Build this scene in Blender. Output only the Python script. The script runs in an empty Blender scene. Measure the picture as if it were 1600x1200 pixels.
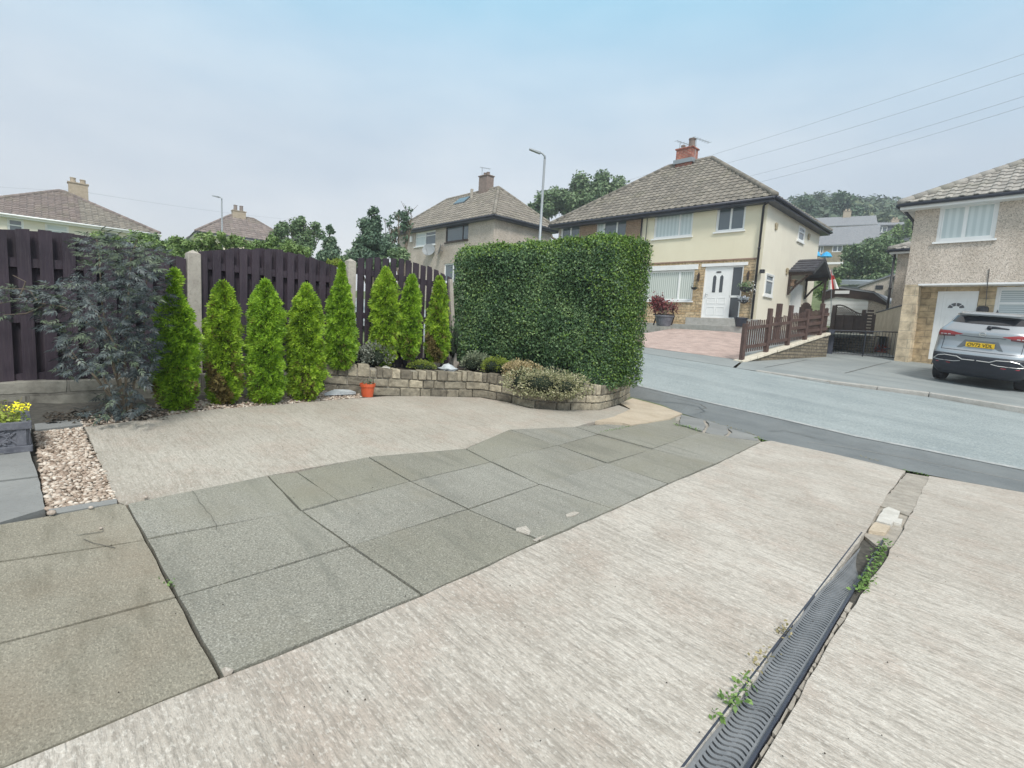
import bpy, math, random
import numpy as np
from mathutils import Vector, Matrix
random.seed(7); np.random.seed(7)
R = math.radians
sc = bpy.context.scene
col = sc.collection
# ---------------------------------------------------------------- camera
F = 790.0; PIT = R(6.6); ROL = R(3.25)
cp, sp, cr, sr = math.cos(PIT), math.sin(PIT), math.cos(ROL), math.sin(ROL)
MC = np.array([[cr,-sr,0],[sr,cr,0],[0,0,1]]) @ np.array([[1,0,0],[0,cp,-sp],[0,sp,cp]])
def w3(row): return Vector((row[0], row[2], -row[1]))
rt, dn, fw = w3(MC[0]), w3(MC[1]), w3(MC[2])
cam = bpy.data.objects.new('camera', bpy.data.cameras.new('camera')); col.objects.link(cam)
cam.matrix_world = Matrix(((rt.x,-dn.x,-fw.x,0),(rt.y,-dn.y,-fw.y,0),(rt.z,-dn.z,-fw.z,0),(0,0,0,1)))
cam.data.sensor_width = 36; cam.data.lens = F/1600*36; cam.data.clip_end = 2000; cam.data.clip_start = .05
sc.camera = cam
# ---------------------------------------------------------------- light
sc.view_settings.view_transform = 'Standard'; sc.view_settings.look = 'None'
sc.view_settings.exposure = 0.84; sc.view_settings.gamma = 1
SUN_EL, SUN_AZ = R(50), R(168)          # azimuth clockwise from +Y: behind the camera, to the right
sun = bpy.data.objects.new('sun', bpy.data.lights.new('sun', 'SUN')); col.objects.link(sun)
sun.data.energy = 2.0; sun.data.angle = R(14); sun.data.color = (1, .965, .91)
sd = Vector((math.sin(SUN_AZ)*math.cos(SUN_EL), math.cos(SUN_AZ)*math.cos(SUN_EL), math.sin(SUN_EL)))
sun.rotation_euler = sd.to_track_quat('Z', 'Y').to_euler()
W = bpy.data.worlds.new('World'); sc.world = W; W.use_nodes = True
nt = W.node_tree; nt.nodes.clear()
def N(t, **k):
    n = nt.nodes.new(t)
    for a, b in k.items(): setattr(n, a, b)
    return n
sky = N('ShaderNodeTexSky', sky_type='NISHITA', sun_disc=False, sun_elevation=SUN_EL, sun_rotation=SUN_AZ)
sky.air_density = 1.0; sky.dust_density = 1.5
tc = N('ShaderNodeTexCoord'); sx = N('ShaderNodeSeparateXYZ')
nt.links.new(tc.outputs['Generated'], sx.inputs[0])
mp = N('ShaderNodeMapping'); mp.inputs['Scale'].default_value = (1.4, 1.4, 4.2)
nt.links.new(tc.outputs['Generated'], mp.inputs[0])
nz = N('ShaderNodeTexNoise'); nz.inputs['Scale'].default_value = 1.6; nz.inputs['Detail'].default_value = 7; nz.inputs['Roughness'].default_value = .52
nt.links.new(mp.outputs[0], nz.inputs[0])
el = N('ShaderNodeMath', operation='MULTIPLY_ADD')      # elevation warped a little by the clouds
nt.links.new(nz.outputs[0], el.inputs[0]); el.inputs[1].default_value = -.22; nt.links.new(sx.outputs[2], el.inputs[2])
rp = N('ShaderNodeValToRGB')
for i, (p, c) in enumerate([(.0, (7.9, 8.0, 8.0)), (.08, (7.2, 7.55, 7.85)), (.20, (6.0, 6.9, 7.6)), (.32, (4.6, 6.5, 7.8)), (.44, (3.0, 6.3, 8.1)), (.62, (7.4, 7.1, 6.7))]):  # last stop: unseen overhead grey-white, added to warm and brighten the light
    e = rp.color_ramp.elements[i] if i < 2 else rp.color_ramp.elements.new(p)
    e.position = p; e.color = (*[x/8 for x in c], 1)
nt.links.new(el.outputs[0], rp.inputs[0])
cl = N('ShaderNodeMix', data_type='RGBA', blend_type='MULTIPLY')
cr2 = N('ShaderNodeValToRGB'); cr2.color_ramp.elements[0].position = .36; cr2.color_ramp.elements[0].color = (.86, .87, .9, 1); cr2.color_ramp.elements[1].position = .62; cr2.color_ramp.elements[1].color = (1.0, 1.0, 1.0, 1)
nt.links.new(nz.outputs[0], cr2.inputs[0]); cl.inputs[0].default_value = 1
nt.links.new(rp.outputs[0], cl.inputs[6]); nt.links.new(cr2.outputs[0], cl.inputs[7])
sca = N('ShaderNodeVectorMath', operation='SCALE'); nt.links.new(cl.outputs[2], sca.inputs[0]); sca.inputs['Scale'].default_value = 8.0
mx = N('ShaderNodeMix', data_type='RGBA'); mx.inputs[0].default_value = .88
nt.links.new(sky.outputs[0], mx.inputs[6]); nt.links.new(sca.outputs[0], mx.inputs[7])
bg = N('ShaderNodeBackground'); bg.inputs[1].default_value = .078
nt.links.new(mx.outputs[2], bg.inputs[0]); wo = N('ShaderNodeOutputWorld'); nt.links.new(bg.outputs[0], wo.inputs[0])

# ---------------------------------------------------------------- geometry helpers
def ray(x, y):
    v = MC.T @ np.array([(x-800)/F, (y-600)/F, 1.0]); return Vector((v[0], v[2], -v[1]))
def at(x, y, Y):
    r = ray(x, y); return r*(Y/r.y)
PD = (-.062, .0076, -1.15)                     # near drive: z = a X + b Y + c
def onp(x, y, P=PD, dz=0):
    r = ray(x, y); t = (P[2]+dz)/(r.z-P[0]*r.x-P[1]*r.y); return r*t
def zon(P, X, Y): return P[0]*X+P[1]*Y+P[2]
def plane3(a, b, c):
    A = np.array([[p.x, p.y, 1] for p in (a, b, c)]); return tuple(np.linalg.solve(A, np.array([a.z, b.z, c.z])))
U = Vector((-math.sin(R(44)), math.cos(R(44)), 0)); NN = Vector((math.cos(R(44)), math.sin(R(44)), 0))   # along / across the street
def tag(o, label=None, cat=None, group=None, kind=None):
    if label: o['label'] = label
    if cat: o['category'] = cat
    if group: o['group'] = group
    if kind: o['kind'] = kind
    return o
def empty(name, loc, label=None, cat=None, group=None):
    o = bpy.data.objects.new(name, None); col.objects.link(o); o.location = loc; o.empty_display_size = .1
    return tag(o, label, cat, group)
def wloc(p):
    v = Vector((0, 0, 0))
    while p is not None: v += p.location; p = p.parent
    return v
def link(name, me, parent=None, mats=(), base=None):
    o = bpy.data.objects.new(name, me); col.objects.link(o)
    for m in (mats if isinstance(mats, (list, tuple)) else [mats]): me.materials.append(m)
    off = wloc(parent) if parent is not None else (base or Vector((0, 0, 0)))
    if off.length > 0: me.transform(Matrix.Translation(-off))
    if parent is not None: o.parent = parent
    elif base is not None: o.location = base
    return o
class MB:
    def __init__(s): s.v = []; s.f = []; s.m = []
    def add(s, vs, fs, m=0):
        k = len(s.v); s.v += [tuple(v) for v in vs]; s.f += [tuple(i+k for i in f) for f in fs]; s.m += [m]*len(fs); return s
    def quad(s, a, b, c, d, m=0): return s.add([a, b, c, d], [(0, 1, 2, 3)], m)
    def poly(s, pts, m=0): return s.add(pts, [tuple(range(len(pts)))], m)
    def hexa(s, b, t, m=0):     # b, t: 4 pts each
        return s.add(list(b)+list(t), [(3, 2, 1, 0), (4, 5, 6, 7), (0, 1, 5, 4), (1, 2, 6, 5), (2, 3, 7, 6), (3, 0, 4, 7)], m)
    def box(s, c, sx, sy, sz, ex=Vector((1, 0, 0)), ey=Vector((0, 1, 0)), ez=Vector((0, 0, 1)), m=0):
        c = Vector(c); q = [c+ex*(a*sx/2)+ey*(b*sy/2)-ez*sz/2 for a, b in ((-1, -1), (1, -1), (1, 1), (-1, 1))]
        return s.hexa(q, [p+ez*sz for p in q], m)
    def tube(s, pts, r, n=8, m=0, cap=True):
        pts = [Vector(p) for p in pts]; rs = r if isinstance(r, (list, tuple)) else [r]*len(pts); k0 = len(s.v); up0 = None
        for i, p in enumerate(pts):
            d = (pts[min(i+1, len(pts)-1)]-pts[max(i-1, 0)]).normalized()
            if up0 is None:
                up0 = Vector((0, 0, 1)) if abs(d.z) < .9 else Vector((1, 0, 0))
            a = d.cross(up0).normalized(); b = a.cross(d).normalized(); up0 = b
            for j in range(n):
                t = 2*math.pi*j/n; s.v.append(tuple(p+(a*math.cos(t)+b*math.sin(t))*rs[i]))
        for i in range(len(pts)-1):
            for j in range(n):
                a0 = k0+i*n+j; a1 = k0+i*n+(j+1) % n; s.f.append((a0, a1, a1+n, a0+n)); s.m.append(m)
        if cap:
            s.f.append(tuple(k0+j for j in range(n))[::-1]); s.m.append(m)
            s.f.append(tuple(k0+(len(pts)-1)*n+j for j in range(n))); s.m.append(m)
        return s
    def lathe(s, c, prof, n=20, m=0):     # prof: (r, z)
        c = Vector(c); k0 = len(s.v)
        for r, z in prof:
            for j in range(n):
                t = 2*math.pi*j/n; s.v.append((c.x+r*math.cos(t), c.y+r*math.sin(t), c.z+z))
        for i in range(len(prof)-1):
            for j in range(n):
                a0 = k0+i*n+j; a1 = k0+i*n+(j+1) % n; s.f.append((a0, a1, a1+n, a0+n)); s.m.append(m)
        return s
    def mesh(s, name):
        me = bpy.data.meshes.new(name); me.from_pydata(s.v, [], s.f)
        if any(s.m): me.polygons.foreach_set('material_index', s.m)
        me.update(); return me
    def build(s, name, mats, parent=None, smooth=False, base=None, bevel=0):
        me = s.mesh(name)
        if smooth: me.shade_smooth()
        o = link(name, me, parent, mats, base)
        if bevel:
            b = o.modifiers.new('bevel', 'BEVEL'); b.width = bevel; b.segments = 2; b.limit_method = 'ANGLE'
        return o
def rand_dirs(n):
    v = np.random.normal(size=(n, 3)); return v/np.linalg.norm(v, axis=1)[:, None]
def frames(nrm, spin=None):
    n = len(nrm); nrm = nrm/np.linalg.norm(nrm, axis=1)[:, None]
    a = np.cross(nrm, rand_dirs(n)) if spin is None else spin-nrm*np.sum(spin*nrm, 1)[:, None]
    a /= np.linalg.norm(a, axis=1)[:, None]+1e-9; return a, np.cross(nrm, a), nrm
def scatter(name, mats, parent, tv, tf, pos, nrm, scale, spin=None, mi=None, base=None):
    """many copies of a small template as one mesh; x of the template follows spin, z follows nrm"""
    tv = np.array(tv, float); n = len(pos); k = len(tv); a, b, c = frames(np.array(nrm, float), spin)
    sc_ = np.array(scale, float).reshape(-1, 1, 1)
    V = np.array(pos)[:, None, :]+sc_*(tv[None, :, 0:1]*a[:, None, :]+tv[None, :, 1:2]*b[:, None, :]+tv[None, :, 2:3]*c[:, None, :])
    V = V.reshape(-1, 3); nf = len(tf); lens = np.array([len(f) for f in tf]); flat = np.concatenate([np.array(f) for f in tf])
    idx = (flat[None, :]+(np.arange(n)*k)[:, None]).ravel(); tot = np.tile(lens, n); st = np.concatenate([[0], np.cumsum(tot)[:-1]])
    me = bpy.data.meshes.new(name); me.vertices.add(len(V)); me.vertices.foreach_set('co', V.astype(np.float32).ravel())
    me.loops.add(len(idx)); me.loops.foreach_set('vertex_index', idx.astype(np.int32))
    me.polygons.add(len(tot)); me.polygons.foreach_set('loop_start', st.astype(np.int32))
    if mi is not None: me.polygons.foreach_set('material_index', np.repeat(np.array(mi, np.int32), nf))
    me.update(calc_edges=True)
    return link(name, me, parent, mats, base)
LEAF = ([(0, 0, 0), (.5, .3, .08), (1, 0, -.05), (.5, -.3, .08)], [(0, 1, 2, 3)])
SPRAY = ([(0, 0, 0), (.45, .13, .05), (.8, .02, 0), (.45, -.13, .03), (.05, .05, 0), (.28, .46, .02), (.62, .60, -.04), (.42, .24, 0), (.05, -.05, 0), (.28, -.46, .02), (.62, -.60, -.04), (.42, -.24, 0)],
         [(0, 1, 2, 3), (4, 5, 6, 7), (8, 9, 10, 11)])
# ---------------------------------------------------------------- materials
def mat(name, c, rough=.8, spec=None, metal=0, emit=None, coat=0):
    m = bpy.data.materials.new(name); m.use_nodes = True; b = m.node_tree.nodes['Principled BSDF']
    b.inputs['Base Color'].default_value = (*c, 1); b.inputs['Roughness'].default_value = rough; b.inputs['Metallic'].default_value = metal
    if spec is not None: b.inputs['Specular IOR Level'].default_value = spec
    if coat: b.inputs['Coat Weight'].default_value = coat; b.inputs['Coat Roughness'].default_value = .08
    return m
def ramp_node(t, stops):
    r = t.nodes.new('ShaderNodeValToRGB')
    for i, (p, c) in enumerate(stops):
        e = r.color_ramp.elements[i] if i < 2 else r.color_ramp.elements.new(p)
        e.position = p; e.color = (*c, 1) if len(c) == 3 else c
    return r
def mapping(t, rotz=0, scale=(1, 1, 1)):
    c = t.nodes.new('ShaderNodeTexCoord'); m = t.nodes.new('ShaderNodeMapping'); m.vector_type = 'POINT'
    g = t.nodes.new('ShaderNodeNewGeometry'); rr = t.nodes.new('ShaderNodeVectorRotate'); rr.rotation_type = 'Z_AXIS'; rr.inputs['Angle'].default_value = rotz
    t.links.new(g.outputs['Position'], rr.inputs['Vector']); t.links.new(rr.outputs[0], m.inputs[0]); t.nodes.remove(c)
    m.inputs['Scale'].default_value = scale; return m
def noise(t, vec, scale, detail=4, rough=.6, lac=2):
    n = t.nodes.new('ShaderNodeTexNoise'); n.inputs['Scale'].default_value = scale; n.inputs['Detail'].default_value = detail
    n.inputs['Roughness'].default_value = rough; t.links.new(vec.outputs[0], n.inputs['Vector']); return n
def mixc(t, a, b, f, mode='MIX'):
    m = t.nodes.new('ShaderNodeMix'); m.data_type = 'RGBA'; m.blend_type = mode
    for s, i in ((a, 6), (b, 7), (f, 0)):
        if isinstance(s, (int, float)): m.inputs[i].default_value = s if i == 0 else (s, s, s, 1)
        elif isinstance(s, tuple): m.inputs[i].default_value = (*s, 1)
        else: t.links.new(s, m.inputs[i])
    return m.outputs[2]
def bump(t, h, dist, strength=1, prev=None):
    b = t.nodes.new('ShaderNodeBump'); b.inputs['Strength'].default_value = strength; b.inputs['Distance'].default_value = dist
    t.links.new(h, b.inputs['Height'])
    if prev is not None: t.links.new(prev, b.inputs['Normal'])
    return b.outputs[0]
def surf(name, c1, c2, scale, rough=.85, layers=(), bumps=(), rotz=0, stretch=(1, 1, 1), lo=.35, hi=.65, detail=5, spec=None):
    """base: two colours by noise; layers: (scale, stretch, lo, hi, colour, amount, mode); bumps: (scale, stretch, dist)"""
    m = mat(name, c1, rough, spec); t = m.node_tree; b = t.nodes['Principled BSDF']
    n = noise(t, mapping(t, rotz, stretch), scale, detail); r = ramp_node(t, [(lo, c1), (hi, c2)]); t.links.new(n.outputs[0], r.inputs[0]); c = r.outputs[0]
    for (s_, st, l_, h_, cc, am, mode) in layers:
        n2 = noise(t, mapping(t, rotz, st), s_, 4); r2 = ramp_node(t, [(l_, (0, 0, 0)), (h_, (am, am, am))]); t.links.new(n2.outputs[0], r2.inputs[0])
        c = mixc(t, c, cc, r2.outputs[0], mode)
    t.links.new(c, b.inputs['Base Color']); pv = None
    for (s_, st, d_) in bumps:
        n3 = noise(t, mapping(t, rotz, st), s_, 3); pv = bump(t, n3.outputs[0], d_, 1, pv)
    if pv is not None: t.links.new(pv, b.inputs['Normal'])
    return m
RU = R(46)     # rotates the street direction onto the texture x axis
I3 = (1, 1, 1)
def concrete(name, c1, c2, dark=(.26, .235, .20), ridge=.008, big=(.36, .32, .27), st=1.0):
    return surf(name, c1, c2, 1.3, .92, [(.45, I3, .42, .62, big, .42, 'MIX'), (1.7, I3, .50, .66, big, .38, 'MIX'), (3.2, I3, .50, .64, (.40, .30, .24), .30, 'MIX'), (7, I3, .56, .66, (.24, .20, .16), .25, 'MIX'), (26, (.09, 1.5, 1), .49, .60, dark, .40*st, 'MIX'), (60, (.35, 1.3, 1), .50, .60, dark, .52*st, 'MIX'), (85, (.6, 1.1, 1), .53, .64, (.80, .77, .70), .38*st, 'MIX'), (160, I3, .50, .64, dark, .35, 'MIX')],
                [(26, (.09, 1.5, 1), ridge), (90, (.5, 1.2, 1), .005)], RU)
M = {}
M['conc'] = concrete('brushed_concrete', (.475, .435, .38), (.575, .54, .48))
M['conc_up'] = concrete('pale_concrete', (.41, .38, .325), (.50, .47, .41), (.25, .23, .185), .004, st=.8)
M['conc_tan'] = surf('tan_concrete', (.46, .38, .28), (.56, .48, .37), 3, .9, [(60, I3, .5, .7, (.28, .22, .16), .5, 'MIX')], [(50, I3, .006)])
M['slab'] = surf('grey_paving_flags', (.215, .21, .18), (.285, .28, .245), .9, .92, [(150, I3, .50, .62, (.52, .52, .47), .55, 'MIX'), (120, I3, .50, .62, (.09, .09, .08), .55, 'MIX'), (5, (.3, 2, 1), .5, .7, (.15, .155, .135), .45, 'MIX'), (.8, I3, .5, .7, (.25, .245, .19), .5, 'MIX'), (2.5, I3, .55, .75, (.25, .23, .18), .4, 'MIX')], [(60, I3, .003)], RU)
M['slab_b'] = surf('brown_paving_flags', (.22, .205, .16), (.295, .275, .22), 1.0, .9, [(170, (.45, 1.2, 1), .50, .64, (.46, .43, .34), .5, 'MIX'), (150, I3, .50, .64, (.09, .08, .06), .5, 'MIX'), (7, (.4, 1.8, 1), .5, .7, (.13, .12, .085), .45, 'MIX'), (1.1, I3, .5, .7, (.25, .19, .13), .45, 'MIX')], [(50, I3, .004)], RU)
M['slab_g'] = surf('smooth_grey_paving', (.20, .205, .20), (.27, .275, .265), 2.2, .85, [(50, I3, .55, .75, (.13, .13, .12), .4, 'MIX')], [(40, I3, .002)])
M['soil'] = surf('dark_soil', (.035, .028, .02), (.08, .065, .05), 12, .95, [], [(30, I3, .02)])
M['joint'] = surf('dark_joint_grit', (.05, .048, .042), (.10, .095, .08), 25, .95)
M['tarmac'] = surf('worn_tarmac', (.125, .14, .145), (.17, .187, .19), 1.6, .8, [(120, I3, .5, .7, (.33, .35, .35), .5, 'MIX'), (1.2, (.25, 2.5, 1), .5, .7, (.20, .215, .215), .5, 'MIX')], [(90, I3, .004)], RU)
M['road'] = surf('pale_road_surface', (.245, .285, .29), (.315, .355, .355), .8, .72, [(60, (.6, 1.2, 1), .50, .62, (.56, .61, .60), .6, 'MIX'), (75, I3, .30, .44, (.12, .15, .155), 0, 'MIX'), (50, (.6, 1.2, 1), .52, .64, (.15, .18, .19), .6, 'MIX'), (2.5, I3, .55, .7, (.22, .255, .265), .4, 'MIX'), (.55, (.16, 2.4, 1), .5, .7, (.20, .235, .24), .55, 'MIX')], [(60, I3, .006)], RU)
M['kerb'] = surf('stone_kerb', (.36, .35, .32), (.46, .45, .42), 6, .85, [(60, I3, .5, .7, (.22, .21, .2), .5, 'MIX')], [(50, I3, .003)])
M['farconc'] = surf('grey_tarmac_drive', (.22, .245, .245), (.29, .315, .31), .7, .8, [(60, I3, .5, .7, (.36, .38, .37), .5, 'MIX'), (.9, (.2, 2, 1), .5, .7, (.16, .18, .18), .5, 'MIX')], [(60, I3, .003)], RU)
M['gravel'] = None
def flagtone(m, lo=.92, hi=1.06, warm=(1.0, .99, .93)):
    t = m.node_tree; b = t.nodes['Principled BSDF']; src = b.inputs['Base Color'].links[0].from_socket; g = t.nodes.new('ShaderNodeNewGeometry'); r = ramp_node(t, [(0, tuple(lo*w for w in warm)), (1, (hi, hi, hi))]); t.links.new(g.outputs['Random Per Island'], r.inputs[0]); t.links.new(mixc(t, src, r.outputs[0], 1, 'MULTIPLY'), b.inputs['Base Color'])
flagtone(M['slab'])
def island(name, stops, rough=.6, trans=0, noise_sc=None, spec=None):
    m = mat(name, stops[0][1], rough, spec); t = m.node_tree; b = t.nodes['Principled BSDF']; g = t.nodes.new('ShaderNodeNewGeometry')
    r = ramp_node(t, stops); val = g.outputs['Random Per Island']
    if noise_sc:
        n = noise(t, mapping(t), noise_sc, 3); a = t.nodes.new('ShaderNodeMath'); a.operation = 'MULTIPLY_ADD'; t.links.new(n.outputs[0], a.inputs[0]); a.inputs[1].default_value = 1.5
        a2 = t.nodes.new('ShaderNodeMath'); a2.operation = 'MULTIPLY_ADD'; t.links.new(val, a2.inputs[0]); a2.inputs[1].default_value = .6; a2.inputs[2].default_value = -.55
        t.links.new(a2.outputs[0], a.inputs[2]); val = a.outputs[0]
    t.links.new(val, r.inputs[0]); t.links.new(r.outputs[0], b.inputs['Base Color'])
    if trans:
        tr = t.nodes.new('ShaderNodeBsdfTranslucent'); t.links.new(r.outputs[0], tr.inputs[0]); mxs = t.nodes.new('ShaderNodeMixShader'); mxs.inputs[0].default_value = trans
        o = t.nodes['Material Output']; t.links.new(b.outputs[0], mxs.inputs[1]); t.links.new(tr.outputs[0], mxs.inputs[2]); t.links.new(mxs.outputs[0], o.inputs[0])
    return m
M['gravel'] = island('buff_gravel', [(0, (.20, .15, .11)), (.3, (.36, .28, .22)), (.7, (.52, .44, .36)), (1, (.68, .62, .54))], .8)
M['conifer'] = island('lime_conifer_foliage', [(0, (.07, .16, .012)), (.4, (.19, .36, .02)), (.8, (.33, .54, .035)), (1, (.50, .70, .10))], .6, .25, 7)
M['conifer_y'] = island('golden_conifer_foliage', [(0, (.08, .16, .012)), (.4, (.21, .37, .02)), (.8, (.36, .54, .035)), (1, (.56, .70, .12))], .6, .25, 7)
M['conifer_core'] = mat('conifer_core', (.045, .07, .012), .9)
M['conifer_brown'] = island('browned_conifer_foliage', [(0, (.10, .07, .02)), (1, (.20, .17, .05))], .8, .1)
M['hedge'] = island('privet_leaves', [(0, (.022, .052, .022)), (.4, (.062, .125, .055)), (.75, (.13, .22, .09)), (1, (.27, .38, .15))], .5, .15, 2.6, .35)
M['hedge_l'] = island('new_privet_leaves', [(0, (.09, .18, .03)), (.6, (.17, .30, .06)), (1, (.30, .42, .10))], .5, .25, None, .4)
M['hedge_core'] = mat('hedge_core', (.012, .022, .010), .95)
M['elder'] = island('dark_lacy_leaves', [(0, (.016, .024, .028)), (.5, (.055, .074, .078)), (.85, (.13, .158, .155)), (1, (.26, .32, .25))], .5, .12, 2.0)
M['elder_g'] = island('green_lacy_leaves', [(0, (.05, .075, .05)), (1, (.16, .21, .13))], .5, .2)
M['bark'] = surf('bark', (.10, .08, .055), (.20, .165, .12), 14, .9, [], [(30, (1, 1, .2), .01)])
M['twig'] = mat('pale_twig', (.30, .27, .19), .8)
M['silver'] = island('silver_leaves', [(0, (.13, .15, .12)), (1, (.42, .45, .38))], .7, .1)
M['sage'] = island('sage_leaves', [(0, (.10, .13, .08)), (1, (.32, .37, .24))], .7, .1)
M['lime'] = island('lime_heather', [(0, (.12, .18, .02)), (1, (.36, .44, .07))], .7, .2)
M['varieg'] = island('variegated_leaves', [(0, (.16, .18, .08)), (.45, (.36, .37, .20)), (1, (.66, .62, .42))], .6, .2)
M['varieg_y'] = island('golden_variegated_leaves', [(0, (.24, .20, .09)), (.45, (.50, .41, .22)), (1, (.74, .62, .40))], .6, .2)
M['redleaf'] = island('red_leaves', [(0, (.07, .012, .015)), (.6, (.19, .035, .04)), (1, (.34, .10, .10))], .6, .15)
M['weed'] = island('weed_leaves', [(0, (.07, .15, .03)), (1, (.22, .36, .09))], .5, .2)
M['dryweed'] = island('dry_weed', [(0, (.14, .13, .05)), (1, (.40, .34, .18))], .7, .1)
M['tree_d'] = island('dark_tree_leaves', [(0, (.055, .105, .07)), (.6, (.13, .21, .13)), (1, (.25, .33, .20))], .6, .12, .5)
M['tree_m'] = island('green_tree_leaves', [(0, (.07, .125, .06)), (.6, (.17, .26, .12)), (1, (.31, .40, .21))], .6, .15, .5)
M['tree_l'] = island('bright_bush_leaves', [(0, (.09, .16, .045)), (.6, (.19, .30, .085)), (1, (.34, .43, .17))], .6, .15, .6)
M['tree_h'] = island('hillside_tree_leaves', [(0, (.055, .09, .06)), (.6, (.10, .15, .085)), (1, (.19, .22, .12))], .7, .1, .15)
M['stone'] = None
def brickmat(name, cols, mortar, w, h, msize=.012, rot=(0, 0, 0), bumpd=.01, rough=.85, vari=12, facing=None, off=.5):
    """brick pattern on vertical walls: facing = horizontal unit direction along the wall"""
    m = mat(name, cols[0], rough); t = m.node_tree; b = t.nodes['Principled BSDF']; g = t.nodes.new('ShaderNodeNewGeometry')
    dot = t.nodes.new('ShaderNodeVectorMath'); dot.operation = 'DOT_PRODUCT'; t.links.new(g.outputs['Position'], dot.inputs[0]); dot.inputs[1].default_value = facing
    s = t.nodes.new('ShaderNodeSeparateXYZ'); t.links.new(g.outputs['Position'], s.inputs[0]); c = t.nodes.new('ShaderNodeCombineXYZ')
    t.links.new(dot.outputs['Value'], c.inputs[0]); t.links.new(s.outputs[2], c.inputs[1])
    wn = noise(t, c, 5, 2); wa = t.nodes.new('ShaderNodeVectorMath'); wa.operation = 'MULTIPLY_ADD'; t.links.new(wn.outputs['Color'], wa.inputs[0]); wa.inputs[1].default_value = (.03, .03, 0); t.links.new(c.outputs[0], wa.inputs[2])
    k = t.nodes.new('ShaderNodeTexBrick'); t.links.new(wa.outputs[0], k.inputs[0]); k.inputs['Scale'].default_value = 1; k.inputs['Brick Width'].default_value = w; k.inputs['Row Height'].default_value = h
    k.inputs['Mortar Size'].default_value = msize; k.inputs['Mortar Smooth'].default_value = .3; k.offset = off
    k.inputs['Color1'].default_value = (*cols[0], 1); k.inputs['Color2'].default_value = (*cols[1], 1); k.inputs['Mortar'].default_value = (*mortar, 1)
    n = noise(t, mapping(t), vari, 5); r = ramp_node(t, [(.3, (.5, .48, .46)), (.7, (1.25, 1.22, 1.18))]); t.links.new(n.outputs[0], r.inputs[0])
    cc = mixc(t, k.outputs['Color'], r.outputs[0], 1, 'MULTIPLY'); t.links.new(cc, b.inputs['Base Color'])
    inv = t.nodes.new('ShaderNodeMath'); inv.operation = 'SUBTRACT'; inv.inputs[0].default_value = 1; t.links.new(k.outputs['Fac'], inv.inputs[1])
    bn = bump(t, inv.outputs[0], bumpd); bn = bump(t, n.outputs[0], bumpd*.8, 1, bn); t.links.new(bn, b.inputs['Normal'])
    return m
tU = tuple(U); tN = tuple(NN)
M['render_cream'] = surf('cream_render', (.76, .70, .53), (.81, .75, .575), .8, .9, [(1.6, (1, 1, .25), .55, .8, (.62, .56, .42), .35, 'MIX')], [(60, I3, .003)])
M['render_side'] = surf('pale_cream_render', (.76, .715, .60), (.81, .765, .64), .8, .9, [(1.6, (1, 1, .25), .55, .8, (.66, .60, .5), .3, 'MIX')], [(60, I3, .003)])
def pebble(name, c1, c2, sc_=34):
    m = mat(name, c1, .9); t = m.node_tree; b = t.nodes['Principled BSDF']; v = t.nodes.new('ShaderNodeTexVoronoi'); v.inputs['Scale'].default_value = sc_; t.links.new(mapping(t).outputs[0], v.inputs['Vector'])
    s = t.nodes.new('ShaderNodeSeparateColor'); t.links.new(v.outputs['Color'], s.inputs[0]); r = ramp_node(t, [(0, tuple(x*.62 for x in c1)), (.3, c1), (.8, c2), (1, tuple(min(1, x*1.15) for x in c2))]); t.links.new(s.outputs[0], r.inputs[0])
    n = noise(t, mapping(t, 0, (1, 1, .3)), 1.2, 4); r2 = ramp_node(t, [(.35, (.85, .84, .82)), (.65, (1.05, 1.05, 1.05))]); t.links.new(n.outputs[0], r2.inputs[0])
    t.links.new(mixc(t, r.outputs[0], r2.outputs[0], 1, 'MULTIPLY'), b.inputs['Base Color']); t.links.new(bump(t, v.outputs['Distance'], .012), b.inputs['Normal']); return m
M['peb_pink'] = pebble('pebbledash_buff', (.50, .44, .375), (.58, .51, .445), 40)
M['peb_grey'] = pebble('pebbledash_grey', (.60, .515, .435), (.70, .62, .54), 42)
M['peb_brown'] = pebble('pebbledash_brown', (.30, .20, .135), (.38, .27, .19), 40)
M['stone_clad'] = brickmat('coursed_sandstone', [(.50, .36, .20), (.66, .53, .35)], (.42, .34, .23), .42, .115, .012, facing=tU, bumpd=.02)
M['stone_block'] = brickmat('sandstone_blocks', [(.66, .56, .40), (.60, .50, .36)], (.48, .42, .32), .9, .29, .012, facing=tU, bumpd=.006, vari=4)
M['stone_recess'] = brickmat('recess_sandstone', [(.46, .36, .23), (.56, .45, .29)], (.34, .28, .19), .8, .21, .010, facing=tU, bumpd=.012, vari=5)
M['stone_dwarf'] = brickmat('dwarf_wall_stone', [(.21, .21, .185), (.28, .275, .245)], (.20, .195, .175), .55, .21, .014, facing=tN, bumpd=.02, vari=7)
M['stone_yard'] = brickmat('yard_wall_stone', [(.19, .165, .12), (.28, .245, .185)], (.13, .12, .1), .34, .10, .012, facing=tN, bumpd=.03)
M['stone_yard2'] = brickmat('yard_wall_stone_across', [(.20, .175, .13), (.30, .26, .2)], (.09, .085, .07), .34, .10, .012, facing=tU, bumpd=.03)
M['brick'] = brickmat('red_chimney_brick', [(.42, .13, .085), (.34, .10, .075)], (.40, .33, .28), .22, .075, .01, facing=tU, bumpd=.006, vari=6)
M['brick_n'] = brickmat('red_chimney_brick_side', [(.42, .13, .085), (.34, .10, .075)], (.40, .33, .28), .22, .075, .01, facing=tN, bumpd=.006, vari=6)
M['chim_dark'] = surf('sooty_brick', (.18, .14, .12), (.27, .21, .18), 8, .9, [], [(20, I3, .01)])
M['chim_buff'] = surf('buff_brick', (.36, .30, .22), (.45, .38, .29), 8, .9, [], [(20, I3, .01)])
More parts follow.
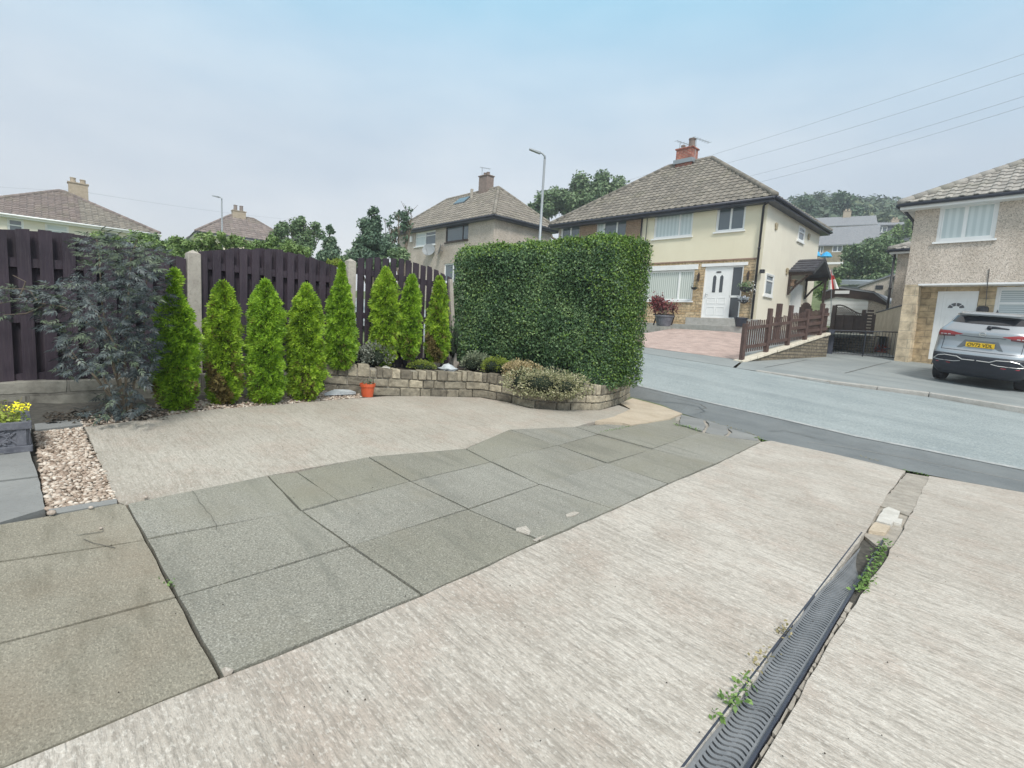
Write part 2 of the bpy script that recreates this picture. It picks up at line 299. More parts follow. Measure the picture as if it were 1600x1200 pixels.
def tilem(name, c1, c2, moss=(.2, .2, .12)):
    m = surf(name, c1, c2, 3.0, .85, [(28, I3, .52, .72, tuple(x*.62 for x in c1), .6, 'MIX'), (.9, I3, .52, .72, moss, .3, 'MIX')], [(45, I3, .004)])
    t = m.node_tree; b = t.nodes['Principled BSDF']; src = b.inputs['Base Color'].links[0].from_socket; g = t.nodes.new('ShaderNodeNewGeometry'); r = ramp_node(t, [(0, (.82, .82, .82)), (1, (1.14, 1.13, 1.12))]); t.links.new(g.outputs['Random Per Island'], r.inputs[0])
    t.links.new(mixc(t, src, r.outputs[0], 1, 'MULTIPLY'), b.inputs['Base Color']); return m
M['tile_grey'] = tilem('weathered_grey_tiles', (.185, .17, .145), (.26, .24, .205))
M['tile_mid'] = tilem('weathered_buff_tiles', (.215, .195, .165), (.29, .265, .225))
M['tile_brown'] = tilem('brown_tiles', (.20, .165, .15), (.27, .225, .205))
M['tile_pale'] = tilem('pale_grey_tiles', (.31, .295, .27), (.39, .375, .345))
M['slate'] = surf('slate_roof', (.20, .215, .235), (.28, .29, .305), 5, .7, [(30, (1, 1, 3), .5, .7, (.14, .15, .17), .5, 'MIX')], [(20, I3, .01)])
M['upvc'] = surf('white_upvc', (.82, .83, .82), (.86, .87, .86), 3, .35)
M['glass'] = mat('window_glass', (.10, .13, .15), .04, .9)
M['glass_d'] = mat('dark_window_glass', (.045, .055, .065), .05, .8)
def blindm(name, c1, c2, freq, d):
    m = mat(name, c1, .3, .6, coat=.6); t = m.node_tree; b = t.nodes['Principled BSDF']; w = t.nodes.new('ShaderNodeTexWave'); w.inputs['Scale'].default_value = freq; w.bands_direction = 'X'
    mpn = mapping(t, R(46)) if d == 'V' else mapping(t, 0); w.bands_direction = 'X' if d == 'V' else 'Z'; t.links.new(mpn.outputs[0], w.inputs[0]); r = ramp_node(t, [(.2, c1), (.8, c2)]); t.links.new(w.outputs[0], r.inputs[0]); t.links.new(r.outputs[0], b.inputs['Base Color']); return m
M['blind_v'] = blindm('vertical_blind_behind_glass', (.42, .46, .42), (.66, .70, .65), 3.2, 'V')
M['blind_w'] = blindm('net_curtain_behind_glass', (.50, .58, .58), (.62, .69, .69), 1.8, 'V')
M['blind_h'] = blindm('slat_blind_behind_glass', (.30, .36, .38), (.60, .66, .66), 5, 'H')
M['black'] = surf('black_plastic', (.025, .025, .03), (.04, .04, .045), 5, .45)
M['navy'] = surf('dark_gutter_plastic', (.03, .035, .05), (.05, .055, .075), 5, .4)
M['brownwood'] = surf('dark_stained_wood', (.035, .022, .018), (.065, .042, .032), 4, .7, [(60, (1, 1, .1), .5, .7, (.02, .012, .01), .4, 'MIX')], [(50, (1, 1, .1), .004)])
M['fence'] = surf('dark_purple_brown_fence_stain', (.024, .017, .027), (.048, .034, .048), 3, .75, [(50, (1.6, 1.6, .08), .5, .72, (.075, .06, .066), .5, 'MIX'), (2.2, (1, 1, .3), .6, .78, (.08, .062, .062), .4, 'MIX')], [(60, (1, 1, .1), .004)])
M['picket'] = surf('brown_picket_stain', (.075, .045, .038), (.12, .075, .062), 4, .75, [(40, (1, 1, .1), .5, .7, (.06, .035, .03), .5, 'MIX')], [(50, (1, 1, .1), .003)])
M['post'] = surf('weathered_concrete_post', (.36, .33, .29), (.47, .44, .385), 5, .9, [(40, I3, .5, .7, (.22, .20, .17), .5, 'MIX'), (3, (1, 1, .3), .5, .7, (.30, .25, .20), .5, 'MIX')], [(50, I3, .004)])
M['galv'] = mat('galvanised_steel', (.30, .33, .35), .45, metal=.35)
M['white'] = surf('white_paint', (.80, .80, .79), (.86, .86, .85), 4, .4)
M['beigewood'] = surf('weathered_beige_boards', (.42, .36, .27), (.54, .48, .38), 3, .85, [(30, (1.5, 1.5, .12), .52, .68, (.22, .17, .12), .65, 'MIX')], [(30, (1, 1, .1), .006)])
M['brickpave'] = None
# ---------------------------------------------------------------- ground
def pave_mat(name, c1, c2, mo, w, h, rotz, b=.006):
    m = mat(name, c1, .88); t = m.node_tree; bb = t.nodes['Principled BSDF']; mpn = mapping(t, rotz); k = t.nodes.new('ShaderNodeTexBrick'); t.links.new(mpn.outputs[0], k.inputs[0])
    k.inputs['Scale'].default_value = 1; k.inputs['Brick Width'].default_value = w; k.inputs['Row Height'].default_value = h; k.inputs['Mortar Size'].default_value = .006
    k.inputs['Color1'].default_value = (*c1, 1); k.inputs['Color2'].default_value = (*c2, 1); k.inputs['Mortar'].default_value = (*mo, 1)
    n = noise(t, mapping(t), 3, 5); r = ramp_node(t, [(.3, (.8, .8, .8)), (.7, (1.15, 1.15, 1.15))]); t.links.new(n.outputs[0], r.inputs[0]); t.links.new(mixc(t, k.outputs['Color'], r.outputs[0], 1, 'MULTIPLY'), bb.inputs['Base Color']); return m
M['brickpave'] = pave_mat('pink_block_paving', (.43, .325, .285), (.52, .405, .36), (.33, .27, .24), .21, .105, R(0))
def acrossd(x, y, d):
    r = ray(x, y); return r*(d/(r.x*NN.x+r.y*NN.y))
PR = plane3(onp(1600, 768), onp(1190, 690), acrossd(1600, 646, 14.0))
def zset(p, P, dz=0): return Vector((p.x, p.y, zon(P, p.x, p.y)+dz))
def jag(pts, step=.12, amp=.006, closed=True):
    out = []
    for i, p in enumerate(pts):
        q = pts[(i+1) % len(pts)]; L = (q-p).length; n = max(1, min(60, int(L/step))) if (closed or i < len(pts)-1) and L < 12 else 1
        d = (q-p).normalized() if L > 0 else Vector((1, 0, 0)); s = Vector((-d.y, d.x, 0))
        for k in range(n):
            o = 0 if k == 0 else random.uniform(-amp, amp); out.append(p.lerp(q, k/n)+s*o)
    return out
def sheet(name, pts, m, thick=0, P=None, dz=0, jagged=0, kind='structure'):
    if P is not None: pts = [zset(p, P, dz) for p in pts]
    if jagged: pts = jag(pts, amp=jagged)
    mb = MB(); mb.poly(pts)
    if thick:
        n = len(pts); lo = [p-Vector((0, 0, thick)) for p in pts]
        for i in range(n): mb.quad(pts[i], lo[i], lo[(i+1) % n], pts[(i+1) % n])
    o = mb.build(name, m); tag(o, kind=kind); return o
def px(pts, P=PD, dz=0): return [onp(x, y, P, dz) for x, y in pts]
# broad terrain under everything
def terr(X, Y):
    d = NN.x*X+NN.y*Y; z = zon(PR, X, Y)
    if d > 14: z = zon(PR, *(Vector((X, Y))-Vector((NN.x, NN.y))*(d-14)))+.07*(d-14)
    far = max(0, math.hypot(X, Y)-45); z = z if far == 0 else z*45/(45+far)+far*.01
    if d < 9: z = min(z, zon(PD, X, Y))
    return min(z, 4)-(.12 if d < 14 else .35)
g = MB(); xs = [-260, -160, -100, -60, -40, -25]+list(range(-15, 40, 5))+[45, 60, 90, 140, 200, 280]; ys = [-40, -20, -10, 0]+list(range(5, 45, 5))+[55, 75, 110, 170, 260]
g.add([(x, y, terr(x, y)) for y in ys for x in xs], [(j*len(xs)+i, j*len(xs)+i+1, (j+1)*len(xs)+i+1, (j+1)*len(xs)+i) for j in range(len(ys)-1) for i in range(len(xs)-1)])
M['grass'] = surf('rough_grass', (.09, .13, .05), (.16, .20, .09), 3, .95, [(20, I3, .5, .7, (.22, .24, .12), .4, 'MIX')], [(12, I3, .05)])
tag(g.build('ground', M['grass']), kind='structure')
Z = Vector((0, 0, 1))
def ext(p, v, P, dz=0): return zset(p+v, P, dz)
M['kerb2'] = surf('broken_cement', (.30, .275, .235), (.42, .385, .33), 9, .95, [(60, I3, .5, .7, (.18, .16, .14), .5, 'MIX')], [(40, I3, .006)])
# base of grit under the near drive (seen in the joints)
base_pts = px([(-400, 900), (-500, 600), (100, 625), (560, 596), (700, 612), (985, 618), (1065, 647), (1190, 688), (1600, 768)])
base_pts += [ext(base_pts[-1], -U*8, PD), ext(base_pts[-1], -U*8-NN*9, PD), Vector((-6, -3, zon(PD, -6, -3)))]
sheet('soil_bed', base_pts, M['joint'], P=PD, dz=-.035)
# upper concrete slab
up = [(196, 789), (185, 784), (170, 757), (150, 710), (132, 667), (190, 660), (250, 651), (338, 639), (426, 633), (506, 626), (560, 622), (604, 619), (660, 619), (704, 620), (750, 621), (790, 628), (828, 638), (875, 641), (937, 641), (967, 633),
      (985, 640), (960, 652), (920, 661), (898, 667), (796, 672), (727, 701), (574.5, 715), (418, 743)]
sheet('concrete_drive', px(up), M['conc_up'], .05, PD, .0, .006)
tan = [(960, 652), (985, 640), (969, 631), (988, 623), (1030, 634), (1066, 647), (1048, 655), (1010, 662), (986, 665), (972, 662), (930, 659)]
sheet('concrete_patch', px(tan), M['conc_tan'], .05, PD, .012, .008)
# paving flags
J = [ # rows of pixel corners
 [(196.7, 789), (418, 743), (574.5, 715), (727, 701), (796, 672), (898, 667), (950, 663)],
 [(228, 844), (471, 799), (641.6, 753.6), (767, 722), (870.8, 697), (934, 679), (986, 666), (1062, 647)],
 [(276, 934), (548, 854), (731, 797), (843, 757.5), (948, 724.5), (1019, 702.5), (1093.5, 676)],
 [(345, 1060), (660, 931), (844.6, 846), (959, 796), (1044, 756), (1118, 725), (1190, 690)]]
quads = []
quads += [[J[0][0], J[0][1], J[1][1], J[1][0]], [J[0][1], (463, 738), (528, 783), J[1][1]], [(463, 738), J[0][2], J[1][2], (528, 783)],
          [J[0][2], J[0][3], J[1][3], J[1][2]], [J[0][3], J[0][4], J[1][4], J[1][3]], [J[0][4], J[0][5], J[1][5], J[1][4]], [J[0][5], J[0][6], J[1][6], J[1][5]]]
quads += [[J[1][i], J[1][i+1], J[2][i+1], J[2][i]] for i in range(5)]+[[J[1][5], J[1][6], (1062, 648), J[2][6], J[2][5]]]
quads += [[J[2][i], J[2][i+1], J[3][i+1], J[3][i]] for i in range(6)]
pv = MB()
def flag(mb, q, P=PD, gap=.009, tilt=.008, dz=0, amp=.003, m=0, th=.045):
    pts = [onp(x, y, P) for x, y in q]; c = sum(pts, Vector())/len(pts); out = []
    a, b = random.uniform(-tilt, tilt), random.uniform(-tilt, tilt)
    for p in pts:
        d = p-c; s = 1-gap/max(.2, d.length); p2 = c+d*s; out.append(Vector((p2.x, p2.y, zon(P, p2.x, p2.y)+a*d.x+b*d.y+dz)))
    out = jag(out, .1, amp); mb.poly(out, m); n = len(out)
    for i in range(n): mb.quad(out[i], out[i]-Z*th, out[(i+1) % n]-Z*th, out[(i+1) % n], m)
for i, q in enumerate(quads): flag(pv, q, dz=.004)
tag(pv.build('paving', M['slab']), kind='structure')
pb = MB()
for q in [[(0, 821), (80, 807), (183, 788), (196, 790), (226, 845), (130, 860), (-160, 900), (-160, 845)], [(226, 846), (274, 934), (45, 995), (-300, 1080), (-300, 925), (130, 861)],
          [(275, 936), (342, 1059), (0, 1203), (-330, 1330), (-300, 1084), (45, 997)]]: flag(pb, q, gap=.002, tilt=.002, dz=.004)
tag(pb.build('brown_paving', M['slab_b']), kind='structure')
pg = MB()
for q in [[(0, 712), (47, 706), (60, 745), (-150, 770), (-150, 725)], [(-150, 772), (60, 747), (72, 796), (0, 818), (-160, 843)], [(-120, 690), (0, 668), (50, 664), (46, 704), (0, 710), (-150, 724)], [(53, 663), (127, 655), (130, 664), (55, 673)], [(75, 797), (183, 780), (184, 787), (80, 805)]]:
    flag(pg, q, gap=.003, tilt=.001, dz=.004)
tag(pg.build('grey_path', M['slab_g']), kind='structure')
sheet('stone_edging', px([(1056, 646), (1100, 656), (1186, 685), (1190, 692), (1130, 689), (1090, 680), (1056, 668)]), M['kerb2'], P=PD, dz=-.006)
# stone edging at the top end of the flags
es = MB()
for q in [[(1064, 648), (1100, 657), (1104, 666), (1098, 676), (1060, 664)], [(1103, 658), (1135, 668), (1140, 676), (1130, 684), (1101, 676), (1107, 666)], [(1137, 670), (1184, 683), (1186, 690), (1134, 684), (1143, 677)]]:
    flag(es, q, gap=.02, tilt=.02, dz=.012, amp=.012)
tag(es.build('stone_edging', M['slab_g']), kind='structure')
# main concrete slabs and channel
ch_l = [(1418, 738), (1385, 775), (1352, 833), (1303, 899), (1281, 922), (1225, 993), (1162.5, 1084), (1070, 1200), (955, 1352)]
r1 = px([(1190, 691), (1205, 689), (1300, 709), (1415, 736)])+px(ch_l[1:])
r1 += [Vector((-.12, .35, 0)), Vector((-1.6, -1.6, 0)), Vector((-4.5, -1.2, 0))]+px([(-330, 1332), (0, 1205), (345, 1062), (500, 1000), (660, 933), (844.6, 848), (959, 798), (1044, 758), (1118, 727)])
sheet('brushed_concrete', r1, M['conc'], .06, PD, .004, .005)
ch_r = [(1452, 744), (1430, 792), (1397, 852), (1368, 897), (1327, 958), (1287, 1022), (1250, 1092), (1215.6, 1148), (1190, 1190), (1120, 1310)]
r2 = px([(1452, 744), (1600, 770)]); r2 += [ext(r2[-1], -U*8, PD), ext(r2[-1], -U*8-NN*8.6, PD), Vector((.25, -1.6, 0)), Vector((.2, .45, 0))]+px(ch_r[::-1])[:-1]
sheet('brushed_concrete', r2, M['conc'], .06, PD, .004, .007)
# cement smears on the flags
cs_ = MB()
for q in [[(807, 827), (822, 824), (829, 832), (826, 838), (814, 834), (806, 831)], [(884, 806), (897, 801), (905, 803), (896, 808), (885, 809)], [(845, 840), (852, 838), (838, 848), (832, 846)], [(346, 1050), (352, 1046), (366, 1050), (362, 1056), (350, 1060)]]: flag(cs_, q, gap=0, tilt=0, dz=.009, amp=.004, th=.004)
tag(cs_.build('cement_smear', M['conc']), kind='structure')
# footway, road, kerbs
fw_n = px([(987, 622), (1030, 633), (1066, 646), (1100, 656), (1190, 688), (1300, 709), (1415, 735), (1452, 743), (1600, 768)], PD)
fw_f = px([(1600, 735), (1337, 682.5), (1206, 652), (1092, 626), (987, 601)], PR)
Nn = [ext(fw_n[0], U*22, PR)]+fw_n+[ext(fw_n[-1], -U*25, PR)]; Fn = [ext(fw_f[-1], U*22, PR)]+fw_f[::-1]+[ext(fw_f[0], -U*25, PR)]
def along(pl, n):
    sU_ = [p.dot(U) for p in pl]; out = []
    for k_ in range(n+1):
        s_ = sU_[0]+(sU_[-1]-sU_[0])*k_/n
        for a, b, pa, pb2 in zip(sU_[:-1], sU_[1:], pl[:-1], pl[1:]):
            if (a-s_)*(b-s_) <= 1e-9: out.append(pa.lerp(pb2, (s_-a)/(b-a) if b != a else 0)); break
        else: out.append(pl[-1])
    return out
An, Af = along(Nn, 90), along(Fn, 90); mb = MB()
for i in range(90):
    for k_ in range(4): q = [An[i].lerp(Af[i], k_/4), An[i+1].lerp(Af[i+1], k_/4), An[i+1].lerp(Af[i+1], (k_+1)/4), An[i].lerp(Af[i], (k_+1)/4)]; mb.quad(*[p-Z*.003 for p in q])
tag(mb.build('pavement', M['tarmac'], smooth=True), kind='structure')
k = MB(); kp = [ext(fw_f[0], -U*25, PR)]+fw_f+[ext(fw_f[-1], U*22, PR)]
for a, b in zip(kp[:-1], kp[1:]): k.quad(*[zset(p, PR, .004) for p in (a, b, b+NN*.11, a+NN*.11)])
tag(k.build('kerb', surf('worn_edge_line', (.30, .33, .33), (.44, .45, .44), 8, .85, [(40, I3, .5, .7, (.2, .22, .22), .7, 'MIX')])), kind='structure')
rf = px([(1600, 646), (1450, 620), (1294, 599), (1145, 574), (1025, 555), (1000, 551)], PR)
rd = [ext(fw_f[-1], U*22, PR)]+fw_f[::-1]+[ext(fw_f[0], -U*25, PR), ext(rf[0], -U*25, PR)]+rf+[ext(rf[-1], U*22, PR)]
sheet('road', rd, M['road'], 0, PR, -.002)
# far side: strip of footway, pink block drive, neighbour's tarmac drive
PN = plane3(zset(rf[0], PR, .10), at(1397, 563.5, 17.2), zset(rf[3], PR, .012))
ff = [ext(rf[-1], U*22, PR)]+rf[::-1][:3]+px([(1160, 563), (1007, 543)], PR, .0)+[ext(onp(1007, 543, PR), U*22, PR)]
sheet('pavement', ff, M['farconc'], 0, PR, .004)
PB = plane3(onp(1157, 562.5, PR), onp(1007, 543.5, PR), at(1100, 517, 20.2))
bp = px([(1157, 562.5), (1007, 543)], PR)+[onp(960, 520, PB), onp(1010, 520.5, PB), onp(1050, 513.5, PB), onp(1168, 520, PB)]
sheet('block_paved_drive', bp, M['brickpave'], 0, PB, .004)
nd = [zset(rf[0]-U*25, PN), zset(rf[0], PN), onp(1450, 612, PN), onp(1294, 594, PN), onp(1160, 566, PN), onp(1205, 558, PN), onp(1290, 552.5, PN), onp(1310, 540, PN), onp(1403, 540, PN)]
nd += [zset(nd[-1]-U*30, PN)]
sheet('tarmac_drive', nd, M['farconc'], .06, PN, 0)
kb = MB(); kq = [zset(rf[0]-U*25, PN)]+[onp(x, y, PR) for x, y in [(1600, 646), (1450, 619.5), (1294, 598.5), (1180, 580)]]
for i in range(len(kq)-1):
    a, b = kq[i], kq[i+1]; n = max(1, int((b-a).length/.9)); hh = [.13, .13, .12, .07, .01]
    for j in range(n):
        p, q = a.lerp(b, j/n), a.lerp(b, (j+1)/n-.012/((b-a).length)); h0, h1 = [hh[i]+(hh[i+1]-hh[i])*u for u in (j/n, (j+1)/n)]
        bt = [zset(v, PR, -.05) for v in (p, q, q+NN*.13, p+NN*.13)]; tp = [Vector((v.x, v.y, max(zon(PN, v.x, v.y)+.008, zon(PR, v.x, v.y)+.004))) for v in bt]; kb.hexa(bt, tp)
tag(kb.build('kerb', M['kerb'], bevel=.012), kind='structure')
rp_ = MB(); A1 = [onp(x, y, PN) for x, y in ((1160, 566), (1200, 574.5), (1245, 584), (1294, 594))]; B1 = [onp(x, y, PR)+Z*.003 for x, y in ((1150, 575), (1198, 582), (1245, 590.5), (1296, 599.5))]
for i in range(3): rp_.quad(B1[i], B1[i+1], A1[i+1]+Z*.002, A1[i]+Z*.002)
tag(rp_.build('dropped_kerb', M['farconc']), kind='structure')
# gravel: many pale stones (stuff)
def inpoly(x, y, poly):
    c = False; j = len(poly)-1
    for i in range(len(poly)):
        a, b = poly[i], poly[j]
        if (a.y > y) != (b.y > y) and x < (b.x-a.x)*(y-a.y)/(b.y-a.y)+a.x: c = not c
        j = i
    return c
ico = bpy.data.meshes.new('t'); import bmesh
bm = bmesh.new(); bmesh.ops.create_icosphere(bm, subdivisions=1, radius=1); SV = [tuple(v.co) for v in bm.verts]; SF = [tuple(v.index for v in f.verts) for f in bm.faces]; bm.free()
def gravel(name, poly, n, s0, s1, label, P=PD, dz=.0, mt=None):
    xs_ = [p.x for p in poly]; ys_ = [p.y for p in poly]; pos = []
    while len(pos) < n:
        x, y = random.uniform(min(xs_), max(xs_)), random.uniform(min(ys_), max(ys_))
        if inpoly(x, y, poly): pos.append((x, y, zon(P, x, y)+dz+random.uniform(-.012, .012)))
    nr = np.array([0, 0, 1])+np.random.normal(size=(n, 3))*.35
    tv = [(v[0]*1.35*(1+.25*math.sin(i*5)), v[1]*.95, v[2]*.55) for i, v in enumerate(SV)]
    o = scatter(name, mt or M['gravel'], None, tv, SF, pos, nr, np.random.uniform(s0, s1, n)); tag(o, label, 'gravel', kind='stuff'); return o
gravel('gravel', px([(55, 673), (127, 667), (183, 780), (75, 796)]), 3600, .007, .016, 'rectangle of pale buff gravel set in the paving beside the planter', dz=-.012)
gravel('gravel', px([(118, 652), (128, 666), (190, 659), (250, 650), (338, 638), (426, 632), (506, 625), (566, 620), (566, 612), (500, 611), (400, 616), (250, 630)]), 3600, .008, .019, 'long strip of buff gravel under the conifers along the concrete', dz=-.012)

def crack(pts, w, m, P=PD, dz=.0085):
    p3 = [onp(x, y, P, dz) for x, y in pts]; out = [p3[0]]
    for a, b in zip(p3[:-1], p3[1:]):
        n_ = max(1, int((b-a).length/.06)); d = (b-a).normalized(); s_ = Vector((-d.y, d.x, 0)); out += [a.lerp(b, i/n_)+s_*(random.uniform(-.008, .008) if i < n_ else 0) for i in range(1, n_+1)]
    mb = MB()
    for i in range(len(out)-1):
        d = (out[i+1]-out[i]).normalized(); s_ = Vector((-d.y, d.x, 0)); w0, w1 = w*random.uniform(.5, 1.2)/2, w*random.uniform(.5, 1.2)/2; mb.quad(out[i]-s_*w0, out[i+1]-s_*w1, out[i+1]+s_*w1, out[i]+s_*w0)
    tag(mb.build('crack', m), kind='structure')
crack([(120, 836), (157, 831), (162, 829)], .006, M['joint']); crack([(130, 842), (145, 848), (180, 856)], .004, M['joint']); crack([(300, 766), (333, 812), (338, 828)], .002, M['joint'])
crack([(1010, 612), (1095, 632), (1104, 638), (1086, 640)], .02, M['joint'], PR, .004); crack([(1262, 690), (1330, 700), (1420, 716), (1600, 752)], .010, M['kerb2'], PR, .004); crack([(1200, 672), (1225, 672), (1290, 688)], .012, M['joint'], PR, .004)
crack([(1195, 574), (1240, 566), (1262, 562)], .03, M['joint'], PN, .006); crack([(1320, 583), (1370, 570), (1392, 565)], .03, M['joint'], PN, .006)
# ---------------------------------------------------------------- fence line
zA = 5.45
FA, FB, FC = at(300, 500, zA), at(546, 500, zA*1.236), at(706, 500, zA*1.475)
fd = (FC-FA); fd.z = 0; fd.normalize(); fn = Vector((fd.y, -fd.x, 0))         # fn points to the drive
def onf(x, y, off=0, O=FA, d=fd):      # pixel onto the vertical plane through the fence
    n = Vector((d.y, -d.x, 0)); r = ray(x, y); t = ((O+n*off).dot(n))/(r.dot(n)); return r*t
FO = onf(-126, 480); FO.z = 0
# dwarf stone wall under the fence
dw = MB(); s0 = onf(-90, 700, .10); s0.z = 0; e0 = onf(560, 560, .10); e0.z = 0
npt = 24; top = []
for i in range(npt+1):
    u = i/npt; p = s0.lerp(e0, u); zt = onf(20, 600, .1).z*(1-u)+u*onf(560, 573, .1).z; top.append(Vector((p.x, p.y, zt+random.uniform(-.012, .012))))
k0 = 0
for i in range(npt+1):
    a = top[i]; b = a-fn*.24; j = fn*random.uniform(-.006, .006); dw.v += [tuple(Vector((a.x, a.y, zon(PD, a.x, a.y)-.1))+j+fn*.015), tuple(Vector((b.x, b.y, zon(PD, b.x, b.y)-.1))), tuple(b), tuple(a+j)]
for i in range(npt):
    for q in range(4): dw.f.append((i*4+q, i*4+(q+1) % 4, i*4+4+(q+1) % 4, i*4+4+q)); dw.m.append(0)
tag(dw.build('stone_wall', M['stone_dwarf'], bevel=.012), 'low mortared grey stone wall running under the dark timber fence', 'wall')
fence = empty('timber_fence', FA, 'dark stained bow-topped timber fence with concrete posts behind the conifers', 'fence')
def panel(x0, x1, z0, z1, tops, nb, bw_=1.45):
    """boards of one panel between pixel columns x0..x1; tops: (pixel x, pixel y) of the bowed top"""
    a, b = onf(x0, 500), onf(x1, 500); L = ((b-a).x**2+(b-a).y**2)**.5; a.z = b.z = 0
    T = [((onf(x, y)-a).dot(fd), onf(x, y).z) for x, y in tops]
    def topz(s):
        for (s1, z1_), (s2, z2_) in zip(T[:-1], T[1:]):
            if s <= s2 or (s2, z2_) == T[-1]: return z1_+(z2_-z1_)*(s-s1)/(s2-s1)
    mb = MB()
    for k in range(nb):
        s = (k+.5)*L/nb; w = L/nb*(.62 if k % 2 else .70); front = k % 2 == 0; off = .032 if front else -.032
        w = L/nb*1.22 if front else L/nb*bw_
        zt = topz(s)-(0 if front else .0)+random.uniform(-.012, .012); zb = z0+(z1-z0)*s/L+random.uniform(-.015, .01); th = .016
        p = a+fd*s+fn*off; ln = random.uniform(-.006, .006)
        q0 = [p-fd*w/2-fn*th/2, p+fd*w/2-fn*th/2, p+fd*w/2+fn*th/2, p-fd*w/2+fn*th/2]
        tz = [topz(min(max(s-w/2, 0), L)), topz(min(max(s+w/2, 0), L))]; dz_ = zt-topz(s)
        mb.hexa([Vector((v.x, v.y, zb)) for v in q0], [Vector((v.x+fd.x*ln, v.y+fd.y*ln, z_+dz_)) for v, z_ in zip(q0, (tz[0], tz[1], tz[1], tz[0]))])
    for hh in (.10, .52, .90):
        m0 = z0+(topz(0)-z0)*hh; m1 = z1+(topz(L)-z1)*hh; r0, r1_ = a, b
        q0 = [r0-fn*.022, r1_-fn*.022, r1_+fn*.022, r0+fn*.022]
        mb.hexa([Vector((v.x, v.y, z_-.04)) for v, z_ in zip(q0, (m0, m1, m1, m0))], [Vector((v.x, v.y, z_+.04)) for v, z_ in zip(q0, (m0, m1, m1, m0))])
    mb.build('fence_panel', M['fence'], fence)
zb = [onf(20, 600).z, onf(300, 588).z, onf(546, 578).z, onf(700, 566).z]
panel(-126, 289, zb[0]-.12, zb[1], [(-126, 372), (-60, 352), (0, 357), (60, 359), (120, 366), (180, 376), (240, 390), (290, 407)], 25)
panel(311, 536, zb[1]-.02, zb[2]-.06, [(311, 393), (340, 390), (378, 388), (420, 389), (450, 393), (480, 401), (510, 411), (536, 422)], 25)
panel(556, 700, zb[2]-.06, zb[3]-.1, [(556, 405), (585, 403), (615, 404), (640, 408), (665, 416), (685, 424), (700, 432)], 25, .95)
def cpost(x, ytop, w, base):
    mb = MB(); c = onf(x, ytop); h = .055; p = Vector((c.x, c.y, 0))+fn*.02
    b0 = [p+fd*sx*w-fn*sy*h for sx, sy in ((-1, -1), (1, -1), (1, 1), (-1, 1))]; b0 = [Vector((v.x, v.y, base)) for v in b0]; t0 = [Vector((v.x, v.y, c.z-.03)) for v in b0]
    mb.hexa(b0, t0); k0 = len(mb.v); mb.add(t0+[Vector((p.x, p.y, c.z+.01))], [(0, 1, 4), (1, 2, 4), (2, 3, 4), (3, 0, 4)])
    mb.build('concrete_post', M['post'], fence, bevel=.006)
cpost(300.5, 392, .062, -1.2); cpost(546.5, 405, .055, -1.2); 
mb = MB(); c0, c1 = onf(711, 565, .05), onf(703, 436, .05)
mb.tube([c0-Z*.2, c1], .045, 4); mb.build('concrete_post', M['post'], fence)
# ---------------------------------------------------------------- raised bed with a curved stone wall
wb = [(506, 611), (545, 614), (590, 616), (650, 618), (703, 619), (750, 619), (790, 626), (828, 636), (875, 640), (937, 640), (969, 630), (984, 621)]
base = [onp(x, y) for x, y in wb]
last = base[-1]; base += [last+U*.8+NN*.25, last+U*2.0+NN*.25]
def resample(pts, step):
    out = [pts[0]]; acc = 0
    for a, b in zip(pts[:-1], pts[1:]):
        L = (b-a).length; s = step-acc
        while s < L: out.append(a.lerp(b, s/L)); s += step
        acc = (acc+L) % step if s-step <= L else acc+L; acc = L-(s-step)
    return out
def smooth(pts, k=2):
    for _ in range(k): pts = [pts[0]]+[(pts[i-1]+pts[i]*2+pts[i+1])/4 for i in range(1, len(pts)-1)]+[pts[-1]]
    return pts
path = smooth(resample(base, .04), 6)
def off(path, i, o):
    a, b = path[max(0, i-2)], path[min(len(path)-1, i+2)]; d = (b-a).normalized(); return path[i]+Vector((-d.y, d.x, 0))*o   # left = inside the bed
WH = .355
bed = empty('raised_bed_wall', base[4], 'curved low sandstone retaining wall of the raised bed, with upright cope stones', 'wall')
st = MB(); cope = MB(); mo = MB(); n = len(path)
for i in range(n-1):
    q = [off(path, i, .02), off(path, i+1, .02), off(path, i+1, .17), off(path, i, .17)]
    mo.hexa([zset(v, PD, -.08) for v in q], [zset(v, PD, WH-.03) for v in q])
def block(mb, i0, i1, z0, z1, rnd=.015):
    ins = .007; k0 = len(mb.v); k = i1-i0; o0 = -random.uniform(0, rnd)
    for j in range(i0, i1+1):
        f, g_ = off(path, j, o0-random.uniform(0, .006)), off(path, j, .12); t = (path[min(n-1, j+1)]-path[max(0, j-1)]).normalized()*(ins if j == i0 else (-ins if j == i1 else 0))
        zz1 = z1-ins+random.uniform(-.004, .004); mb.v += [tuple(zset(v+t, PD, zz)) for v, zz in ((f, z0+ins), (g_, z0+ins), (g_, zz1), (f, zz1))]
    for j in range(k):
        a = k0+j*4
        for q in range(4): mb.f.append((a+q, a+(q+1) % 4, a+4+(q+1) % 4, a+4+q)); mb.m.append(0)
    mb.f += [(k0, k0+3, k0+2, k0+1), (k0+4*k, k0+4*k+1, k0+4*k+2, k0+4*k+3)]; mb.m += [0, 0]
rows = [(-.02, .10), (.10, .215)]
for r_, (z0, z1) in enumerate(rows):
    i = 0
    while i < n-2:
        k = random.randint(4, 10); j = min(n-1, i+k); block(st, i, j, z0, z1+random.uniform(-.006, .006), .02); i = j
i = 0
while i < n-2:
    k = random.choice([2, 2, 3, 3, 4]); j = min(n-1, i+k); block(cope, i, j, .215, WH+random.uniform(-.04, .035), .03); i = j
M['bedstone'] = island('bed_wall_sandstone', [(0, (.17, .15, .115)), (.5, (.28, .25, .19)), (1, (.44, .39, .29))], .9)
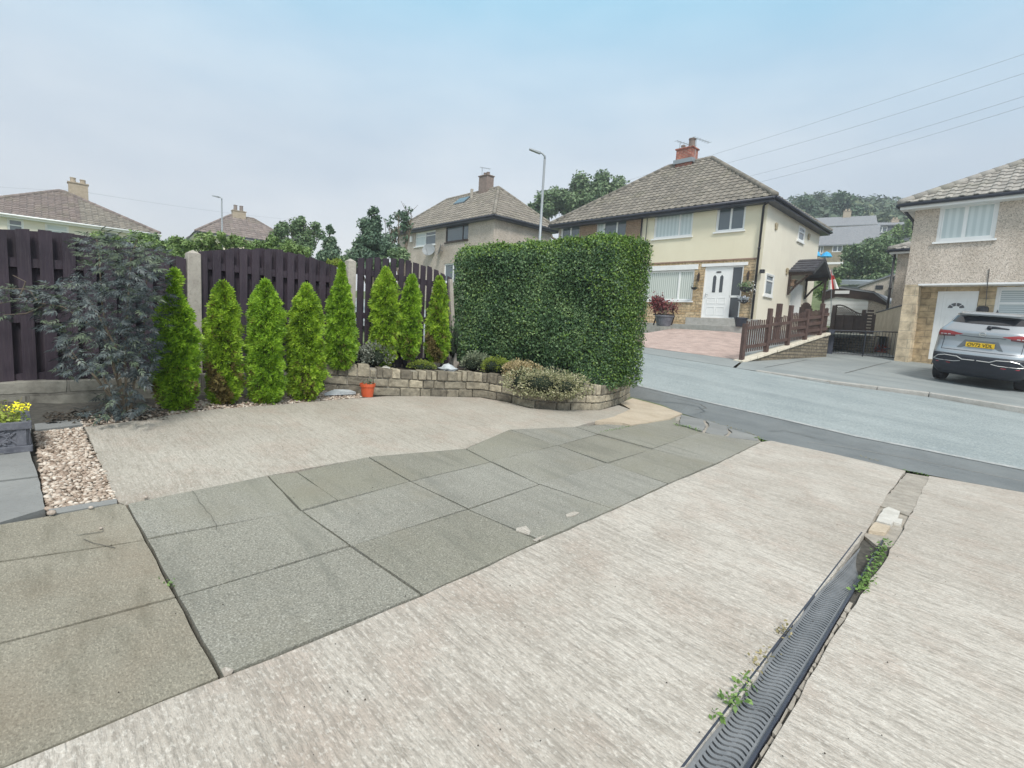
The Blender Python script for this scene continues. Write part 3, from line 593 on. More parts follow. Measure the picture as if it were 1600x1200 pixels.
def roughen(m, sc_=18, amt=.55, d=.015):
    t = m.node_tree; b = t.nodes['Principled BSDF']; src = b.inputs['Base Color'].links[0].from_socket; n_ = noise(t, mapping(t), sc_, 6); r = ramp_node(t, [(.3, (1-amt,)*3), (.7, (1+amt*.6,)*3)]); t.links.new(n_.outputs[0], r.inputs[0])
    t.links.new(mixc(t, src, r.outputs[0], 1, 'MULTIPLY'), b.inputs['Base Color']); t.links.new(bump(t, n_.outputs[0], d), b.inputs['Normal'])
roughen(M['bedstone'], 14, .5, .02)
M['mortar'] = surf('old_mortar', (.28, .26, .215), (.38, .355, .30), 12, .95, [], [(40, I3, .01)])
mo.build('mortar_core', M['mortar'], bed); st.build('stone_course', M['bedstone'], bed, bevel=.01); cope.build('cope_stones', M['bedstone'], bed, bevel=.016)
BZ = (PD[0], PD[1], PD[2]+WH-.06)
inner = [off(path, i, .15) for i in range(0, n, 3)]
bl = [zset(v, BZ) for v in inner]+[zset(inner[-1]+U*1.5, BZ), zset(onf(706, 500)+U*4, BZ), zset(onf(706, 500)-fn*.1, BZ), zset(onf(500, 500)-fn*.1, BZ)]
sheet('soil_bed', bl, M['soil'], .3)
# ---------------------------------------------------------------- conifers
def conifer(cx, prof, by, P, ny, label, my='conifer', brown=.1, lean=0, front=0):
    """prof: (pixel y, half width px) from the top down; by: pixel y of the base"""
    b = onp(cx, by, P) if not front else onf(cx, by, front); Y = b.y; pr = []
    for y, hw in prof: pr.append((at(cx, y, Y).z-b.z, max(.012, hw/F*Y*.98-.030)))
    pr = sorted(pr); topz = pr[-1][0]
    root = empty('conifer', b, label, 'conifer', 'conifers along the fence')
    def rad(z):
        if z <= pr[0][0]: return pr[0][1]
        for (z0, r0), (z1, r1_) in zip(pr[:-1], pr[1:]):
            if z <= z1: return r0+(r1_-r0)*(z-z0)/(z1-z0)
        return 0
    mbt = MB(); mbt.tube([b-Z*.05, b+Z*topz*.8], [.022, .008], 6); mbt.build('trunk', M['bark'], root)
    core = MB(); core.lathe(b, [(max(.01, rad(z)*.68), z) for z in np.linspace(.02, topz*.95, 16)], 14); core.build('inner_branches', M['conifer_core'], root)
    nsp = ny; zz = []; ph = random.uniform(0, 6)
    zs = np.random.uniform(0, topz, nsp*3); rr = np.array([rad(z) for z in zs]); keep = np.random.uniform(0, rr.max(), nsp*3) < rr+.02; zs = zs[keep][:nsp]; rr = rr[keep][:nsp]; m = len(zs)
    th = np.random.uniform(0, 2*np.pi, m); lump = 1+.12*np.sin(th*3+zs*9+ph)+.10*np.sin(th*5-zs*23+ph*2)+.08*np.sin(zs*37+th*2+ph)+np.where(np.random.uniform(size=m) < .06, .16, 0)
    r = rr*lump*np.sqrt(np.random.uniform(.36, 1.02, m)); pos = np.stack([b.x+r*np.cos(th)+lean*zs, b.y+r*np.sin(th), b.z+zs], 1)
    outw = np.stack([np.cos(th), np.sin(th), np.full(m, .9)], 1)+np.random.normal(size=(m, 3))*.35
    nr = np.stack([-np.sin(th), np.cos(th), np.zeros(m)], 1)+np.random.normal(size=(m, 3))*.6
    lowf = (zs/topz < .34); mi = ((np.random.uniform(size=m) < brown*(1.6*lowf+.12)*(1+np.sin(th*2+ph))) & (np.sin(th*3+zs*11+ph) > -.2)).astype(int)
    scatter('foliage', [M[my], M['conifer_brown']], root, *SPRAY, pos, nr, np.random.uniform(.022, .062, m), spin=outw, mi=mi)
CB = BZ
conifer(277, [(424, 6), (436, 13), (448, 10), (460, 11), (480, 24), (520, 31), (560, 34), (600, 33), (625, 27), (640, 18)], 640, PD, 10125, 'tallest lime conifer at the left, touching the dark shrub, with a narrow knobbly tip', brown=.15)
conifer(350, [(442, 8), (455, 15), (475, 21), (510, 27), (560, 27), (590, 27), (615, 26), (630, 16)], 630, PD, 8775, 'conifer with browned lower middle, second from the dark shrub', 'conifer_y', .55)
conifer(415, [(440, 5), (452, 14), (468, 22), (490, 27), (540, 28), (590, 29), (615, 28), (628, 18)], 629, PD, 9450, 'broad green conifer with a wispy tip, third from the dark shrub', brown=.06)
conifer(477, [(445, 6), (458, 13), (475, 22), (500, 27), (550, 29), (590, 30), (610, 27), (624, 16)], 624, PD, 9450, 'golden-topped conifer closest to the end of the raised bed wall', 'conifer_y', .12)
conifer(531, [(412, 3), (432, 8), (450, 15), (480, 21), (510, 23), (540, 26), (562, 26), (576, 16)], 577, CB, 8775, 'lime conifer in front of the second concrete post', brown=.04, front=.27)
conifer(599, [(419, 4), (432, 12), (450, 20), (480, 23), (515, 23), (545, 23), (560, 20), (572, 12)], 573, CB, 8100, 'conifer with a brownish tip behind the silver bush', 'conifer_y', .10, front=.27)
conifer(639, [(431, 6), (445, 11), (470, 17), (500, 18), (530, 18), (550, 16), (560, 10)], 562, CB, 6750, 'slim conifer between two others in the raised bed', 'conifer', .10, front=.25)
conifer(682, [(432, 4), (445, 10), (470, 15), (500, 18), (530, 20), (550, 20), (564, 12)], 566, CB, 6750, 'last conifer before the tall hedge, with reddish base', 'conifer_y', .45, front=.25)
# ---------------------------------------------------------------- tall hedge
def hedge_block():
    P0 = at(702, 560, 8.25); P1 = at(958, 600, 7.55); e = P1-P0; e.z = 0; L = e.length; e.normalize(); nrm = Vector((e.y, -e.x, 0)); dep = .95
    back = Vector((.62, .79, 0))
    zt0, zt1 = at(702, 388, 8.25).z, at(958, 364, 7.55).z; zb0, zb1 = at(702, 560, 8.25).z-.05, at(958, 606, 7.55).z
    root = empty('tall_hedge', (P0+P1)/2, 'tall clipped dark green privet hedge standing on the raised bed', 'hedge'); rc = Vector((0, 0, 0))
    def S(u, v, w):     # u along 0..1, v height 0..1, w depth 0..1
        u2 = u; zt = zt0+(zt1-zt0)*u; zb_ = zb0+(zb1-zb0)*u
        rnd = max(0, (v-.90)/.10); rr_ = max(0, (u-.93)/.07); rl = max(0, (.04-u)/.04)
        z = zb_+(zt-zb_)*v - (.09*rr_**2+.05*rl**2)*max(0, v-.5)*2
        p = Vector((P0.x, P0.y, 0))+e*(L*u)+back*(dep*w); wf = (1-w*2)
        und = .05*math.sin(u*11+v*5)+.035*math.sin(u*23-v*9)+.03*math.sin(v*15+u*4)
        p += nrm*(und*(1 if w < .5 else -1))*abs(wf)-nrm*(.12*rnd**2+.13*rr_**2)*wf
        if v < .22 and u < .75: p -= nrm*(.16*(1-v/.22)*wf)
        p.z = z+.02*math.sin(u*31+w*3); return p
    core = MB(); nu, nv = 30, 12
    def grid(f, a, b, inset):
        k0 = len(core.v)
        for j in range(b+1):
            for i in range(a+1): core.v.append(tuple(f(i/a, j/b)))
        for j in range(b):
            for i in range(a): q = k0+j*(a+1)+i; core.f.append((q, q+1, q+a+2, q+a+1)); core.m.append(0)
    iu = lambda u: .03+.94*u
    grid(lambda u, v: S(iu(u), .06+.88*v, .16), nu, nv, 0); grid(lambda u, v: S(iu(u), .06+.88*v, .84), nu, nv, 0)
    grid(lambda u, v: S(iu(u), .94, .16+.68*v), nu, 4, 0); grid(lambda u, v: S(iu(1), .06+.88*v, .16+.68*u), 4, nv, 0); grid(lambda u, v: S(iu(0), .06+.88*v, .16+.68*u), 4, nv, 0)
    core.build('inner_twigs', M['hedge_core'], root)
    pos, nr, mi = [], [], []
    def put(u, v, w, nm, jit, lightp):
        p = S(u, v, w)+Vector(np.random.normal(size=3)*jit); pos.append(p); nr.append(nm+Vector(np.random.normal(size=3)*.75)); mi.append(1 if random.random() < lightp else 0)
    for _ in range(56000):
        u, v = random.random(), random.random()
        hole = math.sin(u*47+v*31)*math.sin(u*29-v*43) > .80 and v < .62
        if hole and random.random() < .85: continue
        if v < .12 and u < .8 and random.random() < .55: continue
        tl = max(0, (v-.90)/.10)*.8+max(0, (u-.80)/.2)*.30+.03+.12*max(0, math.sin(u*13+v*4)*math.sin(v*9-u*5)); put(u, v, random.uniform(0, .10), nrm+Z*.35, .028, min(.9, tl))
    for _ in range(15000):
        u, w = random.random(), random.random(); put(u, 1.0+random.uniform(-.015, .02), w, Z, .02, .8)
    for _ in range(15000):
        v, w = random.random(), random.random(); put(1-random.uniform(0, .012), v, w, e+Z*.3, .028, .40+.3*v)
    for _ in range(6000):
        v, w = random.random(), random.random(); put(random.uniform(0, .012), v, w, -e, .028, .15)
    for _ in range(5000):
        u, v = random.random(), random.random(); put(u, v, 1-random.uniform(0, .1), -nrm, .03, .15)
    for _ in range(90):
        b_ = S(random.random(), 1, random.random()*.7); h_ = random.uniform(.04, .13); tx = random.uniform(-.03, .03)
        for q in range(8): pos.append(b_+Vector((tx*q/8, 0, h_*q/8))); nr.append(Vector(rand_dirs(1)[0])); mi.append(1)
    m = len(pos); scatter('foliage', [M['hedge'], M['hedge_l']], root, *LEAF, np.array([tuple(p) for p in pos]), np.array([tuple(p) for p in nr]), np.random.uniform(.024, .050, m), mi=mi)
    stems = MB()
    for u in (.03, .10, .18, .28, .37, .46, .53, .62, .70, .80):
        a = S(u, 0, .25+random.uniform(-.1, .15)); 
        if u < .2: a = S(u, 0, .05)
        b = S(u+random.uniform(-.02, .03), .45, .2); stems.tube([a-Z*.15, a.lerp(b, .5)+Vector((random.uniform(-.04, .04), 0, 0)), b], [.022, .017, .01], 6)
    stems.build('trunk', M['bark'], root)
hedge_block()
# ---------------------------------------------------------------- shrubs and stones of the bed
def shrub(name, c, rx, ry, rz, n, m, ls, label, cat, group=None, tmpl=LEAF, up=.5, lobes=5, cm=None, lift=0, nrj=.6):
    c = Vector(c); root = empty(name, c, label, cat, group); L = []
    for k in range(lobes):
        a = 2*math.pi*k/lobes+random.random(); q = random.uniform(.25, .62); L.append((math.cos(a)*rx*q, math.sin(a)*ry*q, rz*random.uniform(.35, .62), random.uniform(.42, .62)))
    L.append((0, 0, rz*.5, .7)); pos, nr = [], []
    for _ in range(n):
        lx, ly, lz, q = random.choice(L); d = Vector(rand_dirs(1)[0]); 
        if d.z < -.35 and name != 'variegated_bush': d.z = abs(d.z)
        rr = random.uniform(.72, 1.06); p = Vector((lx+d.x*rx*q*rr, ly+d.y*ry*q*rr, max(-.03 if name == 'variegated_bush' else .01, lz+d.z*rz*q*rr)+lift)); pos.append(tuple(c+p)); nr.append(tuple(d+Z*up))
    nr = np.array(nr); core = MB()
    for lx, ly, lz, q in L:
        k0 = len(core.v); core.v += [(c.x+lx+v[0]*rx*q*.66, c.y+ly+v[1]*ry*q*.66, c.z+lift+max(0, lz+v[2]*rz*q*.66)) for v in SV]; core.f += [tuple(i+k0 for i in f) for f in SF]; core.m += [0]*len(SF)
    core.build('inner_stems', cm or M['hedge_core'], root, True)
    spin = nr+np.random.normal(size=nr.shape)*nrj; nn_ = np.cross(nr, rand_dirs(n)); scatter('foliage', M[m], root, *tmpl, np.array(pos), nn_, np.random.uniform(ls*.7, ls*1.3, n), spin=spin)
    return root
def pb_(x, y, P=CB): return onp(x, y, P)
def bedpt(x, y, Y):
    p = at(x, y, Y); return Vector((p.x, p.y, zon(BZ, p.x, p.y)))
c = onp(582, 577, CB); shrub('silver_bush', c+Vector((.02, .05, 0)), .27, .17, .31, 2000, 'silver', .035, 'rounded silver-grey bush behind the wall between two conifers', 'shrub', up=.2)
c = onp(655, 581, CB); shrub('low_green_plant', c+Vector((0, .1, 0)), .24, .12, .13, 1000, 'lime', .022, 'low yellow-green ground plant among the bed stones, in front of the slim conifer', 'plant', up=.6)
shrub('red_plant', onp(694, 567, CB), .10, .09, .11, 350, 'redleaf', .022, 'small reddish plant beside the last conifer', 'plant')
c = onp(739, 583, CB); shrub('grey_green_bush', c+Vector((0, .16, 0)), .27, .17, .27, 1700, 'sage', .030, 'grey-green bush at the left foot of the tall hedge', 'shrub', up=.3)
c = onp(770, 587, CB); shrub('lime_bush', c+Vector((.04, -.02, 0)), .27, .17, .25, 2200, 'lime', .022, 'bright yellow-green heather bush between the grey and golden shrubs', 'shrub', up=.5)
c = onp(812, 597, CB); shrub('golden_bush', c+Vector((.0, .02, -.03)), .32, .22, .30, 2300, 'varieg_y', .028, 'golden cream variegated bush beside the lime heather', 'shrub', 'variegated bushes spilling over the wall', up=.2)
c = onp(862, 607, CB); shrub('variegated_bush', c+Vector((-.02, -.04, -.10)), .58, .28, .33, 5200, 'varieg', .030, 'large cream and green variegated bush spilling over the bed wall', 'shrub', 'variegated bushes spilling over the wall', up=.2)
shrub('hedge_seedling', onf(708, 560, .12)-Z*.05, .10, .10, .55, 160, 'hedge', .05, 'wisps of dark green leaves around the leaning concrete post', 'plant')
M['rock'] = surf('garden_rock', (.36, .30, .25), (.52, .46, .40), 7, .85, [(30, I3, .5, .7, (.25, .22, .19), .4, 'MIX')], [(20, I3, .02)])
M['rock_b'] = surf('blue_grey_rock', (.36, .40, .42), (.58, .62, .64), 7, .7, [(30, I3, .5, .7, (.25, .28, .3), .4, 'MIX')], [(20, I3, .015)])
M['rock_w'] = surf('white_rock', (.52, .50, .45), (.64, .62, .57), 9, .7, [(30, I3, .55, .75, (.4, .37, .34), .4, 'MIX')], [(20, I3, .01)])
def rock(x, y, wpx, hpx, m, label, P=CB, grp='stones in the raised bed'):
    c = onp(x, y, P); w = wpx/F*c.y/2; h = hpx/F*c.y; bm = bmesh.new(); bmesh.ops.create_icosphere(bm, subdivisions=2, radius=1); sd_ = random.uniform(0, 9)
    for v in bm.verts:
        q = v.co; k_ = 1+.16*math.sin(q.x*4+sd_)+.14*math.sin(q.y*5+sd_*2)+.12*math.sin(q.z*4+sd_); v.co = Vector((q.x*w*k_, q.y*w*.8*k_, (q.z*.5+.42)*h*k_))
    me = bpy.data.meshes.new('rock'); bm.to_mesh(me); bm.free(); o = link('rock', me, None, m); o.location = c; tag(o, label, 'rock', grp)
rock(676, 577, 24, 18, M['rock'], 'brown stone left of the blue-grey boulder'); rock(700, 582, 30, 15, M['rock_b'], 'smooth blue-grey boulder beside the grey-green bush')
rock(694, 571, 14, 11, M['rock_w'], 'small white stone behind the blue-grey boulder'); rock(633, 572, 26, 16, M['rock'], 'brown stone at the foot of the slim conifer'); rock(712, 574, 12, 10, M['rock'], 'small stone tucked against the leaning post')
rock(664, 569, 16, 12, M['rock'], 'pinkish stone between the last two conifers'); rock(603, 579, 20, 8, M['rock_w'], 'pale flat stone lying on the cope by the silver bush')
mb = MB(); a = [onp(*q, PD, .012) for q in [(507, 618), (523, 612), (545, 612), (556, 616), (530, 622)]]; n_ = len(a); mb.hexa(a[:4], [p+Z*.03 for p in a[:4]])
tag(mb.build('slate_piece', M['rock_b']), 'flat blue-grey slate lying on gravel at the end of the wall', 'slate')
# orange pot
c = onp(574, 619.5); pot = empty('orange_pot', c, 'small orange plastic plant pot standing at the foot of the stone wall', 'plant pot'); M['orange'] = surf('orange_plastic', (.52, .085, .03), (.60, .115, .04), 6, .55)
mb = MB(); mb.lathe(c, [(0, .0), (.068, 0), (.085, .125), (.095, .127), (.097, .165), (.088, .166), (.082, .14), (0, .14)], 24); mb.build('pot', M['orange'], pot, False)
mb = MB(); mb.lathe(c, [(0, .142), (.083, .142)], 16); mb.build('soil', M['soil'], pot)
pos = [tuple(c+Vector((random.uniform(-.06, .06), random.uniform(-.06, .06), .145+random.uniform(0, .05)))) for _ in range(70)]; scatter('seedlings', M['tree_d'], pot, *LEAF, pos, rand_dirs(70)+[0, 0, 1], np.random.uniform(.02, .04, 70))
# ---------------------------------------------------------------- dark lacy shrub (elder)
def lacy():
    b = onp(196, 652); Y = b.y+.05; root = empty('elder_shrub', b, 'dark purple lacy-leaved shrub sprawling in front of the fence', 'shrub'); st_ = MB(); tips = []
    def P(x, y, dy=0): return at(x, y, Y+dy)
    mains = [[(196, 652, 0), (185, 600, -.05), (160, 520, -.1), (100, 480, -.1), (30, 468, -.1), (-20, 478, -.1)], [(198, 652, 0), (175, 560, .1), (160, 480, .1), (155, 400, .05), (150, 368, .05)], [(200, 652, 0), (195, 560, .0), (200, 470, -.1), (205, 400, 0), (215, 372, 0)],
             [(202, 652, 0), (212, 580, .1), (225, 520, .2), (228, 450, .2), (232, 420, .2)], [(196, 652, 0), (150, 590, -.2), (120, 560, -.2), (105, 540, -.2)], [(196, 652, 0), (180, 540, -.2), (130, 450, -.2), (110, 440, -.15)], [(188, 655, 0), (160, 585, -.1), (100, 552, -.1), (88, 548, -.1)]]
    for m_ in mains:
        pts = [P(*q) for q in m_]; st_.tube(pts, [.011-.009*i/(len(pts)-1) for i in range(len(pts))], 6)
    for q in [[(30, 468), (40, 440), (20, 430)], [(60, 472), (45, 452), (0, 450)], [(75, 475), (40, 490), (5, 492)]]: st_.tube([P(x, y, -.1) for x, y in q], [.006, .004, .002], 5)
    st_.build('stem', M['bark'], root)
    blobs = [(150, 385, 35, 20), (190, 395, 38, 25), (235, 400, 28, 22), (165, 430, 45, 30), (210, 440, 45, 35), (245, 425, 22, 22), (120, 460, 40, 28), (175, 480, 60, 35), (225, 490, 38, 35), (95, 500, 32, 20), (150, 530, 62, 35), (215, 540, 45, 38), (120, 570, 28, 20),
             (180, 568, 45, 22), (222, 580, 22, 18), (190, 612, 26, 18), (205, 640, 34, 10), (60, 475, 28, 16), (20, 458, 24, 14), (5, 492, 18, 8), (75, 455, 28, 16), (250, 470, 18, 25), (165, 645, 40, 10)]
    wts = [b_[2]*b_[3] for b_ in blobs]; pos, nr, spin, sc_, mi = [], [], [], [], []; tv, tf = [], []
    # compound leaf: five leaflets, each a long narrow lobed blade
    for ang, s_, x0 in ((0, 1, .5), (.75, .8, .32), (-.75, .8, .32), (1.0, .62, .08), (-1.0, .62, .08)):
        for da, ss in ((0, 1), (.42, .62), (-.42, .62)):
            a = ang+da; k0 = len(tv); dx, dy = math.cos(a)*s_*ss*.62, math.sin(a)*s_*ss*.62; px_, py_ = -dy*.11, dx*.11
            tv += [(x0, 0, 0), (x0+dx*.45+px_, dy*.45+py_, .02), (x0+dx, dy, -.10), (x0+dx*.45-px_, dy*.45-py_, .02)]; tf.append((k0, k0+1, k0+2, k0+3))
    for _ in range(1650):
        bx, by, rx, ry = random.choices(blobs, wts)[0]; a = random.uniform(0, 6.28); q = random.random()**.5
        x, y = bx+rx*q*math.cos(a), by+ry*q*math.sin(a); low = y > 630; dy = random.uniform(-.45, .25) if bx > 85 else random.uniform(-.2, .1)
        if x > 240: dy = abs(dy)+.15
        p = P(x, y, dy); 
        if p.z < zon(PD, p.x, p.y)+.03: p.z = zon(PD, p.x, p.y)+random.uniform(.03, .1)
        cdir = (p-P(180, 520, .1)).normalized(); pos.append(tuple(p)); spin.append(tuple(cdir+Vector((random.gauss(0, .6), random.gauss(0, .5), random.gauss(-.15, .4))))); nr.append((random.gauss(0, .45), -.35+random.gauss(0, .4), 1))
        sc_.append(random.uniform(.055, .115)); mi.append(1 if (random.random() < (.55 if y < 425 or bx < 85 else .16)) else 0)
    scatter('foliage', [M['elder'], M['elder_g']], root, tv, tf, pos, nr, sc_, spin=np.array(spin), mi=mi)
lacy()
# ---------------------------------------------------------------- lead-look planter
def planter():
    cr_ = onp(45.5, 705); ex = Vector((math.sin(R(45)), math.cos(R(45)), 0)); ey = Vector((-ex.y, ex.x, 0)); w = .40; h = at(45, 659, cr_.y).z-cr_.z
    root = empty('square_planter', cr_-ex*w/2+ey*w/2, 'grey lead-look square planter with lattice relief and yellow flowers', 'planter'); M['lead'] = surf('lead_look_plastic', (.085, .09, .11), (.15, .155, .18), 9, .6, [(40, I3, .5, .7, (.24, .25, .27), .4, 'MIX')], [(30, I3, .003)])
    c0 = cr_-ex*w/2+ey*w/2; mb = MB(); t = .03
    for s_, a, b in ((1, ex, ey), (-1, ex, ey), (1, ey, ex), (-1, ey, ex)):
        mb.box(c0+b*s_*(w/2-t/2)+Z*h/2, w if a is ex else w-2*t, t, h, a, b)
    mb.box(c0+Z*.03, w-2*t, w-2*t, .05, ex, ey)
    for s_, a, b in ((1, ex, ey), (-1, ex, ey), (1, ey, ex), (-1, ey, ex)):
        for zz, hh in ((.02, .04), (h-.02, .045)): mb.box(c0+b*s_*(w/2+.008)+Z*zz, w+.03, .02, hh, a, b)
        for ss in (-1, 1): mb.box(c0+b*s_*(w/2+.004)+a*ss*(w/2-.03)+Z*h/2, .045, .012, h-.08, a, b)
        for ss in (-1, 1): mb.box(c0+b*s_*(w/2+.003)+a*ss*(w/2-.085)+Z*h/2, .014, .012, h-.12, a, b)
        for zz in (.07, h-.07): mb.box(c0+b*s_*(w/2+.003)+Z*zz, w-.16, .012, .014, a, b)
        for k_ in range(-2, 3):
            for sg in (-1, 1):
                d = (a*.06+Z*.06*sg).normalized(); q = c0+b*s_*(w/2+.004)+a*k_*.055+Z*h/2; L_ = min(.13, .19-abs(k_)*.03); mb.box(q, L_, .010, .012, d, b, d.cross(b))
    mb.build('box', M['lead'], root, bevel=.003)
    mb = MB(); mb.box(c0+Z*(h-.05), w-2*t, w-2*t, .02, ex, ey); mb.build('soil', M['soil'], root)
    pos = [c0+ex*random.uniform(-.2, .2)+ey*random.uniform(-.2, .2)+Z*(h-.04+abs(random.gauss(0, .045))) for _ in range(900)]
    scatter('foliage', M['lime'], root, *LEAF, np.array([tuple(p) for p in pos]), rand_dirs(900)+[0, 0, .5], np.random.uniform(.014, .034, 900))
    M['yellow'] = mat('yellow_petals', (.85, .78, .03), .6); M['dry'] = M['dryweed']
    fl = [c0+ex*.17-ey*.08+Z*(h+.075)+Vector((random.gauss(0, .028), random.gauss(0, .025), random.gauss(0, .014))) for _ in range(90)]
    scatter('flower_head', M['yellow'], root, *LEAF, np.array([tuple(p) for p in fl]), rand_dirs(90)+[0, -.5, 1], np.random.uniform(.014, .026, 90))
    st_ = MB(); 
    for _ in range(40):
        p = c0+ex*random.uniform(-.05, .16)+ey*random.uniform(0, .15)+Z*(h-.02); st_.tube([p, p+Vector((random.gauss(0, .05), random.gauss(0, .03), random.uniform(.06, .15)))], [.002, .001], 3)
    st_.build('stems', M['dryweed'], root)
planter()
for i, (x, y, s_, lb) in enumerate([(81, 807, .022, 'larger loose pale pebble on the seam of the grey path'), (142, 797, .013, 'small pale pebble beside the gravel corner'), (228, 781, .014, 'pale pebble on the joint at the top corner of the flags'), (158, 829, .009, 'tiny brown pebble lying on the brown flags')]):
    c = onp(x, y); mb = MB(); mb.add([(c.x+v[0]*s_, c.y+v[1]*s_*.8, c.z+.006+s_*.6+v[2]*s_*.6) for v in SV], SF); tag(mb.build('pebble', M['rock'], base=c, smooth=True), lb, 'pebble', 'loose pebbles on the paving')
# ---------------------------------------------------------------- drainage channel
def channel():
    L = [onp(*q) for q in ((1300, 896), (1225, 993), (1162.5, 1084), (1070, 1200))]; Rr = [onp(*q) for q in ((1341, 901), (1278, 1022), (1209, 1123), (1166, 1192))]
    a = L[0]; b = L[-1]; d = (b-a); d.z = 0; d.normalize(); sd_ = Vector((-d.y, d.x, 0)); 
    if (Rr[0]-a).dot(sd_) < 0: sd_ = -sd_
    w = .113; print('channel widths', [round((r-a).dot(sd_), 3) for r in Rr], 'len', (b-a).length)
    def Q(s, t, dz=0): p = a+d*s+sd_*t; return Vector((p.x, p.y, zon(PD, p.x, p.y)+dz))
    M['grate'] = surf('grey_plastic_grate', (.15, .16, .17), (.21, .22, .23), 6, .5, [(50, I3, .55, .75, (.28, .29, .30), .45, 'MIX')])
    s1 = (onp(1281, 922)-a).dot(d); s2 = (onp(1180, 1058+40)-a).dot(d); sE = (b-a).dot(d)+.55; sU = (onp(1354, 834)-a).dot(d)
    csU0 = sU
    tr = MB()   # trough
    for t0, t1 in ((-.008, -.001), (w+.001, w+.010)): tr.hexa([Q(s, t, -.11) for s, t in ((sU, t0), (sU, t1), (sE, t1), (sE, t0))], [Q(s, t, .004) for s, t in ((sU, t0), (sU, t1), (sE, t1), (sE, t0))])
    tr.quad(Q(sU, -.01, -.10), Q(sU, w+.01, -.10), Q(sE, w+.01, -.10), Q(sE, -.01, -.10)); 
    dr = empty('drain_channel', Q(s1, w/2), 'long grey plastic drainage channel set in the concrete drive', 'drain channel'); tr.build('trough', M['navy'], dr)
    def grate(s0, s1_, label, tilt=0, drop=0, flip=1):
        r = empty('drain_grate', Q((s0+s1_)/2, w/2), label, 'drain grate', 'plastic grates of the drainage channel'); mb = MB()
        def G(s, t, dz=0):
            u = (s1_-s)/(s1_-s0); ww = 1-(.32*u if tilt else 0); t2 = t*ww+(.03*u if tilt else 0); return Q(s, t2, dz-.006-drop*u-tilt*t*u)
        for t0, t1 in ((.0, .012), (w-.012, w)):
            n_ = 6
            for i in range(n_):
                sa, sb = s0+(s1_-s0)*i/n_, s0+(s1_-s0)*(i+1)/n_; mb.hexa([G(s, t, -.012) for s, t in ((sa, t0), (sa, t1), (sb, t1), (sb, t0))], [G(s, t, .0) for s, t in ((sa, t0), (sa, t1), (sb, t1), (sb, t0))])
        n_ = int((s1_-s0)/.024); pt = (s1_-s0)/n_
        for i in range(n_+1):
            sc0 = s0+i*pt; m_ = 12
            for j in range(m_):
                ta, tb = .010+(w-.02)*j/m_, .010+(w-.02)*(j+1)/m_
                oa, ob = [flip*.012*math.sin(2*math.pi*(t-.01)/(w-.02)) for t in (ta, tb)]; bw = .0155 if i not in (0, n_) else .012
                mb.hexa([G(sc0+o+q, t, -.010) for o, q, t in ((oa, 0, ta), (ob, 0, tb), (ob, bw, tb), (oa, bw, ta))], [G(sc0+o+q, t, -.001) for o, q, t in ((oa, 0, ta), (ob, 0, tb), (ob, bw, tb), (oa, bw, ta))])
        mb.build('slotted_panel', M['grate'], r)
        mb = MB(); mb.hexa([G(s, t, -.012) for s, t in ((s0, w*.46), (s0, w*.54), (s1_, w*.54), (s1_, w*.46))], [G(s, t, -.004) for s, t in ((s0, w*.46), (s0, w*.54), (s1_, w*.54), (s1_, w*.46))]); mb.build('centre_rib', M['grate'], r)
    grate(s1, s2, 'middle slotted grate lying flat between the sunken one and the nearest one'); grate(s2+.006, sE, 'nearest slotted grate, running out of the picture at the bottom')
    grate(sU+.01, s1+.02, 'twisted slotted grate sunk below its neighbours beside green weeds', .35, .035)
    rl = [onp(*q) for q in ch_r]; cb_ = [Q(csU0-.75, -.03, -.010)]+[Q(sE, -.03, -.010)]+[zset(p+sd_*.03, PD, -.010) for p in rl[::-1]]
    def tr_(s):      # where the right slab begins, measured across the channel
        ps = [((p-a).dot(d), (p-a).dot(sd_)) for p in rl]
        for (s0_, t0_), (s1__, t1_) in zip(ps[:-1], ps[1:]):
            if s <= s1__: return t0_+(t1_-t0_)*(s-s0_)/(s1__-s0_)
        return ps[-1][1]
    # mortar strip of broken cement on the right, concrete lip on the left
    mb = MB(); s = s1-.02
    while s < sE:
        l_ = random.uniform(.04, .10); w0 = max(.02, tr_(s+l_*.5)-w-.006); pts = [Q(s+.003, w+.014, .0), Q(s+l_-.004, w+.014, 0), Q(s+l_-.006+random.uniform(-.006, .006), w+w0+random.uniform(-.008, .01), -.004), Q(s+.004+random.uniform(-.006, .006), w+w0+random.uniform(-.008, .01), -.004)]
        mb.hexa([p-Z*.04 for p in pts], [p+Z*random.uniform(-.008, .003) for p in pts]); s += l_
    tag(mb.build('cement_edging', M['kerb2'], bevel=.006), kind='structure')
    mb = MB(); s = s1-.75
    while s < sE:
        l_ = random.uniform(.1, .3); pts = [Q(s, -.010, -.006), Q(s+l_, -.010, -.006), Q(s+l_, -.09, -.006), Q(s, -.09, -.006)]; mb.hexa([p-Z*.04 for p in pts], [p+Z*random.uniform(-.003, .001) for p in pts]); s += l_
    tag(mb.build('cement_edging', M['kerb2']), kind='structure')
    mb = MB(); s = sU-.02
    n_ = 40
    for i in range(n_):
        sa, sb = s+(sE-s)*i/n_, s+(sE-s)*(i+1)/n_; mb.quad(Q(sa, w+.010, -.014), Q(sb, w+.010, -.014), Q(sb, tr_(sb)+.04, -.014), Q(sa, tr_(sa)+.04, -.014))
    tag(mb.build('cement_edging', M['joint']), kind='structure')
    return Q, w, s1, sU, sE
Q, cw, cs1, csU, csE = channel()
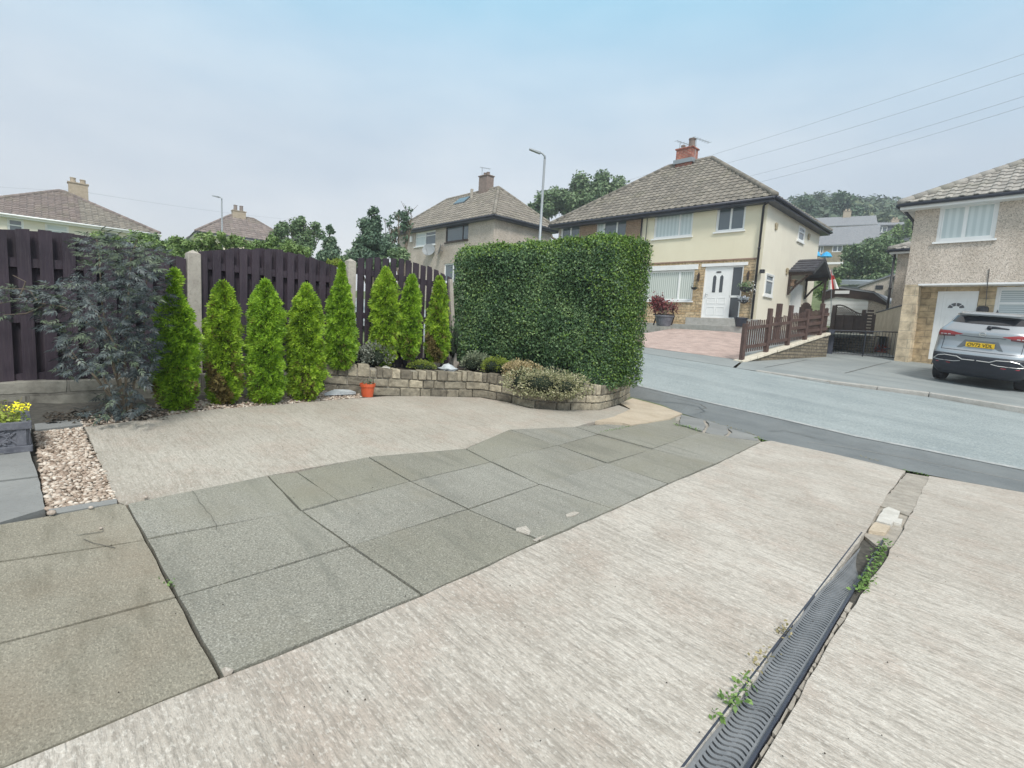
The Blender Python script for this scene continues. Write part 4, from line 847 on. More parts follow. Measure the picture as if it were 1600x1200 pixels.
# broken stones above the channel
sp = MB(); 
for q, dz in [([(1379, 782), (1417, 739), (1453, 745), (1432, 792), (1421, 806), (1374, 790)], .0), ([(1350, 834), (1373, 789), (1424, 803), (1399, 853), (1370, 850)], -.012)]: flag(sp, q, gap=.004, tilt=.0, dz=dz, amp=.008)
tag(sp.build('patched_concrete', M['kerb2']), kind='structure')
def chunk(q, m, label):
    pts = [onp(x, y) for x, y in q]; c = sum(pts, Vector())/len(pts); mb = MB(); flag(mb, q, gap=.0, tilt=.0, dz=.012, amp=.004, th=.03); o = mb.build('broken_stone', m, base=c); tag(o, label, 'stone', 'broken stones above the drain')
chunk([(1380, 797), (1388, 794), (1406, 801), (1402, 812), (1392, 822), (1369, 816)], M['rock_w'], 'white broken stone in the patch above the drain'); chunk([(1398, 812), (1410, 813), (1408, 821), (1396, 818)], M['rock_w'], 'small white chip at the edge of the right slab')
chunk([(1367, 818), (1391, 824), (1383, 835), (1357, 831)], M['conc_tan'], 'tan broken stone touching the end of the drain')
# weeds
def weed(pts_px, n, s_, m, label, P=PD, h=.05):
    c = sum((onp(x, y, P) for x, y in pts_px), Vector())/len(pts_px); pos, nr = [], []
    for _ in range(n):
        i = random.randrange(len(pts_px)-1) if len(pts_px) > 1 else 0; a, b = pts_px[i], pts_px[min(i+1, len(pts_px)-1)]; u = random.random(); p = onp(a[0]+(b[0]-a[0])*u, a[1]+(b[1]-a[1])*u, P)
        pos.append((p.x+random.gauss(0, .016), p.y+random.gauss(0, .016), p.z+random.uniform(0, h))); nr.append((random.gauss(0, .6), random.gauss(0, .6), 1))
    o = scatter('weed', M[m], None, *LEAF, pos, nr, np.random.uniform(s_*.6, s_*1.4, n), base=c); tag(o, label, 'weed', 'weeds in the joints'); return o
weed([(1385, 848), (1374, 875), (1355, 905), (1342, 925)], 300, .022, 'weed', 'broad green weeds growing beside the sunken grate', h=.03)
weed([(1150, 1092), (1140, 1100), (1133, 1104)], 50, .02, 'weed', 'green weed sprouting left of the middle grate', h=.03)
weed([(1228, 985), (1218, 995)], 40, .016, 'dryweed', 'dry brownish weed tuft left of the grate', h=.03); weed([(1199, 1020), (1165, 1062)], 40, .016, 'dryweed', 'sparse dry weeds between grate and left slab', h=.03); weed([(1170, 1060), (1152, 1085)], 40, .02, 'weed', 'small green weeds just above the big sprout', h=.02)
weed([(1125, 1118), (1119, 1126)], 14, .022, 'weed', 'lowest tiny weed at the left lip of the drain', h=.02)
weed([(940, 677), (966, 671), (985, 667)], 90, .016, 'weed', 'moss and grass in the long flag joint', h=.02); weed([(1052, 664), (1075, 668), (1093, 675)], 110, .022, 'weed', 'grass tuft line by the cracked stone edging', h=.03)
weed([(1104, 658), (1140, 669), (1160, 674), (1186, 685)], 150, .016, 'dryweed', 'dry grass along the edging and the tarmac', h=.025); weed([(1180, 686), (1190, 688)], 50, .02, 'weed', 'green tuft at the corner of the flags and big slab', h=.03)
weed([(1340, 712), (1375, 722)], 40, .012, 'dryweed', 'thin dry weed line on the slab edge at the road', PR, .015); weed([(1415, 737), (1452, 744)], 50, .016, 'weed', 'weeds where the drain line meets the tarmac', h=.02)
weed([(258, 905), (268, 920)], 14, .012, 'weed', 'tiny weed in the joint of the brown flags', h=.01)
weed([(285, 648), (300, 640), (330, 634), (440, 626), (505, 618)], 80, .016, 'weed', 'small weeds between conifers and concrete', h=.02)
# debris: dark leaf crumbs on the concrete (stuff)
pos = []; 
for _ in range(90):
    u = random.random(); p = onp(random.uniform(60, 1500), random.uniform(640, 1190)); pos.append((p.x, p.y, zon(PD, p.x, p.y)+.010))
tag(scatter('leaf_litter', M['soil'], None, SV, SF, pos, np.array([[0, 0, 1]]*90)+np.random.normal(size=(90, 3))*.1, np.random.uniform(.001, .003, 90)), 'tiny dark crumbs and bits scattered over the drive', 'litter', kind='stuff')
pos, nr = [], []
for _ in range(420):
    x = random.uniform(70, 262); p = onp(x, 654-(x-70)*.03+random.uniform(-7, 9)); pos.append((p.x, p.y, p.z+random.uniform(.0, .03))); nr.append((random.gauss(0, .4), random.gauss(0, .4), 1))
tag(scatter('leaf_litter', M['soil'], None, *LEAF, pos, nr, np.random.uniform(.02, .05, 420)), 'dead leaves lying under the dark shrub', 'litter', kind='stuff')
# ---------------------------------------------------------------- houses
class Fac:      # a vertical facade: origin O, horizontal direction e, inward normal n
    def __init__(s, O, e, n): s.O = O; s.e = e; s.n = n
    def P(s, a, h, dp=0): return Vector((s.O.x, s.O.y, 0))+s.e*a+s.n*dp+Z*h
    def hit(s, x, y, dp=0):
        r = ray(x, y); o = s.O+s.n*dp; t = (o.x*s.n.x+o.y*s.n.y)/(r.x*s.n.x+r.y*s.n.y); p = r*t; return (p-s.O).dot(s.e) if False else ((p.x-s.O.x)*s.e.x+(p.y-s.O.y)*s.e.y), p.z
    def rect(s, x0, y0, x1, y1, dp=0):
        a0, h1 = s.hit(x0, y0, dp); a1, h0 = s.hit(x1, y1, dp); return (min(a0, a1), h0, max(a0, a1), h1)
def wall(f, a0, a1, h0, h1, holes, m, name, parent, rev=.12, mr=None, dp=0):
    xs_ = sorted({a0, a1}|{min(max(v, a0), a1) for h in holes for v in (h[0], h[2])}); hs = sorted({h0, h1}|{min(max(v, h0), h1) for h in holes for v in (h[1], h[3])}); mb = MB()
    for i in range(len(xs_)-1):
        for j in range(len(hs)-1):
            cx, cz = (xs_[i]+xs_[i+1])/2, (hs[j]+hs[j+1])/2
            if any(h[0] < cx < h[2] and h[1] < cz < h[3] for h in holes): continue
            mb.quad(*[f.P(a, z, dp) for a, z in ((xs_[i], hs[j]), (xs_[i+1], hs[j]), (xs_[i+1], hs[j+1]), (xs_[i], hs[j+1]))])
    for h in holes:
        c = [(h[0], h[1]), (h[2], h[1]), (h[2], h[3]), (h[0], h[3])]
        for i in range(4):
            (a, z), (b, y) = c[i], c[(i+1) % 4]
            if h0-1e-6 <= (z+y)/2 <= h1+1e-6 and a0-1e-6 <= (a+b)/2 <= a1+1e-6: mb.quad(f.P(a, z, dp), f.P(b, y, dp), f.P(b, y, dp+rev), f.P(a, z, dp+rev))
    return mb.build(name, m, parent)
def fbox(mb, f, a0, a1, h0, h1, d0, d1, m=0):
    mb.hexa([f.P(a, h0, d) for a, d in ((a0, d0), (a1, d0), (a1, d1), (a0, d1))], [f.P(a, h1, d) for a, d in ((a0, d0), (a1, d0), (a1, d1), (a0, d1))], m)
def window(f, r, parent, mull=(), trans=(), fm='upvc', gm='glass', sill=True, dp=.05, fw=.055, glass2=None, sm=None, inner=.035, topl=None):
    a0, h0, a1, h1 = r; mb = MB()
    for A0, A1, H0, H1 in ((a0, a1, h0, h0+fw), (a0, a1, h1-fw, h1), (a0, a0+fw, h0+fw, h1-fw), (a1-fw, a1, h0+fw, h1-fw)): fbox(mb, f, A0, A1, H0, H1, dp, dp+.07)
    edges = [a0+fw]+[a0+(a1-a0)*u for u in mull]+[a1-fw]
    for u in mull: c = a0+(a1-a0)*u; fbox(mb, f, c-fw*.6, c+fw*.6, h0+fw, h1-fw, dp+.002, dp+.068)
    for (u, i) in trans:
        c = h0+(h1-h0)*u; A, B = (edges[i], edges[i+1]) if i is not None else (a0+fw, a1-fw); fbox(mb, f, A+.01, B-.01, c-fw*.5, c+fw*.5, dp+.004, dp+.066)
    if inner:        # sash frames
        for A, B in zip(edges[:-1], edges[1:]):
            A, B = A+.005, B-.005
            for A0, A1, H0, H1 in ((A, B, h0+fw, h0+fw+inner), (A, B, h1-fw-inner, h1-fw), (A, A+inner, h0+fw+inner, h1-fw-inner), (B-inner, B, h0+fw+inner, h1-fw-inner)): fbox(mb, f, A0, A1, H0, H1, dp+.012, dp+.06)
    o = mb.build('window', M[fm], parent)
    for k_, (A, B) in enumerate(zip(edges[:-1], edges[1:])):
        mb = MB(); mb.quad(*[f.P(a, z, dp+.035) for a, z in ((A, h0+fw*.5), (B, h0+fw*.5), (B, h1-fw*.5), (A, h1-fw*.5))]); g_ = glass2[k_] if glass2 else gm; mb.build('pane', M[g_], o)
    if sill: mb = MB(); fbox(mb, f, a0-.06, a1+.06, h0-.06, h0, -.07, dp+.05); mb.build('sill', M[sm or fm], o)
    return o
def rooftiles(mb, A, B, C, D, nrm_up, tile=.30, course=.30, wav=.03, lift=.03):
    """A,B eave left/right; D,C ridge left/right"""
    L = (((A+B)/2-(C+D)/2)).length; n_ = max(2, int(L/course)); ex = (B-A).normalized(); W0 = (B-A).length; nn_ = ex.cross((D-A)); nn_ = nn_.normalized(); nn_ = nn_ if nn_.z > 0 else -nn_
    prof = [(0, 0), (.42, 0), (.56, wav), (.80, wav), (.94, 0)]
    def X(u, v): a = A.lerp(D, v); b = B.lerp(C, v); s0 = (a-A).dot(ex); s1_ = (b-A).dot(ex); return s0, s1_
    up = ((D-A)-ex*((D-A).dot(ex)))
    for i in range(n_):
        v0, v1 = i/n_, (i+1)/n_; s0a, s0b = X(0, v0); s1a, s1b = X(0, v1); o = (i % 2)*0*tile; k = int(math.floor(s0a/tile))-1; cols = []
        while k*tile < s0b:
            cols.append([((k+p)*tile, h) for p, h in prof]); k += 1
        for c in cols:
            jl = random.uniform(-.004, .006); pts = c+[(c[0][0]+tile*.995, 0)]; row0, row1, rowb = [], [], []
            for s, h in pts:
                a_, b_ = min(max(s, s0a), s0b), min(max(s, s1a), s1b)
                row0.append(A+ex*a_+up*v0+nn_*(h+lift+jl)); row1.append(A+ex*b_+up*v1+nn_*(h+.002)); rowb.append(A+ex*a_+up*v0+nn_*(h-.004))
            if abs((row0[0]-row0[-1]).length) < 1e-4 and abs((row1[0]-row1[-1]).length) < 1e-4: continue
            m_ = len(pts); mb.add(row0+row1+rowb, [(q, q+1, m_+q+1, m_+q) for q in range(m_-1)]+[(2*m_+q, 2*m_+q+1, q+1, q) for q in range(m_-1)])
def ridge(mb, a, b, r=.11, seg=.42):
    n_ = max(1, int((b-a).length/seg))
    for i in range(n_): p, q = a.lerp(b, i/n_), a.lerp(b, (i+1)/n_); mb.tube([p, p.lerp(q, .93), q], [r*1.06, r, r*.98], 8)
def hiproof(f, Wd, Dp, ze, zr, parent, tm, rm, ov=.35, gut='navy', fascia='navy', inset=None, tile=.30, course=.30, far=False, two=None):
    """f.e along the front, f.n into the house"""
    ins = (Dp/2+ov) if inset is None else inset
    a = [f.P(-ov, ze, -ov), f.P(Wd+ov, ze, -ov), f.P(Wd+ov, ze, Dp+ov), f.P(-ov, ze, Dp+ov)]; R0 = f.P(-ov+ins, zr, Dp/2); R1 = f.P(Wd+ov-ins, zr, Dp/2)
    mb = MB()
    if two:
        mid = f.P(Wd*two[0], ze, -ov); midr = f.P(Wd*two[0], zr, Dp/2); rooftiles(mb, a[0], mid, midr, R0, 1, tile, course)
    else: rooftiles(mb, a[0], a[1], R1, R0, 1, tile, course)
    rooftiles(mb, a[1], a[2], R1, R1, 1, tile, course); rooftiles(mb, a[2], a[3], R0, R1, 1, tile*2, course*2); rooftiles(mb, a[3], a[0], R0, R0, 1, tile, course)
    under = [p-Z*.03 for p in a]; mb2 = MB(); mb2.quad(under[0], under[1], R1-Z*.05, R0-Z*.05); mb2.add([under[1], under[2], R1-Z*.05], [(0, 1, 2)]); mb2.quad(under[2], under[3], R0-Z*.05, R1-Z*.05); mb2.add([under[3], under[0], R0-Z*.05], [(0, 1, 2)])
    rf_ = mb.build('roof', M[tm], parent); mb2.build('roof_underlay', M['black'], rf_)
    if two: mb = MB(); rooftiles(mb, mid, a[1], R1, midr, 1, tile, course); mb.build('roof', M[two[1]], parent)
    mb = MB(); ridge(mb, R0, R1)
    for p, q in ((a[0], R0), (a[1], R1), (a[2], R1), (a[3], R0)): ridge(mb, p+Z*.03, q)
    mb.build('ridge_tiles', M[rm], rf_, True)
    mb = MB(); c = [f.P(x, ze-.02, y) for x, y in ((-ov+.03, -ov+.03), (Wd+ov-.03, -ov+.03), (Wd+ov-.03, Dp+ov-.03), (-ov+.03, Dp+ov-.03))]; c2 = [f.P(x, ze-.02, y) for x, y in ((-ov+.06, -ov+.06), (Wd+ov-.06, -ov+.06), (Wd+ov-.06, Dp+ov-.06), (-ov+.06, Dp+ov-.06))]
    for i in range(4):
        j = (i+1) % 4; mb.hexa([c[i]-Z*.17, c[j]-Z*.17, c2[j]-Z*.17, c2[i]-Z*.17], [c[i], c[j], c2[j], c2[i]])
    mb.build('fascia', M[fascia], parent)
    mb = MB(); mb.quad(*[p-Z*.168 for p in c2]); mb.build('soffit', M['upvc' if fascia == 'upvc' else fascia], parent)
    mb = MB()
    for i in range(4):
        j = (i+1) % 4; o_ = (a[i]+a[j])/2-(a[0]+a[2])/2; o_.z = 0; o_ = o_.normalized()*.04; mb.tube([a[i]+o_-Z*.06, a[j]+o_-Z*.06], .055, 8)
    mb.build('gutter', M[gut], parent, True); return R0, R1, rf_
def chimney(c, sx, sy, z0, z1, ex, ey, parent, mt, pots, potm='chim_buff', mside=None, ph=.38):
    mb = MB(); c = Vector((c.x, c.y, 0)); mb.box(c+Z*((z0+z1)/2), sx, sy, z1-z0, ex, ey); mb.box(c+Z*(z1+.03), sx+.10, sy+.10, .06, ex, ey); o = mb.build('chimney', mt, parent); 
    if mside is not None:
        o.data.materials.append(mside)
        for p in o.data.polygons:
            if abs(Vector(p.normal).dot(ex)) > .7: p.material_index = 1
    for i, (t, r_, h) in enumerate(pots):
        mb = MB(); q = c+ex*(sx*t)+Z*(z1+.06); mb.lathe(q, [(r_*1.1, 0), (r_, .05), (r_*.9, h-.06), (r_*1.05, h-.05), (r_*1.05, h), (r_*.6, h), (r_*.6, h-.1)], 12); mb.build('chimney_pot', M[potm], o)
    return o
def aerial(base, h, dirn, L, parent, n_=7):
    mb = MB(); t = base+Z*h; mb.tube([base, t], .018, 5); mb.tube([t-dirn*L*.2, t+dirn*L*.8], .014, 5); s = Vector((-dirn.y, dirn.x, 0)).normalized()
    for i in range(n_): p = t-dirn*L*.2+dirn*L*i/(n_-1); mb.tube([p-s*.16-Z*.0, p+s*.16], .008, 4)
    mb.build('aerial', M['galv'], parent)
def dish(f, a, h, r_, parent, sgn=1):
    mb = MB(); c = f.P(a, h, -.28); ax = (-f.n*.8+f.e*.5*sgn+Z*.25).normalized(); u = ax.cross(Z).normalized(); v = u.cross(ax); k0 = len(mb.v); n_ = 18
    for q in (0, .5, 1):
        for j in range(n_): t = 6.2832*j/n_; mb.v.append(tuple(c+(u*math.cos(t)*1.12+v*math.sin(t))*r_*max(q, .02)+ax*(.09*q*q-.06)))
    for i in range(2):
        for j in range(n_): A_ = i*n_+j; B_ = i*n_+(j+1) % n_; mb.f.append((A_, B_, B_+n_, A_+n_)); mb.m.append(0)
    mb.tube([c-ax*.05, f.P(a, h-.05, -.01)], .025, 6); mb.tube([c-v*r_*.95, c+ax*.38-v*.1], .012, 5); mb.box(c+ax*.38-v*.1, .06, .06, .1); mb.build('satellite_dish', M['dishgrey'], parent)
M['dishgrey'] = mat('dish_grey', (.28, .30, .31), .5)
def pipe(pts, r_, parent, m='black'):
    mb = MB(); mb.tube(pts, r_, 8)
    for a, b in zip(pts[:-1], pts[1:]):
        n_ = int((b-a).length/1.8)
        for i in range(1, n_+1): p = a.lerp(b, i/(n_+1)); d = (b-a).normalized(); mb.tube([p-d*.03, p+d*.03], r_*1.35, 8)
    mb.build('downpipe', M[m], parent, True)
def dirdeg(d): return Vector((math.sin(R(d)), math.cos(R(d)), 0))
# ---- cream semi across the road
Oc = at(1187, 440, 20.6); F1 = Fac(Oc, dirdeg(-45.3), dirdeg(44.7)); S1 = Fac(Oc, dirdeg(44.7), dirdeg(-45.3))
W1 = F1.hit(872, 380)[0]; D1 = S1.hit(1277, 400)[0]; ze1 = F1.hit(1199, 311)[1]; zg1 = at(1120, 507, 21.4).z
zr1 = F1.hit(1113, 247, D1/2)[1]; zl1 = F1.hit(1009, 412.5)[1]
print('H1 W,D,eave,ridge,ground', W1, D1, ze1, zr1, zg1, 'ridge ends', F1.hit(1113, 248, D1/2), F1.hit(1037, 263, D1/2))
h1 = empty('house', Vector((Oc.x, Oc.y, zg1)), 'cream rendered semi-detached house with white front door, stone ground floor and pink block drive', 'house')
mid = F1.hit(1002, 380)[0]
wA = F1.rect(1023.5, 334, 1080.5, 368.5); wB = F1.rect(1121, 322.5, 1162.5, 359); wC = F1.rect(1002, 426, 1081, 470); dA = F1.rect(1102, 417, 1154, 498)
wC = (wC[0], F1.hit(1045, 470)[1], wC[2], F1.hit(1045, 422.5)[1])
wD = F1.rect(931.5, 346, 978, 378); wE = F1.rect(876.7, 353, 905, 382)
wall(F1, 0, mid, zl1, ze1, [wA, wB], M['render_cream'], 'front_wall', h1); wall(F1, mid, W1, zg1-1, ze1, [wD, wE], M['peb_pink'], 'neighbour_front_wall', h1)
wall(F1, .22, mid, zg1-1.2, zl1, [wC, dA], M['stone_clad'], 'stone_cladding', h1, dp=-.0); wall(F1, 0, .22, zg1-1.2, zl1, [], M['render_cream'], 'corner_strip', h1, dp=-.004)
mb = MB(); fbox(mb, F1, .18, mid, zl1-.03, zl1+.03, -.03, .02); mb.build('string_course', surf('brown_flashing', (.25, .15, .11), (.34, .24, .18), 5, .8), h1)
mb = MB(); lz = F1.rect(1011, 414, 1093, 420); 
fbox(mb, F1, wC[0]-.15, wC[2]+.1, wC[3], zl1-.12, -.03, .05); fbox(mb, F1, dA[0]-.15, dA[2]+.15, dA[3], zl1-.12, -.03, .05); mb.build('lintel', M['white'], h1)
for r_ in (F1.rect(906.5, 352, 930.5, 378), F1.rect(979.5, 341, 1000, 372)):
    mb = MB(); fbox(mb, F1, r_[0], r_[2], r_[1]-1, ze1-.1, -.02, .02); mb.build('brown_panel', M['peb_brown'], h1)
window(F1, wA, h1, (.34,), gm='blind_w'); window(F1, wB, h1, (.5,), glass2=['glass', 'glass']); window(F1, wC, h1, (.27,), gm='blind_v'); window(F1, wD, h1, (.33, .74), glass2=['glass', 'glass', 'blind_w']); window(F1, wE, h1, (.5,))
wall(S1, 0, D1, zg1-1.2, ze1, [], M['render_side'], 'side_wall', h1)
BK = Fac(F1.P(0, 0, D1), F1.e, F1.n); wall(BK, 0, W1, zg1-1, ze1, [], M['render_side'], 'rear_wall', h1); S1b = Fac(F1.P(W1, 0), S1.e, S1.n); wall(S1b, 0, D1, zg1-1, ze1, [], M['peb_pink'], 'far_side_wall', h1)
for r_, tr_ in ((S1.rect(1248, 352, 1254.5, 380), .62), (S1.rect(1196.5, 426, 1205, 464), .68)):
    mb = MB(); window(S1, r_, h1, (), ((tr_, None),), dp=-.045, fw=.06)
sdo = S1.rect(1237.5, 441, 1248, 490); mb = MB(); fbox(mb, S1, sdo[0], sdo[2], sdo[1]-.1, sdo[3], -.03, .03); sd_o = mb.build('side_door', M['galvdoor'] if 'galvdoor' in M else M['upvc'], h1)
R0, R1_, rf1 = hiproof(F1, W1, D1, ze1, zr1, h1, 'tile_grey', 'tile_grey', ov=.38, inset=F1.hit(1113, 248, D1/2)[0]+.38)
# front door with side light
def door(f, r, parent, leaf, fanlight=False, side=True, dp=.03):
    a0, h0, a1, h1_ = r; la, lb = leaf; mb = MB(); fw = .06
    for A0, A1, H0, H1 in ((a0, a1, h1_-fw, h1_), (a0, a0+fw, h0, h1_-fw), (a1-fw, a1, h0, h1_-fw), (a0+fw, a1-fw, h0, h0+.04)): fbox(mb, f, A0, A1, H0, H1, dp, dp+.07)
    d = mb.build('front_door', M['upvc'], parent); mb = MB(); fbox(mb, f, la, lb, h0+.04, h1_-fw, dp+.02, dp+.06); W_, H_ = lb-la, h1_-h0; dr_ = mb.build('door_leaf', M['upvc'], d, bevel=.004)
    mb = MB()
    def frm(A, B, H0, H1, t=.018):
        for q in ((A, B, H0, H0+t), (A, B, H1-t, H1), (A, A+t, H0+t, H1-t), (B-t, B, H0+t, H1-t)): fbox(mb, f, *q, dp+.008, dp+.022)
    if fanlight:
        frm(la+W_*.12, lb-W_*.12, h0+H_*.73, h0+H_*.90, .012)
        for (u0, u1) in ((.14, .47), (.53, .86)):
            frm(la+W_*u0, la+W_*u1, h0+H_*.40, h0+H_*.64); frm(la+W_*u0, la+W_*u1, h0+H_*.08, h0+H_*.34)
    else:
        for (u0, u1) in ((.14, .47), (.53, .86)): frm(la+W_*u0, la+W_*u1, h0+H_*.28, h0+H_*.40); frm(la+W_*u0, la+W_*u1, h0+H_*.06, h0+H_*.22)
    mb.build('panel_moulding', M['upvc'], d, bevel=.002)
    mb = MB(); c_ = (la+lb)/2
    if fanlight:
        cz = h0+H_*.755; ro, ri = W_*.30, W_*.13
        for s_ in range(4):
            t0, t1 = math.pi*(s_/4)+.07, math.pi*((s_+1)/4)-.07; pts = [f.P(c_+ro*math.cos(t0+(t1-t0)*q/4), cz+ro*.85*math.sin(t0+(t1-t0)*q/4), dp+.012) for q in range(5)]+[f.P(c_+ri*math.cos(t1-(t1-t0)*q/2), cz+ri*.85*math.sin(t1-(t1-t0)*q/2), dp+.012) for q in range(3)]; mb.poly(pts)
    else:
        for u in (.36, .64):
            x = la+W_*u; pts = [(x-W_*.065, h0+H_*.50), (x+W_*.065, h0+H_*.50), (x+W_*.065, h0+H_*.80), (x, h0+H_*.84), (x-W_*.065, h0+H_*.80)]; mb.poly([f.P(a, z, dp+.012) for a, z in pts])
    mb.build('door_glass', M['glass_d'], d); mb = MB(); hx = lb-.07; mb.tube([f.P(hx, h0+H_*.48, dp-.03), f.P(hx, h0+H_*.42, dp-.03)], .012, 6); mb.tube([f.P(hx, h0+H_*.46, dp-.03), f.P(hx-.1, h0+H_*.46, dp-.03)], .009, 6); mb.build('handle', M['galv'], d)
    if not fanlight:
        mb = MB(); fbox(mb, f, c_-.10, c_+.10, h0+H_*.88, h0+H_*.905, dp-.0, dp+.02); mb.build('letter_plate', M['black'], d)
    if side:
        A, B = (a0+fw, la) if la-a0 > a1-lb else (lb, a1-fw); mb = MB(); mb.quad(*[f.P(a, z, dp+.04) for a, z in ((A, h0), (B, h0), (B, h1_), (A, h1_))]); mb.build('side_light', M['glass_d'], d); mb = MB(); fbox(mb, f, A, B, h0+H_*.40, h0+H_*.44, dp+.01, dp+.06); fbox(mb, f, (B-.05) if A < la else A, B if A < la else A+.05, h0, h1_-fw, dp+.01, dp+.06); mb.build('side_light_bar', M['upvc'], d)
    return d
door(F1, dA, h1, (F1.hit(1139, 460)[0], dA[2]-.06))
# step in front of the door, patio kerb
mb = MB(); st0 = F1.P(dA[0]-.1, dA[1], 0); fbox(mb, F1, dA[0]-.9, dA[2]+.5, dA[1]-.5, dA[1]-.02, -.35, .02); tag(mb.build('door_step', M['kerb'], bevel=.01), 'stone step below the white front door of the cream house', 'step')
pz = at(1100, 507, 20.3).z; pk = MB(); A_ = F1.hit(1168, 516, -.9)[0]; B_ = F1.hit(1050, 508, -.9)[0]
pk.hexa([F1.P(a, pz-.9, d) for a, d in ((-.1, -1.0), (B_, -1.0), (B_, 0), (-.1, 0))], [F1.P(a, pz, d) for a, d in ((-.1, -1.0), (B_, -1.0), (B_, 0), (-.1, 0))]); pk.hexa([F1.P(a, pz-.9, d) for a, d in ((B_, -1.9), (W1, -1.9), (W1, 0), (B_, 0))], [F1.P(a, pz-.02, d) for a, d in ((B_, -1.9), (W1, -1.9), (W1, 0), (B_, 0))]); tag(pk.build('patio_ledge', M['kerb'], bevel=.01), kind='structure')
# chimney, aerials, dish
cc = F1.P((F1.hit(1113, 248, D1/2)[0]+F1.hit(1037, 263, D1/2)[0])/2-.1, 0, D1/2); rx = F1.hit(1074, 235, D1/2)
ca = F1.hit(1058, 250, D1/2)[0]; cb = F1.hit(1089, 250, D1/2)[0]; cw_ = abs(ca-cb)*.80; cpos = F1.P(rx[0], 0, D1/2)
chimney(cpos, cw_, .62, zr1-.6, rx[1], F1.e, F1.n, h1, M['brick'], [(.28, .11, .22), (-.25, .17, .46)], 'chim_dark', M['brick_n'])
mb = MB(); mb.box(cpos+Z*(zr1+.02), cw_+.16, .80, .20, F1.e, F1.n); mb.build('lead_flashing', M['galv'], h1)
aerial(cpos+F1.e*cw_*.5+Z*(rx[1]-.5), 1.0, dirdeg(60), 1.3, h1); aerial(cpos-F1.e*cw_*.5+Z*(rx[1]-.7), 1.2, dirdeg(60), 1.2, h1)
da_, dh_ = F1.hit(1006, 386, -.3); dish(F1, da_, dh_, .30, h1)
pipe([F1.P(*F1.hit(1206, 316), -.30), F1.P(.12, F1.hit(1199, 322)[1], -.12), F1.P(.12, zg1-.2, -.10)], .045, h1); pipe([F1.P(mid, ze1-.2, -.1), F1.P(mid, zg1, -.08)], .035, h1); pipe([F1.P(mid-.25, ze1-.2, -.06), F1.P(mid-.25, zl1+.2, -.05)], .015, h1)
# side canopy with brackets
def canopy():
    a0, _ = S1.hit(1238, 432); a1, _ = S1.hit(1272, 432); zt = S1.hit(1250, 407)[1]; wd = .95; zb_ = zt-.68
    a0, a1 = sdo[0]-.55, sdo[2]+.45; can = empty('door_canopy', S1.P((a0+a1)/2, zb_), 'dark tiled pitched canopy over the side door of the cream house', 'canopy'); mb = MB()
    # gable roof, ridge runs outward from the wall
    mid_ = (a0+a1)/2; hz = zt
    for sgn, ae in ((-1, a0-.1), (1, a1+.1)):
        n_ = 5
        for i in range(n_):
            u0, u1 = i/n_, (i+1)/n_; A, B = ae+(mid_-ae)*u0, ae+(mid_-ae)*u1; z0, z1 = zb_+(hz-zb_)*u0, zb_+(hz-zb_)*u1
            mb.hexa([S1.P(A, z0, -wd-.1), S1.P(A, z0, 0), S1.P(B, z1, 0), S1.P(B, z1, -wd-.1)], [S1.P(A, z0+.07, -wd-.1), S1.P(A, z0+.07, 0), S1.P(B, z1+.03, 0), S1.P(B, z1+.03, -wd-.1)])
    mb.build('canopy_roof', M['blacktile'], can); mb = MB()
    for d in (-wd-.06,):
        mb.hexa([S1.P(a0-.08, zb_-.1, d-.03), S1.P(a0-.08, zb_-.1, d+.03), S1.P(mid_, hz-.1, d+.03), S1.P(mid_, hz-.1, d-.03)], [S1.P(a0-.08, zb_+.06, d-.03), S1.P(a0-.08, zb_+.06, d+.03), S1.P(mid_, hz+.06, d+.03), S1.P(mid_, hz+.06, d-.03)])
        mb.hexa([S1.P(a1+.08, zb_-.1, d-.03), S1.P(a1+.08, zb_-.1, d+.03), S1.P(mid_, hz-.1, d+.03), S1.P(mid_, hz-.1, d-.03)], [S1.P(a1+.08, zb_+.06, d-.03), S1.P(a1+.08, zb_+.06, d+.03), S1.P(mid_, hz+.06, d+.03), S1.P(mid_, hz+.06, d-.03)])
    mb.build('bargeboard', M['black'], can); mb = MB()
    for a in (a0, a1):
        mb = MB(); mb.hexa([S1.P(a-.05, zb_-.14, -wd), S1.P(a+.05, zb_-.14, -wd), S1.P(a+.05, zb_-.14, 0), S1.P(a-.05, zb_-.14, 0)], [S1.P(a-.05, zb_, -wd), S1.P(a+.05, zb_, -wd), S1.P(a+.05, zb_, 0), S1.P(a-.05, zb_, 0)])
        mb.tube([S1.P(a, zb_-.1, -wd+.08), S1.P(a, zb_-.55, -.35), S1.P(a, zb_-.95, -.06)], .045, 6); mb.tube([S1.P(a, zb_, -.06), S1.P(a, zb_-1.0, -.06)], .05, 4); mb.build('bracket', M['brownwood'], can)
    mb = MB(); mb.tube([S1.P(a1, zb_-.1, -wd+.1), S1.P(a1, zg1-1.2, -wd+.1)], .06, 4); mb.build('canopy_post', M['brownwood'], can)
M['blacktile'] = surf('dark_canopy_tiles', (.045, .045, .055), (.085, .085, .10), 5, .6, [], [(20, I3, .006)])
canopy()
